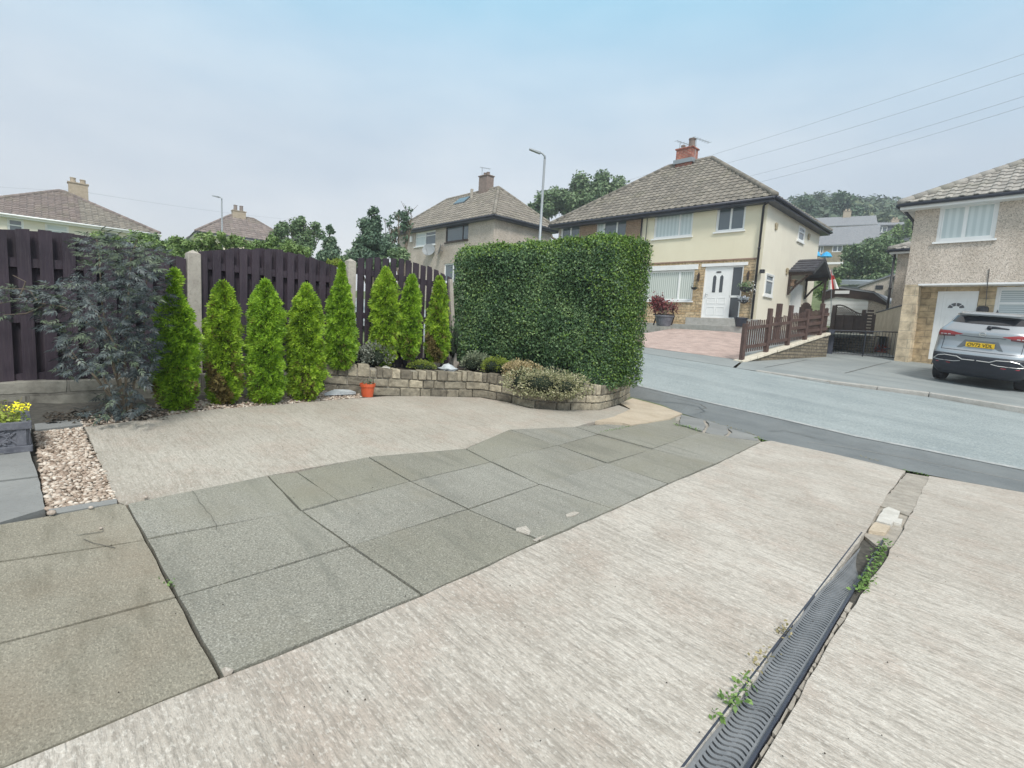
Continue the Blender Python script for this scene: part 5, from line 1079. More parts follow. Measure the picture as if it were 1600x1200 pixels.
def plaque(f, x, y, s_, label, m='butter', sc2=1):
    a, h = f.hit(x, y); o_ = f.P(a, h, -.03); mb = MB()
    for (dx, dz, rx_, rz_, tilt) in ((-.35, .3, .5, .62, .5), (.35, .3, .5, .62, -.5), (-.28, -.4, .36, .45, -.5), (.28, -.4, .36, .45, .5), (0, 0, .1, .8, 0)):
        pts = []; 
        for j in range(10): t = 6.283*j/10; x_, z_ = rx_*math.cos(t), rz_*math.sin(t); pts.append((dx+x_*math.cos(tilt)-z_*math.sin(tilt), dz+x_*math.sin(tilt)+z_*math.cos(tilt)))
        fr_ = [f.P(a+p*s_, h+q*s_, -.05-.01*abs(dx)) for p, q in pts]; bk = [f.P(a+p*s_, h+q*s_, -.02) for p, q in pts]; mb.poly(fr_)
        for j in range(10): mb.quad(fr_[j], fr_[(j+1) % 10], bk[(j+1) % 10], bk[j])
    tag(mb.build('butterfly_plaque', M[m], base=o_), label, 'wall ornament', 'butterfly plaques on the cream side wall')
M['butter'] = surf('bronze_plaque', (.30, .24, .14), (.52, .44, .30), 14, .6)
plaque(S1, 1212, 354, .16, 'butterfly wall plaque high up beside the corner downpipe'); plaque(S1, 1263, 370, .16, 'butterfly wall plaque right of the small upper side window'); plaque(S1, 1229, 424, .16, 'butterfly wall plaque just left of the canopy'); plaque(S1, 1256.5, 459, .16, 'butterfly wall plaque right of the side door')
def litem(name, f, x, y, w, h, d, m, label, cat, shape='box'):
    a, z = f.hit(x, y, -d/2); mb = MB(); fbox(mb, f, a-w/2, a+w/2, z-h/2, z+h/2, -d-.01, -.01)
    if shape == 'bird': mb.tube([f.P(a, z+.02, -d-.012), f.P(a, z+.02, -d-.02)], .035, 8, 1); fbox(mb, f, a-w/2-.04, a+w/2+.04, z+h/2, z+h/2+.03, -d-.06, 0)
    if shape == 'lamp': mb.tube([f.P(a, z+h/2, -d/2), f.P(a, z+h/2+.06, -d/2)], .03, 6); mb.tube([f.P(a, z-h/2-.06, -d/2), f.P(a, z-h/2, -d/2)], .035, 6)
    tag(mb.build(name, [M[m], M['black']], base=f.P(a, z)), label, cat)
litem('bird_box', S1, 1238, 443, .34, .24, .22, 'peb_brown', 'brown bird box under the canopy on the cream side wall', 'bird box', 'bird')
litem('security_light', S1, 1190.5, 424, .14, .14, .16, 'black', 'small black security light next to the corner downpipe', 'light')
litem('wall_lamp', F1, 1091.5, 433, .07, .26, .09, 'brownwood', 'slim brown wall lamp left of the white front door', 'wall lamp', 'lamp'); litem('wall_lamp', F1, 1169, 431, .07, .26, .09, 'brownwood', 'slim brown wall lamp right of the white front door', 'wall lamp', 'lamp')
def basket(f, x, y, r_, m, label, n_=260, flowers=None, bowl=True):
    a, z = f.hit(x, y, -.25); c = f.P(a, z, -.25); root = empty('hanging_basket', c, label, 'hanging basket'); mb = MB(); mb.lathe(c, [(.01, -r_*.75), (r_*.55, -r_*.6), (r_*.85, -r_*.2), (r_*.9, 0), (r_*.8, 0), (.01, -.02)], 12); mb.build('basket_bowl', M['black'], root)
    mb = MB(); mb.tube([c+Z*.5+f.n*.24, c+Z*.5, c+Z*.45], .012, 5); mb.tube([c+Z*.48, c+f.e*r_*.85], .004, 3); mb.tube([c+Z*.48, c-f.e*r_*.85], .004, 3); mb.build('bracket', M['black'], root)
    pos = np.array(tuple(c))+np.random.normal(size=(n_, 3))*[r_*.5, r_*.5, r_*.3]+[0, 0, r_*.25]; scatter('foliage', M[m], root, *LEAF, pos, rand_dirs(n_), np.random.uniform(.04, .08, n_))
    if flowers:
        k_ = 60; pos = np.array(tuple(c-f.e*r_*.9))+np.random.normal(size=(k_, 3))*[r_*.3, r_*.3, r_*.45]; scatter('flower_head', M[flowers], root, *LEAF, pos, rand_dirs(k_), np.random.uniform(.04, .07, k_))
M['petal_w'] = mat('white_petals', (.8, .8, .78), .6); M['petal_mix'] = island('mixed_pale_petals', [(0, (.12, .2, .2)), (.5, (.45, .5, .55)), (1, (.75, .75, .8))], .6)
basket(F1, 1165, 449, .27, 'tree_m', 'black hanging basket with green trailing leaves and white flowers right of the door', 380, 'petal_w'); basket(F1, 1162, 469, .20, 'petal_mix', 'lower hanging basket full of pale bluish flowers beside the door'); basket(F1, 1085, 449, .16, 'hedge', 'small nearly empty black hanging basket left of the white door', 24)
def tub(name, x, y, Y, r0, r1_, h, m, label, cat, fol=None, fr=.3, fn_=900, dz=0):
    c = at(x, y, Y); root = empty(name, c, label, cat); mb = MB(); mb.lathe(c, [(0, 0), (r0, 0), (r1_, h*.85), (r1_*1.08, h*.86), (r1_*1.08, h), (r1_*.9, h), (r1_*.85, h-.05), (0, h-.05)], 20); mb.build('pot', M[m], root, False)
    if fol:
        st_ = MB()
        for k_ in range(7): t = k_*.9; st_.tube([c+Z*(h-.05), c+Z*(h+fr*.5)+Vector((math.cos(t), math.sin(t), 0))*fr*.35, c+Z*(h+fr*1.1)+Vector((math.cos(t), math.sin(t), 0))*fr*.8], [.02, .012, .006], 5)
        st_.build('stem', M['bark'], root); L_ = [Vector((random.uniform(-1, 1)*fr, random.uniform(-1, 1)*fr*.7, h+fr*random.uniform(.55, 1.25))) for _ in range(9)]
        pos = np.array([tuple(c+random.choice(L_)+Vector(np.random.normal(size=3)*fr*.26)) for _ in range(fn_)]); scatter('foliage', M[fol], root, *LEAF, pos, rand_dirs(fn_)+[0, 0, .7], np.random.uniform(.05, .11, fn_))
tub('maple_pot', 1036.5, 509.5, 20.2, .26, .34, .42, 'lead', 'grey stone-look pot with a red-leaved maple below the big front window', 'potted shrub', 'redleaf', .48, 1500)
tub('black_pot', 1156.5, 510.5, 20.1, .17, .24, .36, 'navy', 'empty dark blue-black plant pot at the right of the front door step', 'plant pot')
mb = MB(); c = at(1049, 508, 20.4); c2 = at(1021, 508, 20.4)
for q in (c, c2): mb.tube([q, q+Vector((.08, 0, .35)), q+Vector((0, .05, .6)), q+Vector((-.1, .05, .85))], .03, 6)
mb.tube([c+Vector((.05, 0, .38)), c2+Vector((.05, 0, .38))], .03, 6); mb.box((c+c2)/2+Z*.42, (c-c2).length, .4, .04, (c-c2).normalized(), Z.cross((c-c2).normalized())); mb.box((c+c2)/2+Z*.72+F1.n*.15, (c-c2).length, .03, .25, (c-c2).normalized(), Z.cross((c-c2).normalized()))
tag(mb.build('garden_bench', M['brownwood'], base=c), 'dark slatted garden bench behind the red maple pot', 'bench')
# ---- pebbledashed house on the right with the car in front
O5 = at(1397.5, 560, 17.2); F5 = Fac(O5, -dirdeg(-42.1), dirdeg(47.9)); S5 = Fac(O5, dirdeg(47.9), -dirdeg(-42.1))
ze5 = F5.hit(1413, 322)[1]; zg5 = O5.z; zc5 = F5.hit(1435, 444.5)[1]; W5, D5 = 9.0, 7.6; slope5 = .62; zr5 = ze5+D5/2*slope5
h5 = empty('house', Vector((O5.x, O5.y, zg5)), 'grey pebbledashed house at the right edge with recessed stone porch behind the silver car', 'house')
w5 = F5.rect(1469.5, 322, 1553, 376); w5 = (w5[0], F5.hit(1461, 381)[1]+.05, w5[2], F5.hit(1515, 316)[1])
pil = F5.hit(1428, 500)[0]; RD = .55
wall(F5, 0, W5, zc5, ze5, [w5], M['peb_grey'], 'upper_wall', h5); wall(F5, 0, pil, zg5-.8, zc5, [], M['stone_block'], 'stone_pillar', h5)
window(F5, w5, h5, (.47,), gm='blind_w', fw=.08)
FR = Fac(F5.P(0, 0, RD), F5.e, F5.n); d5 = F5.rect(1465, 454, 1524, 560, RD); d5 = (F5.hit(1459, 500, RD)[0], zg5+.05, F5.hit(1523, 500, RD)[0], F5.hit(1490, 455, RD)[1]); g5 = F5.rect(1554, 450, 1640, 500, RD); g5 = (F5.hit(1553, 480, RD)[0], zg5+.95, F5.hit(1553, 480, RD)[0]+2.3, F5.hit(1580, 448, RD)[1])
wall(FR, pil, W5, zg5-.8, zc5, [d5, g5], M['stone_recess'], 'recessed_wall', h5)
mb = MB(); mb.quad(*[F5.P(a, z, d) for a, z, d in ((pil, zg5-.8, 0), (pil, zc5, 0), (pil, zc5, RD), (pil, zg5-.8, RD))]); mb.build('pillar_return', M['stone_block'], h5)
mb = MB(); fbox(mb, F5, pil-.02, W5, zc5-.035, zc5+.02, -.012, RD); mb.build('porch_lintel', M['white'], h5)
door(FR, d5, h5, (d5[0]+.16, d5[2]-.16), fanlight=True, side=False, dp=.02)
mb = MB(); 
for A0, A1 in ((d5[0]+.06, d5[0]+.16), (d5[2]-.16, d5[2]-.06)): fbox(mb, FR, A0, A1, d5[1], d5[3]-.06, .03, .08)
mb.build('door_frame_filler', M['upvc'], h5)
window(FR, g5, h5, (.36, .62), trans=((.66, 0),), gm='blind_h', fw=.07)
wall(S5, 0, D5, zg5-.8, ze5, [], M['peb_grey'], 'side_wall', h5); B5 = Fac(F5.P(0, 0, D5), F5.e, F5.n); wall(B5, 0, W5, zg5-.8, ze5, [], M['peb_grey'], 'rear_wall', h5); wall(Fac(F5.P(W5, 0), S5.e, S5.n), 0, D5, zg5-.8, ze5, [], M['peb_grey'], 'far_side_wall', h5)
hiproof(F5, W5, D5, ze5, zr5, h5, 'tile_pale', 'tile_pale', ov=.38, fascia='upvc', tile=.33, course=.33)
pipe([F5.P(-.30, ze5-.15, .05), F5.P(-.06, ze5-.5, .35), F5.P(-.06, ze5-.75, .35)], .045, h5, 'navy')
mb = MB(); cab = [F5.P(*F5.hit(x, y), -.015) for x, y in ((1546, 420), (1543, 445))]; mb.tube(cab+[F5.P(*F5.hit(1540, 478), -.015)], .012, 4); mb.build('cable', M['black'], h5)
a, z = FR.hit(1535.5, 484); mb = MB(); mb.lathe(FR.P(a, z-.1, -.04), [(0, 0), (.13, 0), (.15, .05), (.15, .14), (.12, .2), (0, .22)], 12); mb.build('letter_box', M['black'], h5)
# rear extension, low outbuildings
O5b = S5.P(D5*.55, 0, -.0); e0 = at(1393, 470, 23.5); FE = Fac(e0, F5.e, F5.n); zee = FE.hit(1400, 391)[1]
ex5 = empty('rear_extension', Vector((e0.x, e0.y, zg5)), 'pebbledashed rear extension with a small tiled roof beside the right house', 'extension'); wall(FE, 0, 3, zg5-1, zee, [], M['peb_grey'], 'extension_wall', ex5); wall(Fac(e0, F5.n, F5.e), 0, 3, zg5-1, zee, [], M['peb_grey'], 'extension_side_wall', ex5)
hiproof(FE, 5.6, 3, zee, zee+.85, ex5, 'tile_pale', 'tile_pale', ov=.3, fascia='upvc'); pipe([FE.P(-.1, zee-.2, -.1), FE.P(-.1, zg5, -.1)], .05, ex5)
# ---- mid house with two white and brown windows
O2 = at(770, 400, 31); F2 = Fac(O2, dirdeg(-43.4), dirdeg(46.6)); S2 = Fac(O2, dirdeg(46.6), dirdeg(-43.4)); ze2 = F2.hit(770, 338)[1]; W2 = F2.hit(621, 400)[0]; D2 = S2.hit(860, 380)[0]
zr2 = F2.hit(779, 293, D2/2)[1]; print('H2', W2, D2, ze2, zr2, F2.hit(779, 293, D2/2)); zg2 = ze2-5.2
h2 = empty('house', Vector((O2.x, O2.y, zg2)), 'buff pebbledashed house between the fence and the tall hedge, with dark chimney and two dishes', 'house')
a2 = F2.rect(649, 362, 680, 381); b2 = F2.rect(697, 351.5, 731, 376); a2 = (a2[0], F2.hit(664, 384)[1], a2[2], F2.hit(664, 362)[1]); b2 = (b2[0], F2.hit(713, 377)[1], b2[2], F2.hit(713, 352)[1])
c2_ = F2.rect(694, 412, 720, 440)
wall(F2, 0, W2, zg2-1, ze2, [a2, b2, c2_], M['peb_pink'], 'front_wall', h2); wall(S2, 0, D2, zg2-1, ze2, [], M['peb_pink'], 'side_wall', h2); wall(Fac(F2.P(W2, 0), S2.e, S2.n), 0, D2, zg2-1, ze2, [], M['peb_pink'], 'far_side_wall', h2); wall(Fac(F2.P(0, 0, D2), F2.e, F2.n), 0, W2, zg2-1, ze2, [], M['peb_pink'], 'rear_wall', h2)
window(F2, a2, h2, (.5,), ((.7, 0), (.7, 1)), glass2=['glass', 'blind_w']); window(F2, b2, h2, (.26,), fm='brownf' if 'brownf' in M else 'brownwood'); window(F2, c2_, h2, (.5,))
hiproof(F2, W2, D2, ze2, zr2, h2, 'tile_mid', 'tile_mid', ov=.38, inset=F2.hit(779, 293, D2/2)[0]+.38)
q = F2.hit(760, 279, D2/2); chimney(F2.P(q[0], 0, D2/2), .85, .6, zr2-.8, q[1]+.1, F2.e, F2.n, h2, M['chim_dark'], [(-.2, .12, .22), (.15, .12, .22)], 'chim_dark'); aerial(F2.P(q[0]+.5, q[1]-.5, D2/2), 1.3, dirdeg(70), .7, h2)
q = F2.hit(737, 305, D2/2-.6); mb = MB(); mb.tube([F2.P(q[0], q[1]-1.0, D2/2-.6), F2.P(q[0], q[1]+.4, D2/2-.6)], .10, 8); mb.build('vent_pipe', M['post'], h2)
for x, y in ((669.5, 390), (686, 390)): a, z = F2.hit(x, y, -.3); dish(F2, a, z, .42, h2, 1 if x > 680 else -1)
a, z = F2.hit(643.5, 374); mb = MB(); fbox(mb, F2, a-.12, a+.12, z-.2, z+.2, -.1, 0); mb.build('alarm_box', M['white'], h2)
u1 = .62; sl = (zr2-ze2)/(D2/2+.38); a, z = F2.hit(722, 316, D2/2*.7); zz_ = ze2+sl*(D2/2*.7+.38)+.10; mb = MB(); 
a = F2.hit(722, 316, D2/2*.72)[0]; mb.hexa([F2.P(a+s_*.6, ze2+sl*(d+.38)+.06, d) for s_, d in ((-1, D2*.30), (1, D2*.30), (1, D2*.40), (-1, D2*.40))], [F2.P(a+s_*.6, ze2+sl*(d+.38)+.14, d) for s_, d in ((-1, D2*.30), (1, D2*.30), (1, D2*.40), (-1, D2*.40))]); mb.build('skylight', M['glass'], h2)
# ---- far left house
O3 = at(-60, 400, 27); F3 = Fac(O3, dirdeg(47.5), dirdeg(-42.5)); 
ze3 = F3.hit(60, 341)[1]; W3 = F3.hit(238, 400)[0]; 
D3 = 8.0; zr3 = F3.hit(120, 303, D3/2)[1]; print('H3', W3, ze3, zr3, F3.hit(82, 296, D3/2), F3.hit(160, 309, D3/2), F3.hit(0, 332), F3.hit(250, 366))
zg3 = ze3-5.2; h3 = empty('house', Vector((O3.x, O3.y, zg3)), 'cream house at the far left with brown hipped roof in two shades', 'house')
holes = []
for x0, y0, x1, y1 in ((10.5, 337.5, 37.5, 360), (70, 345.5, 108, 368), (163, 361, 185, 380)):
    r_ = F3.rect(x0, y0, x1, y1); holes.append((r_[0], ze3-1.35, r_[2], ze3-.20))
wall(F3, 0, W3, zg3-1, ze3, holes, M['render_side'], 'front_wall', h3); wall(Fac(F3.P(W3, 0), F3.n, -F3.e), 0, D3, zg3-1, ze3, [], M['render_side'], 'side_wall', h3)
for r_ in holes: window(F3, r_, h3, () if r_[2]-r_[0] < 1.6 else (.5,), ((.7, None),), gm='blind_w' if r_ is holes[1] else 'glass')
hiproof(F3, W3, D3, ze3, zr3, h3, 'tile_brown', 'tile_brown', ov=.38, fascia='upvc', gut='upvc', two=(F3.hit(126, 330)[0]/W3, 'tile_mid'))
q = F3.hit(122, 292, D3/2); chimney(F3.P(q[0], 0, D3/2), .95, .6, zr3-.5, q[1]+.15, F3.e, F3.n, h3, M['chim_buff'], [(-.25, .15, .30), (.25, .15, .26)])
# ---- small far roof at the left centre
O4 = at(313, 380, 44); F4 = Fac(O4, dirdeg(52), dirdeg(-38)); ze4 = F4.hit(316, 363)[1]; zg4 = ze4-5.2; W4, D4 = 7.4, 6.0; zr4 = F4.hit(370, 338, D4/2)[1]
h4 = empty('house', Vector((O4.x, O4.y, zg4)), 'distant house with brown hipped roof and pale chimney behind the left street lamp', 'house'); print('H4', ze4, zr4, F4.hit(355, 336, D4/2), F4.hit(387, 341, D4/2), F4.hit(421, 362))
wall(F4, 0, W4, zg4-1, ze4, [], M['render_cream'], 'front_wall', h4); wall(Fac(F4.P(0, 0), F4.n, F4.e), 0, D4, zg4-1, ze4, [], M['render_cream'], 'side_wall', h4)
hiproof(F4, W4, D4, ze4, zr4, h4, 'tile_brown', 'tile_brown', ov=.38, inset=3.1, fascia='upvc', tile=.4, course=.4); q = F4.hit(373, 331, D4/2); chimney(F4.P(q[0], 0, D4/2), 1.1, .7, zr4-.6, q[1], F4.e, F4.n, h4, M['chim_buff'], [(-.25, .16, .5), (.2, .16, .5)], 'tile_brown')
# ---------------------------------------------------------------- yard between the two houses
YA = onp(1159, 566, PR); YB = acrossd(1296, 519.7, 19.4); ye = Vector((YB.x-YA.x, YB.y-YA.y, 0)); YL = ye.length; ye.normalize(); yn = Vector((-ye.y, ye.x, 0)); FW = Fac(YA, ye, yn)
zt0, zt1 = onp(1159, 563.5, PR).z+.02, YB.z
yw = MB(); cp_ = MB(); n_ = 14
for i in range(n_):
    u0, u1 = i/n_, (i+1)/n_; za, zb2 = zt0+(zt1-zt0)*u0, zt0+(zt1-zt0)*u1; a0, a1 = YL*u0, YL*u1
    yw.hexa([FW.P(a, z_, d) for a, d, z_ in ((a0, 0, za-1.4), (a1, 0, zb2-1.4), (a1, .24, zb2-1.4), (a0, .24, za-1.4))], [FW.P(a, z_, d) for a, d, z_ in ((a0, 0, za-.08), (a1, 0, zb2-.08), (a1, .24, zb2-.08), (a0, .24, za-.08))])
    j = random.uniform(-.015, .015); a1b = a1-.015
    cp_.hexa([FW.P(a, z_, d) for a, d, z_ in ((a0, -.05+j, za-.08), (a1b, -.05+j, zb2-.08), (a1b, .27, zb2-.08), (a0, .27, za-.08))], [FW.P(a, z_, d) for a, d, z_ in ((a0, -.04+j, za), (a1b, -.04+j, zb2), (a1b, .27, zb2), (a0, .27, za))])
rt_ = empty('stone_wall', YA, 'rough stone yard wall with pale coping below the brown picket fence', 'wall'); yw.build('stonework', M['stone_yard'], rt_); M['coping'] = surf('pale_coping', (.60, .55, .44), (.70, .65, .54), 6, .9, [(20, I3, .5, .7, (.4, .36, .28), .5, 'MIX')], [(30, I3, .008)]); cp_.build('coping', M['coping'], rt_, bevel=.015)
# raised path behind the wall
gp = [FW.P(0, zt0-.02, .2), FW.P(YL, zt1-.02, .2), FW.P(YL+6, zt1+.05, .2), S1.P(D1+1, zt1+.1), S1.P(0, zg1-.05), F1.P(-.02, zg1-.35, -1.0), onp(1160, 559, PR)]
mb = MB(); c = sum(gp, Vector())/len(gp); mb.add(gp+[c], [(i, (i+1) % len(gp), len(gp)) for i in range(len(gp))]); tag(mb.build('side_path', M['farconc']), kind='structure')
# picket fence
pk = empty('picket_fence', YA, 'brown stained picket fence with tall posts on the sloping coping', 'fence')
posts = [((1158, 566), (1168.5, 506)), ((1195.5, 556.5), (1204.5, 482)), ((1228.5, 546), (1236, 477)), ((1256, 536), (1261, 483)), ((1279, 528.5), (1284, 474))]
pp = []
for (b, t) in posts:
    a, z0 = FW.hit(*b, .08); a2_, z1 = FW.hit(*t, .08); pp.append(a); mb = MB(); lean = 0 if b[0] > 1160 else .0; fbox(mb, FW, a-.06, a+.06, z0-.1, z1, .02, .13); mb.build('fence_post', M['picket'], pk, bevel=.01)
pans = [((1168, 502), (1160, 551), (513, 543)), ((1204, 496), (1198, 541), (507.5, 535)), ((1236, 490), (1230, 533), (501, 514, 526)), ((1262, 486), (1257, 525), (497, 507, 518)), ((1285, 482), (1280, 521), (492, 515))]
for k_, (t, b, rl) in enumerate(pans):
    a0 = pp[k_]+.06; a1 = pp[k_+1]-.06 if k_ < 4 else YL-.05; zt_, zb_ = FW.hit(t[0], t[1], .1)[1], FW.hit(b[0], b[1], .1)[1]; mb = MB(); n_ = 10; sl_ = (zt1-zt0)/YL*.55
    for i in range(n_):
        a = a0+(a1-a0)*(i+.5)/n_; w_ = (a1-a0)/n_*.42; dz = sl_*(a-a0); fbox(mb, FW, a-w_/2, a+w_/2, zb_+dz, zt_+dz+random.uniform(-.02, .02), .085, .105)
    for y in rl:
        z = FW.hit(t[0], y, .06)[1]; q = [(a0, z), (a1, z+sl_*(a1-a0))]; mb.hexa([FW.P(q[0][0], q[0][1]-.045, .045), FW.P(q[1][0], q[1][1]-.045, .045), FW.P(q[1][0], q[1][1]-.045, .085), FW.P(q[0][0], q[0][1]-.045, .085)], [FW.P(q[0][0], q[0][1]+.045, .045), FW.P(q[1][0], q[1][1]+.045, .045), FW.P(q[1][0], q[1][1]+.045, .085), FW.P(q[0][0], q[0][1]+.045, .085)])
    mb.build('picket_panel', M['picket'], pk)
def wpost(x0, y0, x1, y1, Y, w, m, label, top='flat'):
    b = at(x0, y0, Y); t = at(x1, y1, Y); mb = MB(); mb.box(Vector((b.x, b.y, (b.z+t.z)/2-.3)), w, w, t.z-b.z+.6, ye, yn)
    if top == 'ball': mb.lathe(Vector((b.x, b.y, t.z)), [(0, .14), (.06, .12), (.08, .06), (.05, 0)], 10)
    tag(mb.build('wooden_post', M[m], base=Vector((b.x, b.y, b.z))), label, 'post')
wpost(1214.5, 510, 1220, 474.5, 18.6, .15, 'picket', 'tall brown post standing behind the second picket panel')
# arched garden gate
ga, gz = FW.hit(1258, 500, .5); gt = FW.hit(1257, 472, .5)[1]; gb = FW.hit(1255, 520, .5)[1]; mb = MB(); wd = .42; n_ = 9
for i in range(n_):
    u = (i+.5)/n_*2-1; a = ga+wd*u; fbox(mb, FW, a-wd/n_*.85, a+wd/n_*.85, gb, gt-.32*(1-math.sqrt(max(0, 1-u*u))), .50, .525)
fbox(mb, FW, ga-wd, ga+wd, gb+.15, gb+.25, .47, .50); fbox(mb, FW, ga-wd, ga+wd, gt-.5, gt-.4, .47, .50)
tag(mb.build('garden_gate', M['brownwood'], base=FW.P(ga, gb, .5)), 'dark round-topped wooden garden gate behind the picket fence', 'gate')
# wall and lattice fence across the yard
FU = Fac(at(1297, 520, 20.4), -U, NN); zc_ = FU.hit(1330, 521)[1]; aR = FU.hit(1364, 540)[0]
mb = MB(); fbox(mb, FU, -.1, aR, zc_-1.9, zc_-.06, 0, .3); rt_ = empty('stone_wall', FU.P(0, zc_-1), 'dark stone wall behind the low iron gate, under the dark lattice fence', 'wall'); mb.build('stonework', M['stone_yard2'], rt_); mb = MB(); fbox(mb, FU, -.12, aR+.02, zc_-.06, zc_, -.03, .32); mb.build('coping', M['coping'], rt_)
lf = empty('lattice_fence', FU.P(.5, zc_), 'dark wooden fence panel with a curved lattice top above the stone wall', 'fence'); aL, aM = FU.hit(1303, 490)[0], FU.hit(1347, 500)[0]
zt_ = FU.hit(1305, 493)[1]; mb = MB(); n_ = 12
for i in range(n_): a = aL+(aM-aL)*i/n_; fbox(mb, FU, a, a+(aM-aL)/n_-.002, zc_+.05, zt_, .10, .12)
for i in range(4): a = aL+(aM-aL)*i/3; fbox(mb, FU, a-.03, a+.03, zc_, zt_+.05, .06, .10)
fbox(mb, FU, aL, aM, zt_-.04, zt_+.03, .06, .13); fbox(mb, FU, aL, aM, zc_+.04, zc_+.12, .06, .10); mb.build('fence_panel', M['brownwood'], lf)
mb = MB(); Lw = aM-aL; arch = lambda u: zt_+.10+.34*math.cos((u-.12)*1.75)**2*(1 if u < .95 else .9)
for i in range(16): u0, u1 = i/16, (i+1)/16; mb.hexa([FU.P(aL+Lw*u0, arch(u0)-.05, .07), FU.P(aL+Lw*u1, arch(u1)-.05, .07), FU.P(aL+Lw*u1, arch(u1)-.05, .11), FU.P(aL+Lw*u0, arch(u0)-.05, .11)], [FU.P(aL+Lw*u0, arch(u0), .07), FU.P(aL+Lw*u1, arch(u1), .07), FU.P(aL+Lw*u1, arch(u1), .11), FU.P(aL+Lw*u0, arch(u0), .11)])
for i in range(-3, 16):
    for sg in (-1, 1):
        pts = []
        for j in range(7):
            z = zt_+.02+.08*j; a = aL+Lw*i/14+sg*.08*j+(0 if sg > 0 else .25); u = (a-aL)/Lw
            if 0 <= u <= 1 and z < arch(u)-.03: pts.append(FU.P(a, z, .09))
        if len(pts) > 1: mb.tube([pts[0], pts[-1]], .012, 4)
mb.build('lattice', M['brownwood'], lf)
a = FU.hit(1302, 490)[0]; mb = MB(); fbox(mb, FU, a-.07, a+.07, zc_-.2, FU.hit(1303, 477)[1], .03, .16); mb.build('fence_post', M['brownwood'], lf); a = FU.hit(1349, 490)[0]; mb = MB(); fbox(mb, FU, a-.06, a+.06, zc_-.2, FU.hit(1349, 484)[1], .03, .16); mb.build('fence_post', M['brownwood'], lf)
# round topped slatted trellis
tz = FU.hit(1357, 483)[1]; a0, a1 = FU.hit(1351, 500)[0], FU.hit(1364, 500)[0]; mb = MB(); n_ = 8
for i in range(n_):
    z = zc_+(tz-zc_)*(i+.2)/n_; half = (a1-a0)/2*(1 if i < n_-3 else (1-((i-n_+3)/3.2)**2)**.5); fbox(mb, FU, (a0+a1)/2-half, (a0+a1)/2+half, z, z+(tz-zc_)/n_*.6, .08, .12)
for a in (a0, a1): fbox(mb, FU, a-.05, a+.05, zc_-.3, FU.hit(1351, 491)[1], .05, .15)
tag(mb.build('slatted_screen', M['brownwood'], base=FU.P((a0+a1)/2, zc_)), 'round-topped dark slatted screen at the right end of the lattice fence', 'screen')
# weathered board fence beside the right house
b0, b1 = at(1403, 560, 18.3), at(1361, 546, 22.8); FBd = Fac(b0, (Vector((b1.x-b0.x, b1.y-b0.y, 0))).normalized(), NN*.2+U); FBd.n = Vector((FBd.e.y, -FBd.e.x, 0)); LB = Vector((b1.x-b0.x, b1.y-b0.y, 0)).length
zta, ztb = at(1409, 476, 18.3).z, at(1364, 489, 22.8).z; mb = MB(); n_ = 18
for i in range(n_): u = (i+.5)/n_; a = LB*u; w_ = LB/n_*.48; fbox(mb, FBd, a-w_, a+w_, b0.z+(b1.z-b0.z)*u-.1, zta+(ztb-zta)*u+random.uniform(-.02, .02), 0, .03)
tb = empty('board_fence', b0, 'tall weathered beige vertical-board fence beside the stone pillar', 'fence'); mb.build('boards', M['beigewood'], tb); mb = MB()
for hh in (.25, .8): mb.hexa([FBd.P(a, b0.z*(1-u)+b1.z*u+hh*1.6-.05, d) for a, d, u in ((0, .03, 0), (LB, .03, 1), (LB, .07, 1), (0, .07, 0))], [FBd.P(a, b0.z*(1-u)+b1.z*u+hh*1.6+.05, d) for a, d, u in ((0, .03, 0), (LB, .03, 1), (LB, .07, 1), (0, .07, 0))])
mb.build('rail', M['beigewood'], tb); mb = MB(); mb.tube([FBd.P(-.1, zta+.02, 0), FBd.P(LB, ztb+.02, 0)], .03, 4); mb.build('top_rail', M['black'], tb)
# low iron gate
g0, g1 = onp(1295, 552.5, PN), onp(1399, 561.5, PN); gd = Vector((g1.x-g0.x, g1.y-g0.y, 0)); LG = gd.length; gd.normalize(); FG_ = Fac(g0, gd, Vector((-gd.y, gd.x, 0))); M['iron'] = mat('black_iron', (.03, .035, .045), .5, metal=.3)
ig = empty('iron_gate', g0, 'low black iron bar gate across the tarmac drive between the two houses', 'gate'); zA_, zB_ = at(1299, 516, g0.y).z, at(1402, 519, g1.y).z; mb = MB()
zf = lambda u, h: (g0.z+(g1.z-g0.z)*u)*(1-h)+(zA_+(zB_-zA_)*u)*h
for h in (.06, 1.0): mb.tube([FG_.P(.1, zf(0, h)), FG_.P(LG, zf(1, h))], .018, 5)
for i in range(21): u = .05+.95*i/20; mb.tube([FG_.P(LG*u, zf(u, .06)), FG_.P(LG*u, zf(u, 1))], .009, 4)
for u in (.51,): mb.tube([FG_.P(LG*u, zf(u, 0)), FG_.P(LG*u, zf(u, 1.02))], .024, 5)
fbox(mb, FG_, LG*.8, LG*.9, zf(.85, .35), zf(.85, .40), -.02, .02); mb.build('gate_bars', M['iron'], ig); mb = MB(); fbox(mb, FG_, -.08, .08, g0.z-.1, at(1297, 517, g0.y).z+.05, -.07, .07); mb.build('gate_post', M['navy'], ig)
c = at(1375, 549, 20.2); rt_ = empty('red_planter', c, 'small pot of red flowers on the ground behind the iron gate', 'flower pot'); mb = MB(); mb.lathe(c-Z*.3, [(0, 0), (.16, 0), (.21, .3), (0, .3)], 12); mb.build('pot', M['orange'], rt_); M['red'] = island('red_petals', [(0, (.30, .03, .02)), (1, (.65, .08, .05))], .6)
scatter('flower_head', M['red'], rt_, *LEAF, np.array(tuple(c))+np.random.normal(size=(160, 3))*[.15, .12, .09]+[0, 0, .08], rand_dirs(160), np.random.uniform(.04, .08, 160))
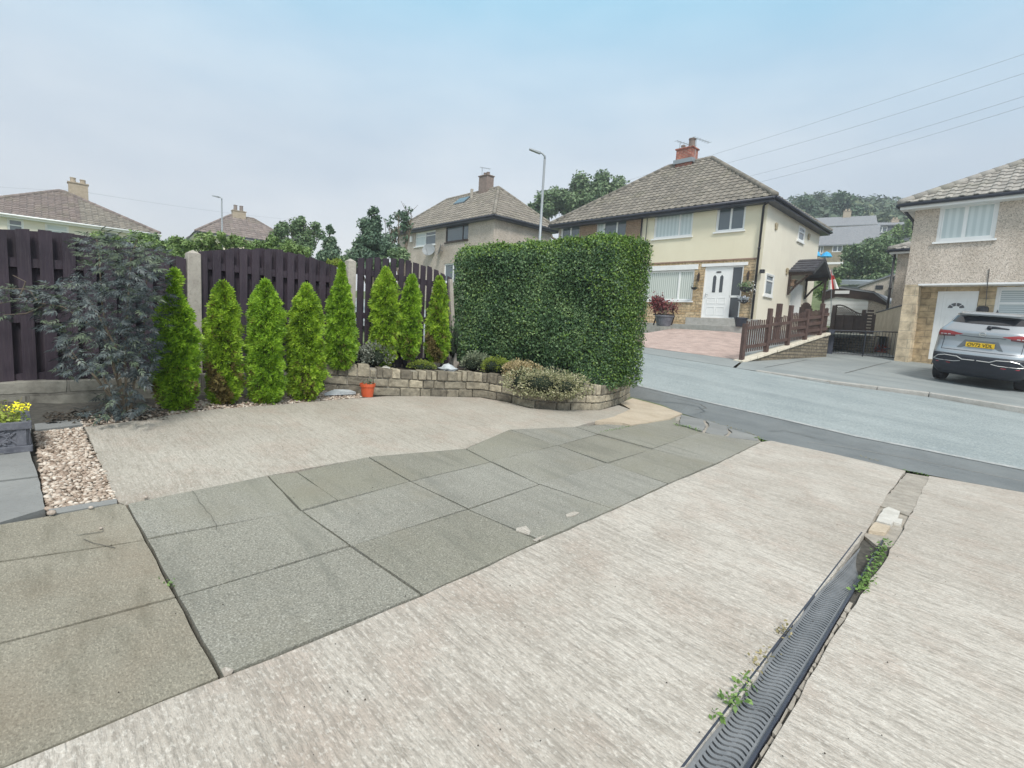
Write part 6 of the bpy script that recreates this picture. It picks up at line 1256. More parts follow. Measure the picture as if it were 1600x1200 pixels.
yd = [onp(x, y, PN) for x, y in ((1296, 552), (1399, 561), (1404, 540), (1360, 535), (1297, 545))]
# ---------------------------------------------------------------- garage
OG = at(1283, 490, 27.5); FGa = Fac(OG, -dirdeg(-44), dirdeg(46)); H_ = lambda x, y: FGa.hit(x, y)
gr = empty('garage', FGa.P(1, zt1), 'pale pebbledashed garage with a white door and black pitched bargeboard', 'garage')
tp = [H_(1286, 458), H_(1310, 451), H_(1366, 459), H_(1386, 474)]; gb = zt1-.8
mb = MB(); mb.poly([FGa.P(a, z) for a, z in [(tp[0][0], gb)]+tp+[(tp[3][0], gb)]]); 
for (a, z), (a2_, z2) in zip(tp[:-1], tp[1:]): pass
mb.quad(FGa.P(tp[3][0], gb), FGa.P(tp[3][0], tp[3][1]), FGa.P(tp[3][0], tp[3][1], 5), FGa.P(tp[3][0], gb, 5)); mb.quad(FGa.P(tp[0][0], gb), FGa.P(*tp[0]), FGa.P(*tp[0], 5), FGa.P(tp[0][0], gb, 5)); mb.build('wall', M['peb_pink'], gr)
mb = MB()
for (a, z), (a2_, z2) in zip(tp[:-1], tp[1:]): mb.hexa([FGa.P(a, z+.02, -.15), FGa.P(a2_, z2+.02, -.15), FGa.P(a2_, z2+.02, 5.2), FGa.P(a, z+.02, 5.2)], [FGa.P(a, z+.10, -.15), FGa.P(a2_, z2+.10, -.15), FGa.P(a2_, z2+.10, 5.2), FGa.P(a, z+.10, 5.2)])
mb.build('roof', M['slate'], gr); mb = MB(); bt_ = [.42, .42, .36, .12]
for i in range(3):
    (a, z), (a2_, z2) = tp[i], tp[i+1]; mb.hexa([FGa.P(a, z-bt_[i], -.12), FGa.P(a2_, z2-bt_[i+1], -.12), FGa.P(a2_, z2-bt_[i+1], -.07), FGa.P(a, z-bt_[i], -.07)], [FGa.P(a, z+.12, -.12), FGa.P(a2_, z2+.12, -.12), FGa.P(a2_, z2+.12, -.07), FGa.P(a, z+.12, -.07)])
mb.build('bargeboard', M['brownwood'], gr)
gd_ = (H_(1284, 480)[0], gb, H_(1356, 480)[0], H_(1320, 464)[1]); mb = MB(); n_ = 14
for i in range(n_): z = gd_[1]+(gd_[3]-gd_[1])*i/n_; fbox(mb, FGa, gd_[0], gd_[2], z+.006, z+(gd_[3]-gd_[1])/n_-.006, -.05, .02)
mb.build('garage_door', M['white'], gr); mb = MB(); s_ = FGa.rect(1306, 455.5, 1328, 459.5); fbox(mb, FGa, s_[0], s_[2], s_[1], s_[3]+.03, -.16, -.13); mb.build('blank_sign', M['white'], gr)
# pale outbuilding behind
O6 = at(1342, 470, 33); F6 = Fac(O6, -dirdeg(-44), dirdeg(46)); ob = empty('outbuilding', F6.P(1, zt1), 'pale rendered outbuilding with a sloping roof edge behind the garage', 'outbuilding'); q = [F6.hit(1343, 449.5), F6.hit(1397, 430), F6.hit(1410, 430)]; mb = MB(); mb.poly([F6.P(q[0][0], -1.5)]+[F6.P(a, z) for a, z in q]+[F6.P(q[2][0], -1.5)]); mb.build('wall', M['peb_pink'], ob); mb = MB()
mb.hexa([F6.P(q[0][0]-.1, q[0][1], -.1), F6.P(*q[1], -.1), F6.P(*q[1], 4), F6.P(q[0][0]-.1, q[0][1], 4)], [F6.P(q[0][0]-.1, q[0][1]+.1, -.1), F6.P(q[1][0], q[1][1]+.1, -.1), F6.P(q[1][0], q[1][1]+.1, 4), F6.P(q[0][0]-.1, q[0][1]+.1, 4)]); mb.build('roof', M['slate'], ob)
mb = MB(); 
for (x0, y0, x1, y1) in ((1391, 449, 1390, 468), (1397, 432, 1402, 452), (1402, 452, 1399, 468)): mb.tube([F6.P(*F6.hit(x0, y0), -.1), F6.P(*F6.hit(x1, y1), -.1)], .07, 6)
a, z = F6.hit(1374, 449); fbox(mb, F6, a-.2, a+.2, z-.12, z+.12, -.03, 0); mb.build('waste_pipe', M['black'], ob)
O7 = at(1310, 440, 36); F7 = Fac(O7, -dirdeg(-50), dirdeg(40)); q0, q1 = F7.hit(1311, 437), F7.hit(1372, 441.5); mb = MB(); mb.hexa([F7.P(q0[0], q0[1]-.35, 0), F7.P(q1[0], q1[1]-.12, 0), F7.P(q1[0], q1[1]+.5, 4), F7.P(q0[0], q0[1]+.3, 4)], [F7.P(q0[0], q0[1], 0), F7.P(q1[0], q1[1]+.02, 0), F7.P(q1[0], q1[1]+.6, 4), F7.P(q0[0], q0[1]+.4, 4)]); fbox(mb, F7, q0[0]+.1, q1[0]-.1, -1.5, q0[1]-.36, .3, 3.8); tag(mb.build('shed', M['galv'], base=O7), 'shed with a pale metal sheet roof below the big bush', 'shed')
# flag
fb, ft = at(1304, 470, 26), at(1299.5, 420, 26); fl = empty('flag', fb, 'white flag with a red cross hanging from a pole above the garage', 'flag'); mb = MB(); mb.tube([fb-Z*1.5, ft], .02, 6); mb.build('flag_pole', M['galv'], fl)
mb = MB(); ex = Vector((.75, -.66, 0)); top = ft-Z*.05; nr_, nc = 14, 10; k0 = 0
for j in range(nr_+1):
    for i in range(nc+1):
        u, v = i/nc, j/nr_; w_ = .06+.42*v; p = top-Z*(.98*v*(1-.04*u))+ex*(w_*u-.06)+Vector((.66, .75, 0))*(.07*math.sin(u*11+v*2)*v); mb.v.append(tuple(p))
for j in range(nr_):
    for i in range(nc):
        q = j*(nc+1)+i; mb.f.append((q, q+1, q+nc+2, q+nc+1)); mb.m.append(1 if (i in (4, 5) or j in (4, 5, 6)) else 0)
M['flagred'] = mat('flag_red', (.62, .06, .06), .8); mb.build('cloth', [M['white'], M['flagred']], fl, True)
# ---------------------------------------------------------------- hillside
def hill_z(X, Y):
    s = X/Y*790+800; t = min(1, max(0, (s-1000)/240)); t = t*t*(3-2*t); pr = [(24, .6), (34, 1.6), (60, 8.6), (80, 15.5), (120, 28), (200, 50), (260, 60)]; D = Y; z = pr[-1][1]
    for (a, za), (b, zb3) in zip(pr[:-1], pr[1:]):
        if D <= b: z = za+(zb3-za)*max(0, D-a)/(b-a); break
    return (z if D > 34 else min(z, 1.6))*t+(1-t)*min(z, 1.0)
hb = MB(); ss = list(range(940, 2001, 30)); Ys = [26, 30, 34, 40, 47, 54, 62, 70, 80, 95, 115, 140, 170, 205, 260]
hb.add([((s-800)/790*Y, Y, hill_z((s-800)/790*Y, Y)+.6*math.sin(s*.05+Y*.1)*(Y > 60)) for Y in Ys for s in ss], [(j*len(ss)+i, j*len(ss)+i+1, (j+1)*len(ss)+i+1, (j+1)*len(ss)+i) for j in range(len(Ys)-1) for i in range(len(ss)-1)])
tag(hb.build('hillside', M['grass'], smooth=True), kind='structure')
# ---------------------------------------------------------------- trees
def tree(name, bx, Y, blobs, n, m, ls, label, cat='tree', group=None, gz=None, trunk=True, sparse=0, dj=1.0, sprays=False, jit=.0):
    n = int(n*(1.9 if not sparse else 1.5))
    zb_ = gz if gz is not None else terr((bx-800)/790*Y, Y)+.3; b = Vector(((bx-800)/790*Y, Y, zb_)); b = Vector((at(bx, blobs[0][1]+40, Y).x, Y, zb_)); root = empty(name, b, label, cat, group); mb = MB(); C_ = []
    for (x, y, rx, ry) in blobs: c = at(x, y, Y); C_.append((c, rx/F*Y, ry/F*Y))
    if trunk:
        topc = max(C_, key=lambda q: q[0].z)[0]; hgt = topc.z-b.z; r0 = max(.05, hgt*.028); mid_ = b.lerp(Vector((topc.x, topc.y, topc.z)), .5); mb.tube([b-Z*.3, b+Z*hgt*.3, mid_, topc], [r0*1.2, r0, r0*.7, r0*.2], 7)
        for c, rx, rz in C_: mb.tube([b.lerp(mid_, random.uniform(.5, 1)), b.lerp(c, .75), c+Z*rz*.5], [r0*.5, r0*.3, r0*.1], 5)
        for k_ in range(sparse):
            c, rx, rz = random.choice(C_); mb.tube([c-Z*rz, c+Vector((random.uniform(-.6, .6)*rx, 0, 0)), c+Vector((random.uniform(-1.2, 1.2)*rx, random.uniform(-.5, .5)*rx, rz*random.uniform(.6, 1.3)))], [r0*.2, r0*.12, r0*.04], 4)
        mb.build('trunk', M['bark'], root)
    sub = []
    for c, rx, rz in C_:
        for _ in range(7):
            d = Vector(rand_dirs(1)[0]); k_ = random.uniform(.45, .85); sub.append((c+Vector((d.x*rx*k_, d.y*rx*k_*dj, d.z*rz*k_)), random.uniform(.28, .48)*min(rx, rz*1.3), rx*rz))
    wts = [s_[2] for s_ in sub]; pos, nr = [], []
    for _ in range(n):
        c, r_, _w = random.choices(sub, wts)[0]; d = Vector(rand_dirs(1)[0]); p = c+d*r_*random.uniform(.55, 1.12)*(1+random.gauss(0, .05)); p.z = max(p.z, b.z+.05); pos.append(tuple(p)); nr.append(tuple(d+Z*.5))
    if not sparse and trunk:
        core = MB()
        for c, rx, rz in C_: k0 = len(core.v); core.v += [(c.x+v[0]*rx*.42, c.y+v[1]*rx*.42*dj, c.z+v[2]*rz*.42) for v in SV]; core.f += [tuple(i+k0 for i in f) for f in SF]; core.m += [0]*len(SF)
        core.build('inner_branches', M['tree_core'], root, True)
    nr = np.array(nr); nr2 = nr+np.random.normal(size=nr.shape)*.8
    scatter('crown', M[m], root, *LEAF, np.array(pos), nr2, np.random.uniform(ls*.42, ls*1.0, n)); return root
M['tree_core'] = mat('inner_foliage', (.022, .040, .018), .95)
tree('broadleaf_tree', 905, 50, [(925, 297, 32, 24), (885, 306, 30, 22), (852, 322, 24, 18), (948, 292, 24, 20), (900, 332, 55, 22), (960, 320, 25, 30), (835, 335, 20, 14), (915, 320, 40, 20)], 16000, 'tree_m', .42, 'big round tree between the two house roofs behind the lamp post', gz=0)
tree('conifer_tree', 582, 21, [(585, 342, 10, 16), (582, 362, 22, 18), (585, 385, 34, 20), (575, 405, 34, 18), (604, 392, 22, 26), (560, 395, 16, 18)], 7000, 'tree_d', .17, 'dark green bushy conifer left of the buff pebbledashed house', gz=-.5)
tree('sparse_tree', 628, 23, [(622, 350, 16, 26), (638, 338, 12, 18), (612, 372, 14, 24), (636, 362, 10, 24)], 520, 'tree_d', .20, 'thin sparse tree with upswept twigs beside the buff house', gz=-.5, sparse=22)
tree('leafy_tree', 465, 23, [(475, 352, 18, 14), (455, 362, 22, 16), (490, 370, 18, 20), (440, 375, 18, 16), (470, 385, 30, 22), (430, 385, 15, 12)], 5000, 'tree_m', .17, 'feathery mid green tree right of the distant small roof', gz=-.5, sparse=12)
tree('conifer_tree', 513, 20, [(515, 360, 5, 9), (514, 375, 11, 13), (514, 394, 17, 16), (512, 412, 22, 14)], 3800, 'tree_d', .15, 'narrow dark conifer with a bare tip left of the big bushy conifer', gz=-.5)
tree('garden_bush', 1296, 31, [(1290, 440, 12, 12), (1302, 446, 10, 10), (1286, 455, 14, 14), (1300, 462, 14, 14)], 1800, 'tree_l', .16, 'light green bush seen under the canopy beside the cream house', 'bush', gz=.3, trunk=False)
gb_ = 'overgrown bushes beyond the timber fence'
tree('garden_bush', 195, 11.5, [(175, 385, 32, 18), (215, 380, 30, 15), (245, 392, 28, 18), (200, 410, 50, 24)], 5200, 'tree_l', .085, 'pale green bush directly behind the dark lacy shrub', 'bush', gb_, gz=-.8, trunk=False)
tree('garden_bush', 330, 12.5, [(290, 388, 30, 16), (330, 382, 30, 15), (365, 378, 28, 13), (320, 405, 55, 22)], 5200, 'tree_l', .085, 'bright bush below the left street lamp, above the middle fence panel', 'bush', gb_, gz=-.8, trunk=False)
tree('garden_bush', 420, 12.5, [(400, 385, 28, 14), (435, 388, 28, 14), (462, 398, 22, 14), (420, 408, 50, 18)], 5000, 'tree_l', .085, 'rounded light green bush above the right end of the middle fence panel', 'bush', gb_, gz=-.8, trunk=False)
tree('garden_bush', 268, 14, [(262, 388, 26, 17), (285, 385, 22, 14), (240, 380, 24, 12)], 2800, 'tree_m', .09, 'darker green bush behind the first concrete post', 'bush', gb_, gz=-.8, trunk=False)
tree('garden_bush', 528, 10.5, [(525, 413, 16, 8), (540, 418, 12, 8)], 1200, 'lime', .055, 'small lime green bush peeping over by the second concrete post', 'bush', gb_, gz=-.8, trunk=False)
tree('garden_bush', 575, 17, [(545, 412, 22, 12), (600, 412, 28, 14), (620, 400, 18, 14)], 2200, 'tree_m', .12, 'dim green bush at the foot of the dark bushy conifer', 'bush', gb_, gz=-.8, trunk=False)
# hillside growth
G_ = lambda x, Y: hill_z((x-800)/790*Y, Y)
tree('hillside_bush', 1360, 44, [(1345, 410, 28, 26), (1375, 400, 26, 28), (1395, 415, 22, 28), (1325, 425, 22, 16), (1360, 430, 40, 20), (1380, 440, 40, 14), (1330, 392, 14, 14)], 8500, 'tree_m', .32, 'large green bush on the slope behind the garage and the shed', 'bush', gz=1.5, trunk=False)
tree('hillside_bush', 1380, 66, [(1360, 375, 14, 10), (1400, 378, 18, 18), (1412, 360, 14, 18), (1385, 392, 25, 12), (1348, 372, 10, 12)], 3600, 'tree_l', .42, 'yellow-green bush on the hillside below the dark slate-clad house', 'bush', gz=9, trunk=False)
tree('broadleaf_tree', 1318, 92, [(1318, 318, 18, 17), (1308, 332, 18, 16), (1330, 335, 16, 18), (1322, 350, 20, 14), (1338, 352, 10, 14)], 5000, 'tree_d', .62, 'tall round dark tree on the hill behind the stone chimney', gz=18)
tree('broadleaf_tree', 1258, 92, [(1258, 322, 20, 12), (1245, 330, 16, 10), (1270, 332, 16, 12), (1255, 342, 28, 10)], 3600, 'tree_d', .62, 'wide dark tree just above the cream house eaves on the hill', gz=18)
tree('sparse_tree', 1276, 105, [(1278, 308, 8, 7), (1270, 312, 8, 6), (1272, 322, 6, 8)], 300, 'tree_h', .55, 'thin wind-blown tree on the skyline between two dark trees', gz=24, sparse=8)
tree('sparse_tree', 1360, 140, [(1358, 315, 8, 6), (1366, 318, 6, 5)], 260, 'tree_d', .9, 'small dark tree on the skyline right of the tall round tree', gz=34, sparse=6)
pos, nr = [], []
for _ in range(210):
    s = random.uniform(1215, 1475); Y = random.uniform(88, 205); X = (s-800)/790*Y; r_ = random.uniform(2.0, 4.6)
    if hill_z(X, Y) < 8: continue
    c = Vector((X, Y, hill_z(X, Y)+r_*.55))
    for k_ in range(150): d = Vector(rand_dirs(1)[0]); pos.append(tuple(c+Vector((d.x*r_*1.15, d.y*r_, d.z*r_*.8))*random.uniform(.7, 1.08))); nr.append(tuple(d+Z*.5))
tag(scatter('wood', M['tree_h'], None, *LEAF, np.array(pos), np.array(nr)+np.random.normal(size=(len(nr), 3))*.5, np.random.uniform(.7, 1.6, len(pos))), 'far woodland covering the upper hillside below the skyline', 'woodland', kind='stuff')
# hill houses
def hillhouse(x, y, Y, ang, Wd, Dp, xe, ye_, ridge_px, wm, rm, label, wins, chim=None, ywall=None, gable=True):
    O = at(x, y, Y); e = dirdeg(ang); n = Vector((-e.y, e.x, 0)); f = Fac(O, e, n); ze = f.hit(xe, ye_)[1]; zr = f.hit(*ridge_px, Dp/2)[1]; gz = O.z; r = empty('hillside_house', O, label, 'house')
    holes = [f.rect(*w_) for w_ in wins]; wall(f, 0, Wd, gz-2.5, ze, holes, M[wm], 'front_wall', r, rev=.1)
    mb = MB()
    for a in (0, Wd): mb.poly([f.P(a, gz-2.5), f.P(a, ze), f.P(a, zr, Dp/2), f.P(a, ze, Dp), f.P(a, gz-2.5, Dp)])
    mb.build('gable_wall', M[wm], r); mb = MB()
    for d0, d1 in ((-.25, Dp/2), (Dp+.25, Dp/2)):
        zz = ze-.25*(zr-ze)/(Dp/2); mb.hexa([f.P(-.2, zz, d0), f.P(Wd+.2, zz, d0), f.P(Wd+.2, zr, d1), f.P(-.2, zr, d1)], [f.P(-.2, zz+.14, d0), f.P(Wd+.2, zz+.14, d0), f.P(Wd+.2, zr+.14, d1), f.P(-.2, zr+.14, d1)])
    mb.build('roof', M[rm], r)
    for h in holes: window(f, h, r, (.5,), sill=False, fw=.09, inner=0, gm='glass')
    if chim: a, z = f.hit(*chim, Dp/2); chimney(f.P(a, 0, Dp/2), 1.0, .7, zr-.8, z, e, n, r, M['chim_buff'], [(-.2, .15, .35), (.2, .15, .35)])
    return f, r
M['hill_stone'] = surf('hill_stone', (.28, .24, .17), (.38, .33, .24), 4, .9, [(9, I3, .5, .7, (.18, .15, .11), .5, 'MIX')])
M['hill_dark'] = surf('slate_cladding', (.07, .08, .10), (.12, .13, .15), 5, .7)
fh, rh = hillhouse(1255, 422, 60, 124, 6.6, 6.5, 1303, 382, (1303, 357), 'hill_stone', 'slate', 'stone hillside house with a plain blue-grey slate roof and blue parasols', [(1278, 384, 1286, 396), (1301, 383.5, 1316, 393.5)])
p = at(1291, 399, 57); 
def parasol(x, y, Y, w, h, label):
    c = at(x, y, Y); mb = MB(); r = empty('parasol', c-Z*1.6, label, 'parasol', 'blue parasols on the terrace'); mb.lathe(c, [(w, -.1), (w*.6, h*.6), (.03, h), ], 10); mb.build('canopy', M['blue'], r); mb = MB(); mb.tube([c-Z*2.0, c+Z*h], .04, 6); mb.build('pole', M['white'], r)
M['blue'] = mat('blue_canvas', (.03, .38, .70), .7)
parasol(1291, 400, 57, .6, .48, 'larger bright blue parasol in front of the slate-roofed house'); parasol(1275.5, 399, 57, .45, .5, 'smaller blue parasol half hidden by the cream house')
f_ = Fac(at(1270, 412, 56), dirdeg(124), Vector((.56, .83, 0))); mb = MB(); fbox(mb, f_, -1, 4.2, f_.O.z-3, f_.O.z-.1, 0, .3); 
tw = empty('terrace_wall', f_.O, 'stone terrace wall with a white rail below the blue parasols', 'wall'); mb.build('stonework', M['hill_stone'], tw); mb = MB(); fbox(mb, f_, -1, 4.2, f_.O.z-.1, f_.O.z+.12, -.03, .33); mb.build('rail', M['white'], tw)
hillhouse(1258, 366, 78, 118, 8.6, 6, 1300, 353, (1300, 341), 'hill_stone', 'slate', 'upper stone hillside house with a tall chimney under the round dark tree', [(1292, 354.5, 1306, 359)], (1324, 331))
hillhouse(1357, 382, 82, 112, 5.2, 5, 1377, 352, (1377, 349), 'hill_dark', 'slate', 'dark slate-clad hillside house with white window frames among the bushes', [(1371, 354, 1386, 363)], (1398, 344))
f_ = Fac(at(1367, 384, 81.6), dirdeg(112), Vector((.37, .93, 0))); mb = MB(); 
r_ = f_.rect(1368, 367, 1391, 382); rr = empty('house_extension', f_.P(0, r_[1]), 'low white-walled extension with dark glazing below the slate-clad house', 'extension'); wall(f_, r_[0], r_[2], r_[1]-1, r_[3], [(r_[0]+.4, r_[1], r_[0]+1.6, r_[3]-.2)], M['white'], 'wall', rr); mb.quad(*[f_.P(a, z, .1) for a, z in ((r_[0]+.3, r_[1]-.2), (r_[0]+1.7, r_[1]-.2), (r_[0]+1.7, r_[3]), (r_[0]+.3, r_[3]))]); mb.build('glazing', M['glass_d'], rr)
# ---------------------------------------------------------------- street lamps and wires
def lamp(xb, yb, xt, yt, xa, ya, Y, label, xs_, ys_):
    b, t = at(xb, yb, Y), at(xt, yt, Y); b = Vector((t.x, t.y, zon(PR, t.x, t.y) if Y < 25 else -.3)); r = empty('street_lamp', b, label, 'street lamp'); h = t.z-b.z; lean = Vector((0, 0, 0)); hd = at(xa, ya, Y)
    mb = MB(); mb.tube([b-Z*.2, b+Z*h*.22, b+Z*h*.23, t-Z*.15], [.085, .085, .055, .042], 12); mb.build('pole', M['galv'], r, True); mb = MB(); d = (hd-t); L = d.length; d.normalize()
    mb.tube([t-Z*.16, t-Z*.05, t+d*.12+Z*.02, t+d*L*.45], [.042, .038, .032, .03], 8); mb.build('arm', M['galv'], r, True); mb = MB(); s = Vector((-d.y, d.x, 0)).normalized(); up = s.cross(d); up = up if up.z > 0 else -up
    a, c = t+d*L*.3, hd; mb.hexa([a-s*.07-up*.04, a+s*.07-up*.04, c+s*.10-up*.02, c-s*.10-up*.02], [a-s*.07+up*.05, a+s*.07+up*.05, c+s*.09+up*.02, c-s*.09+up*.02]); mb.build('lamp_head', M['galv'], r, bevel=.015)
lamp(848, 365, 851.5, 242, 827, 233, 19.5, 'grey street lamp rising behind the tall hedge', 0, 0)
lamp(347.5, 370, 346.5, 309, 332, 306, 34, 'distant grey street lamp in front of the small far roof', 0, 0)
gw = 'overhead wires crossing to the right'
def wire(x0, y0, Y0, x1, y1, Y1, label, sag=.15, r_=.006):
    a, b = at(x0, y0, Y0), at(x1, y1, Y1); b = a+(b-a)*1.25; pts = [a.lerp(b, i/16)-Z*(sag*4*(i/16)*(1-i/16)) for i in range(17)]; mb = MB(); mb.tube(pts, r_, 5); tag(mb.build('overhead_wire', M['wire'], base=a), label, 'wire', gw)
M['wire'] = mat('wire', (.34, .37, .40), .7)
wire(960, 288, 34, 1600, 80, 18, 'topmost overhead wire, passing behind the brick chimney'); wire(1136, 255, 29, 1600, 110, 18, 'second overhead wire from the top, rising right from the roof hip'); wire(1169, 276, 29, 1600, 146, 18, 'third overhead wire from the top'); wire(1185, 285, 29, 1600, 162, 18, 'lowest overhead wire, just above the right house')
wire(130, 297, 40, -60, 283, 34, 'thin wire leaving the far left chimney to the left', .2, .006); wire(132, 300, 40, 420, 338, 60, 'thin wire running right from the far left chimney', .2, .008)
# ---------------------------------------------------------------- car
def car():
    rcx = Vector((11.05, 12.05, 0)); fwd = dirdeg(53); rgt = Vector((fwd.y, -fwd.x, 0)); gz = lambda p: zon(PN, p.x, p.y)
    o = rcx.copy(); o.z = gz(rcx); fz = (gz(rcx+fwd)-gz(rcx)); rz = (gz(rcx+rgt)-gz(rcx)); FX = (fwd+Z*fz).normalized(); RX = (rgt+Z*rz).normalized(); UX = RX.cross(FX).normalized()
    if UX.z < 0: UX = -UX
    root = empty('parked_car', o, 'grey-silver crossover car with yellow rear plate parked nose-in on the tarmac drive', 'car')
    L = lambda x, y, z: o+RX*(x-.12)+FX*y+UX*(z*1.02+.14)
    SL = [(.10, .76, .20, 4.05), (.18, .84, .09, 4.25), (.30, .89, .03, 4.34), (.50, .905, -.01, 4.38), (.62, .91, .0, 4.40), (.70, .915, .05, 4.40), (.76, .92, .09, 4.39), (.92, .92, .12, 4.34), (1.02, .915, .10, 4.24), (1.08, .91, .085, 4.05), (1.15, .895, .085, 3.85), (1.20, .86, .13, 3.4), (1.28, .80, .20, 3.05), (1.34, .765, .26, 2.95), (1.44, .735, .37, 2.7), (1.53, .69, .46, 2.45), (1.555, .68, .38, 2.35), (1.59, .645, .42, 2.1), (1.615, .54, .60, 1.9), (1.63, .30, .95, 1.6)]
    def prm(z):
        for a, b in zip(SL[:-1], SL[1:]):
            if z <= b[0]: u = (z-a[0])/(b[0]-a[0]); return tuple(a[i]+(b[i]-a[i])*u for i in (1, 2, 3))
        return SL[-1][1:]
    SL = [(a, b*1.0, c, d) for a, b, c, d in SL]
    def bul(s): s = min(.999, abs(s)); return .46*(1-(1-s**2.9)**(1/2.9))
    def rear(x, z, off=0): w, r, f = prm(z); return L(x, r+bul(x/w)-off, z)
    def ring(z):
        w, r, f = prm(z); pts = []; N_ = 22
        for i in range(N_+1): s = -math.cos(math.pi*i/N_); pts.append((s*w*.999, r+bul(s)))
        for i in range(1, 9): y = r+.42+(f-.55-r-.42)*i/9; pts.append((w*(1-.05*(max(0, i-6)/3)), y))
        for i in range(N_+1): s = math.cos(math.pi*i/N_); pts.append((s*w*.95, f-.55*(1-(1-min(.999, abs(s))**2.6)**(1/2.6))))
        for i in range(8, 0, -1): y = r+.42+(f-.55-r-.42)*i/9; pts.append((-w*(1-.05*(max(0, i-6)/3)), y))
        return [L(x, y, z) for x, y in pts]
    def loft(z0, z1, name, m, cap=True, off=0):
        zs = [z for z in [s[0] for s in SL] if z0 < z < z1]; zs = [z0]+zs+[z1]; zz = []
        for a, b in zip(zs[:-1], zs[1:]): k_ = max(1, int((b-a)/.04)); zz += [a+(b-a)*i/k_ for i in range(k_)]
        zz.append(z1); mb = MB(); rings = [ring(z) for z in zz]; n_ = len(rings[0])
        for r_ in rings: mb.v += [tuple(p) for p in r_]
        for j in range(len(rings)-1):
            for i in range(n_): a = j*n_+i; b = j*n_+(i+1) % n_; mb.f.append((a, b, b+n_, a+n_)); mb.m.append(0)
        mb.f.append(tuple(range(n_))[::-1]); mb.m.append(0); mb.f.append(tuple((len(rings)-1)*n_+i for i in range(n_))); mb.m.append(0)
        o_ = mb.build(name, m, root, True); return o_
    paint = mat('silver_grey_car_paint', (.36, .39, .415), .32, metal=.45, coat=.8); blackp = mat('black_bumper_plastic', (.018, .022, .032), .45); glass = mat('privacy_glass', (.012, .014, .018), .05, .9); chrome = mat('brushed_trim', (.62, .63, .62), .3, metal=.6)
    redl = mat('red_lamp_lens', (.38, .02, .03), .12, .8, coat=1); redd = mat('dark_lamp_lens', (.10, .012, .02), .12, .8, coat=1); wl = mat('clear_lamp_lens', (.65, .60, .62), .15, .8)
    loft(.605, 1.629, 'body', paint); loft(.101, .60, 'bumper', blackp)
    def patch(name, m, zf, x0f, x1f, z0, z1, off, parent=root, nx=24, nz=5, side=1):
        mb = MB()
        for j in range(nz+1):
            z = z0+(z1-z0)*j/nz
            for i in range(nx+1): x = x0f(z)+(x1f(z)-x0f(z))*i/nx; mb.v.append(tuple(rear(x, zf(x, z) if zf else z, off)))
        for j in range(nz):
            for i in range(nx): a = j*(nx+1)+i; mb.f.append((a, a+1, a+nx+2, a+nx+1)); mb.m.append(0)
        return mb.build(name, m, parent, True)
    wx = lambda z: prm(z)[0]*.985
    patch('rear_window', glass, lambda x, z: z+.035*(1-(x/.7)**2)*(z < 1.4)*0-.0+.02*(x/.7)**2*(1 if z < 1.4 else -1), lambda z: -wx(z), lambda z: wx(z), 1.335, 1.525, .006)
    for s in (-1, 1):      # lamps: tapering inward
        def band(name, m, xi, xo, zlo, zhi, off):
            mb = MB(); nx, nz = 14, 3
            for j in range(nz+1):
                for i in range(nx+1):
                    u = i/nx; x = xi+(xo-xi)*u; a, b = zlo(u), zhi(u); mb.v.append(tuple(rear(s*x, a+(b-a)*j/nz, off)))
            for j in range(nz):
                for i in range(nx): a = j*(nx+1)+i; mb.f.append((a, a+1, a+nx+2, a+nx+1)); mb.m.append(0)
            return mb.build(name, m, root, True)
        tl = band('tail_light', redl, .36, .865, lambda u: 1.075-.06*min(1, u*1.6), lambda u: 1.085+.055*min(1, u*2), .010)
        b2 = band('tail_light_lower', redd, .50, .865, lambda u: 1.012-.02*u, lambda u: 1.05-.02*u, .013); 
        mb = MB(); 
        for xx in (.62, .70, .78): mb.poly([rear(s*(xx+dx), 1.055+dz, .017) for dx, dz in ((-.03, -.008), (.03, -.012), (.035, .008), (-.02, .010))])
        mb.build('lamp_reflector', wl, root)
        # bumper trim loop
        mb = MB(); pts = [(.02, .50), (.25, .495), (.36, .55), (.60, .56), (.74, .53), (.84, .44), (.72, .425), (.40, .43), (.28, .455)]
        mb.tube([rear(s*x, z, .010) for x, z in pts[:6]], .011, 6); mb.tube([rear(s*x, z, .010) for x, z in pts[5:]], .007, 6); mb.build('bumper_trim', chrome, root)
        mb = MB(); mb.poly([rear(s*x, z, .014) for x, z in ((.46, .375), (.76, .375), (.78, .39), (.46, .39))]); mb.build('reflector', redl, root)
        for y in (.86, 3.5):
            mb = MB(); c = L(s*.775, y, .212); mb.v = []; n_ = 28; prof = [(.01, -.09), (.20, -.09), (.30, -.125), (.335, -.11), (.345, -.07), (.345, .07), (.335, .11), (.30, .125), (.20, .09), (.01, .07)]
            for r_, xo in prof:
                for j in range(n_): t = 6.28318*j/n_; mb.v.append(tuple(c+RX*(xo)+FX*r_*math.cos(t)+UX*r_*math.sin(t)))
            for i in range(len(prof)-1):
                for j in range(n_): a = i*n_+j; b = i*n_+(j+1) % n_; mb.f.append((a, b, b+n_, a+n_)); mb.m.append(0)
            w_ = mb.build('wheel', M['tyre'], root, True); mb = MB(); k0 = 0
            mb.v = [tuple(c+RX*(s*.105))]+[tuple(c+RX*(s*.095)+FX*.21*math.cos(6.28318*j/n_)+UX*.21*math.sin(6.28318*j/n_)) for j in range(n_)]
            mb.f = [(0, 1+j, 1+(j+1) % n_) for j in range(n_)]; mb.m = [0]*len(mb.f); mb.build('rim', chrome, w_)
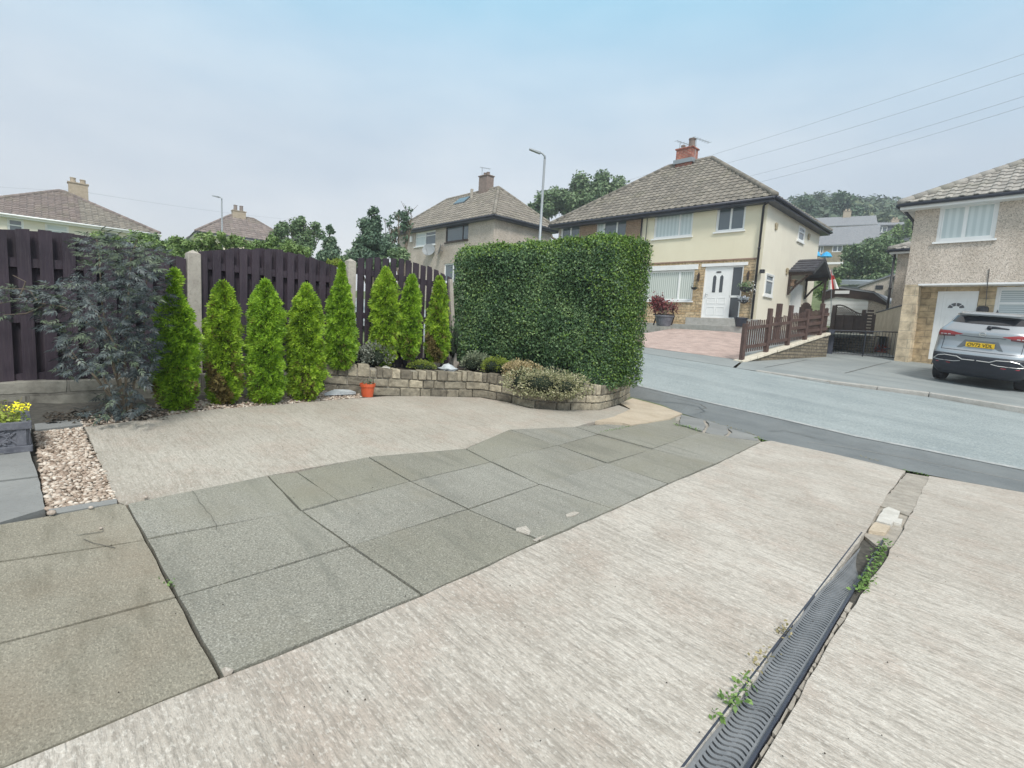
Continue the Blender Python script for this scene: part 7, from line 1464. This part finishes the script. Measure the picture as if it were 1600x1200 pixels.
            mb = MB(); n2 = 20; ay = [L(s*(prm(.6)[0]+.004), y+.43*math.cos(math.pi*j/n2), .24+.43*math.sin(math.pi*j/n2)) for j in range(n2+1)]; ai = [L(s*(prm(.6)[0]+.004), y+.36*math.cos(math.pi*j/n2), .24+.36*math.sin(math.pi*j/n2)) for j in range(n2+1)]
            for j in range(n2): mb.quad(ay[j], ay[j+1], ai[j+1], ai[j])
            mb.build('arch_trim', blackp, root)
        mb = MB(); zs = [1.20, 1.30, 1.40, 1.50]; row = []
        for z in zs: w, r, f = prm(z); row.append([L(s*(w+.006), r+.5+(f-.75-r-.5)*i/8, z) for i in range(9)])
        for j in range(3):
            for i in range(8): mb.quad(row[j][i], row[j][i+1], row[j+1][i+1], row[j+1][i])
        mb.build('side_window', glass, root)
        mb = MB(); c = L(s*1.0, 2.95, 1.10); mb.box(c, .18, .12, .14, RX, FX, UX); mb.build('door_mirror', paint, root, bevel=.03)
    # plate over a flat patch; the recess shade is painted in its colour
    mb = MB(); mb.poly([rear(x, z, .007) for x, z in ((-.42, .76), (.42, .76), (.30, .955), (-.30, .955))]); mb.build('plate_recess_shade', mat('shaded_tailgate', (.17, .19, .205), .4, metal=.4), root)
    yp = prm(.86)[1]-.035; mb = MB(); mb.box(L(0, yp, .855), .52, .012, .111, RX, FX, UX); pl = mb.build('number_plate', mat('yellow_plate', (.80, .52, .02), .4), root)
    fc = bpy.data.curves.new('plate_text', 'FONT'); fc.body = 'OV72 VDL'; fc.size = .108; fc.align_x = 'CENTER'; fc.align_y = 'CENTER'; fc.extrude = .001; fc.offset = .0016; to = bpy.data.objects.new('t', fc); col.objects.link(to); dg = bpy.context.evaluated_depsgraph_get(); me = bpy.data.meshes.new_from_object(to.evaluated_get(dg)); bpy.data.objects.remove(to)
    wv = [v.co.x for v in me.vertices]; sx_ = .46/(max(wv)-min(wv)); cx = (max(wv)+min(wv))/2; hv = [v.co.y for v in me.vertices]; cy = (max(hv)+min(hv))/2; sy_ = .078/(max(hv)-min(hv))
    for v in me.vertices: v.co = L((v.co.x-cx)*sx_, yp-.0095-v.co.z, .855+(v.co.y-cy)*sy_)
    link('plate_letters', me, pl, mat('plate_black', (.02, .02, .02), .5))
    mb = MB(); mb.tube([rear(.0+.058*math.cos(t), 1.11+.045*math.sin(t), .012) for t in np.linspace(0, 6.283, 17)], .007, 5); mb.box(rear(0, 1.11, .014), .13, .006, .016, RX, FX, UX); mb.build('emblem', chrome, root)
    for s in (-1, 1):
        pass
    mb = MB(); mb.tube([rear(x, z, .02) for x, z in ((.05, 1.275), (.18, 1.285), (.42, 1.27))], [.03, .026, .008], 8); mb.tube([rear(.05, 1.275, .02), rear(.12, 1.26, .03)], [.045, .04], 10); mb.build('rear_wiper', blackp, root, True)
    mb = MB(); mb.tube([rear(x, 1.035+.03*abs(x)-.0, .004) for x in np.linspace(-.42, .42, 13)], .006, 4); mb.tube([rear(x, .70, .002) for x in np.linspace(-.72, .72, 15)], .006, 4); mb.tube([rear(-.72, z, .002) for z in np.linspace(.70, 1.02, 6)], .005, 4); mb.tube([rear(.72, z, .002) for z in np.linspace(.70, 1.02, 6)], .005, 4); mb.build('tailgate_gap', blackp, root)
    mb = MB(); mb.hexa([L(x, y, 1.553) for x, y in ((-.60, .62), (.60, .62), (.50, .33), (-.50, .33))], [L(x, y, z) for x, y, z in ((-.60, .62, 1.60), (.60, .62, 1.60), (.50, .33, 1.566), (-.50, .33, 1.566))]); mb.build('roof_spoiler', paint, root, bevel=.01)
    mb = MB(); mb.lathe(L(0, 1.0, 1.60), [(.04, 0), (.02, .05), (.0, .10)], 6); mb.build('roof_aerial', blackp, root)
M['tyre'] = mat('tyre_rubber', (.018, .018, .02), .85)
car()

# ---------------------------------------------------------------- thin air haze
hz = MB(); hz.box(Vector((10, 110, 34)), 560, 320, 90); zc = [v for v in hz.v]
hv = bpy.data.materials.new('air_haze'); hv.use_nodes = True; t_ = hv.node_tree; t_.nodes.remove(t_.nodes['Principled BSDF']); pvn = t_.nodes.new('ShaderNodeVolumePrincipled'); pvn.inputs['Color'].default_value = (.86, .92, 1, 1); pvn.inputs['Density'].default_value = .0022; pvn.inputs['Anisotropy'].default_value = .3
t_.links.new(pvn.outputs[0], t_.nodes['Material Output'].inputs['Volume'])
tag(hz.build('haze', hv), kind='stuff')
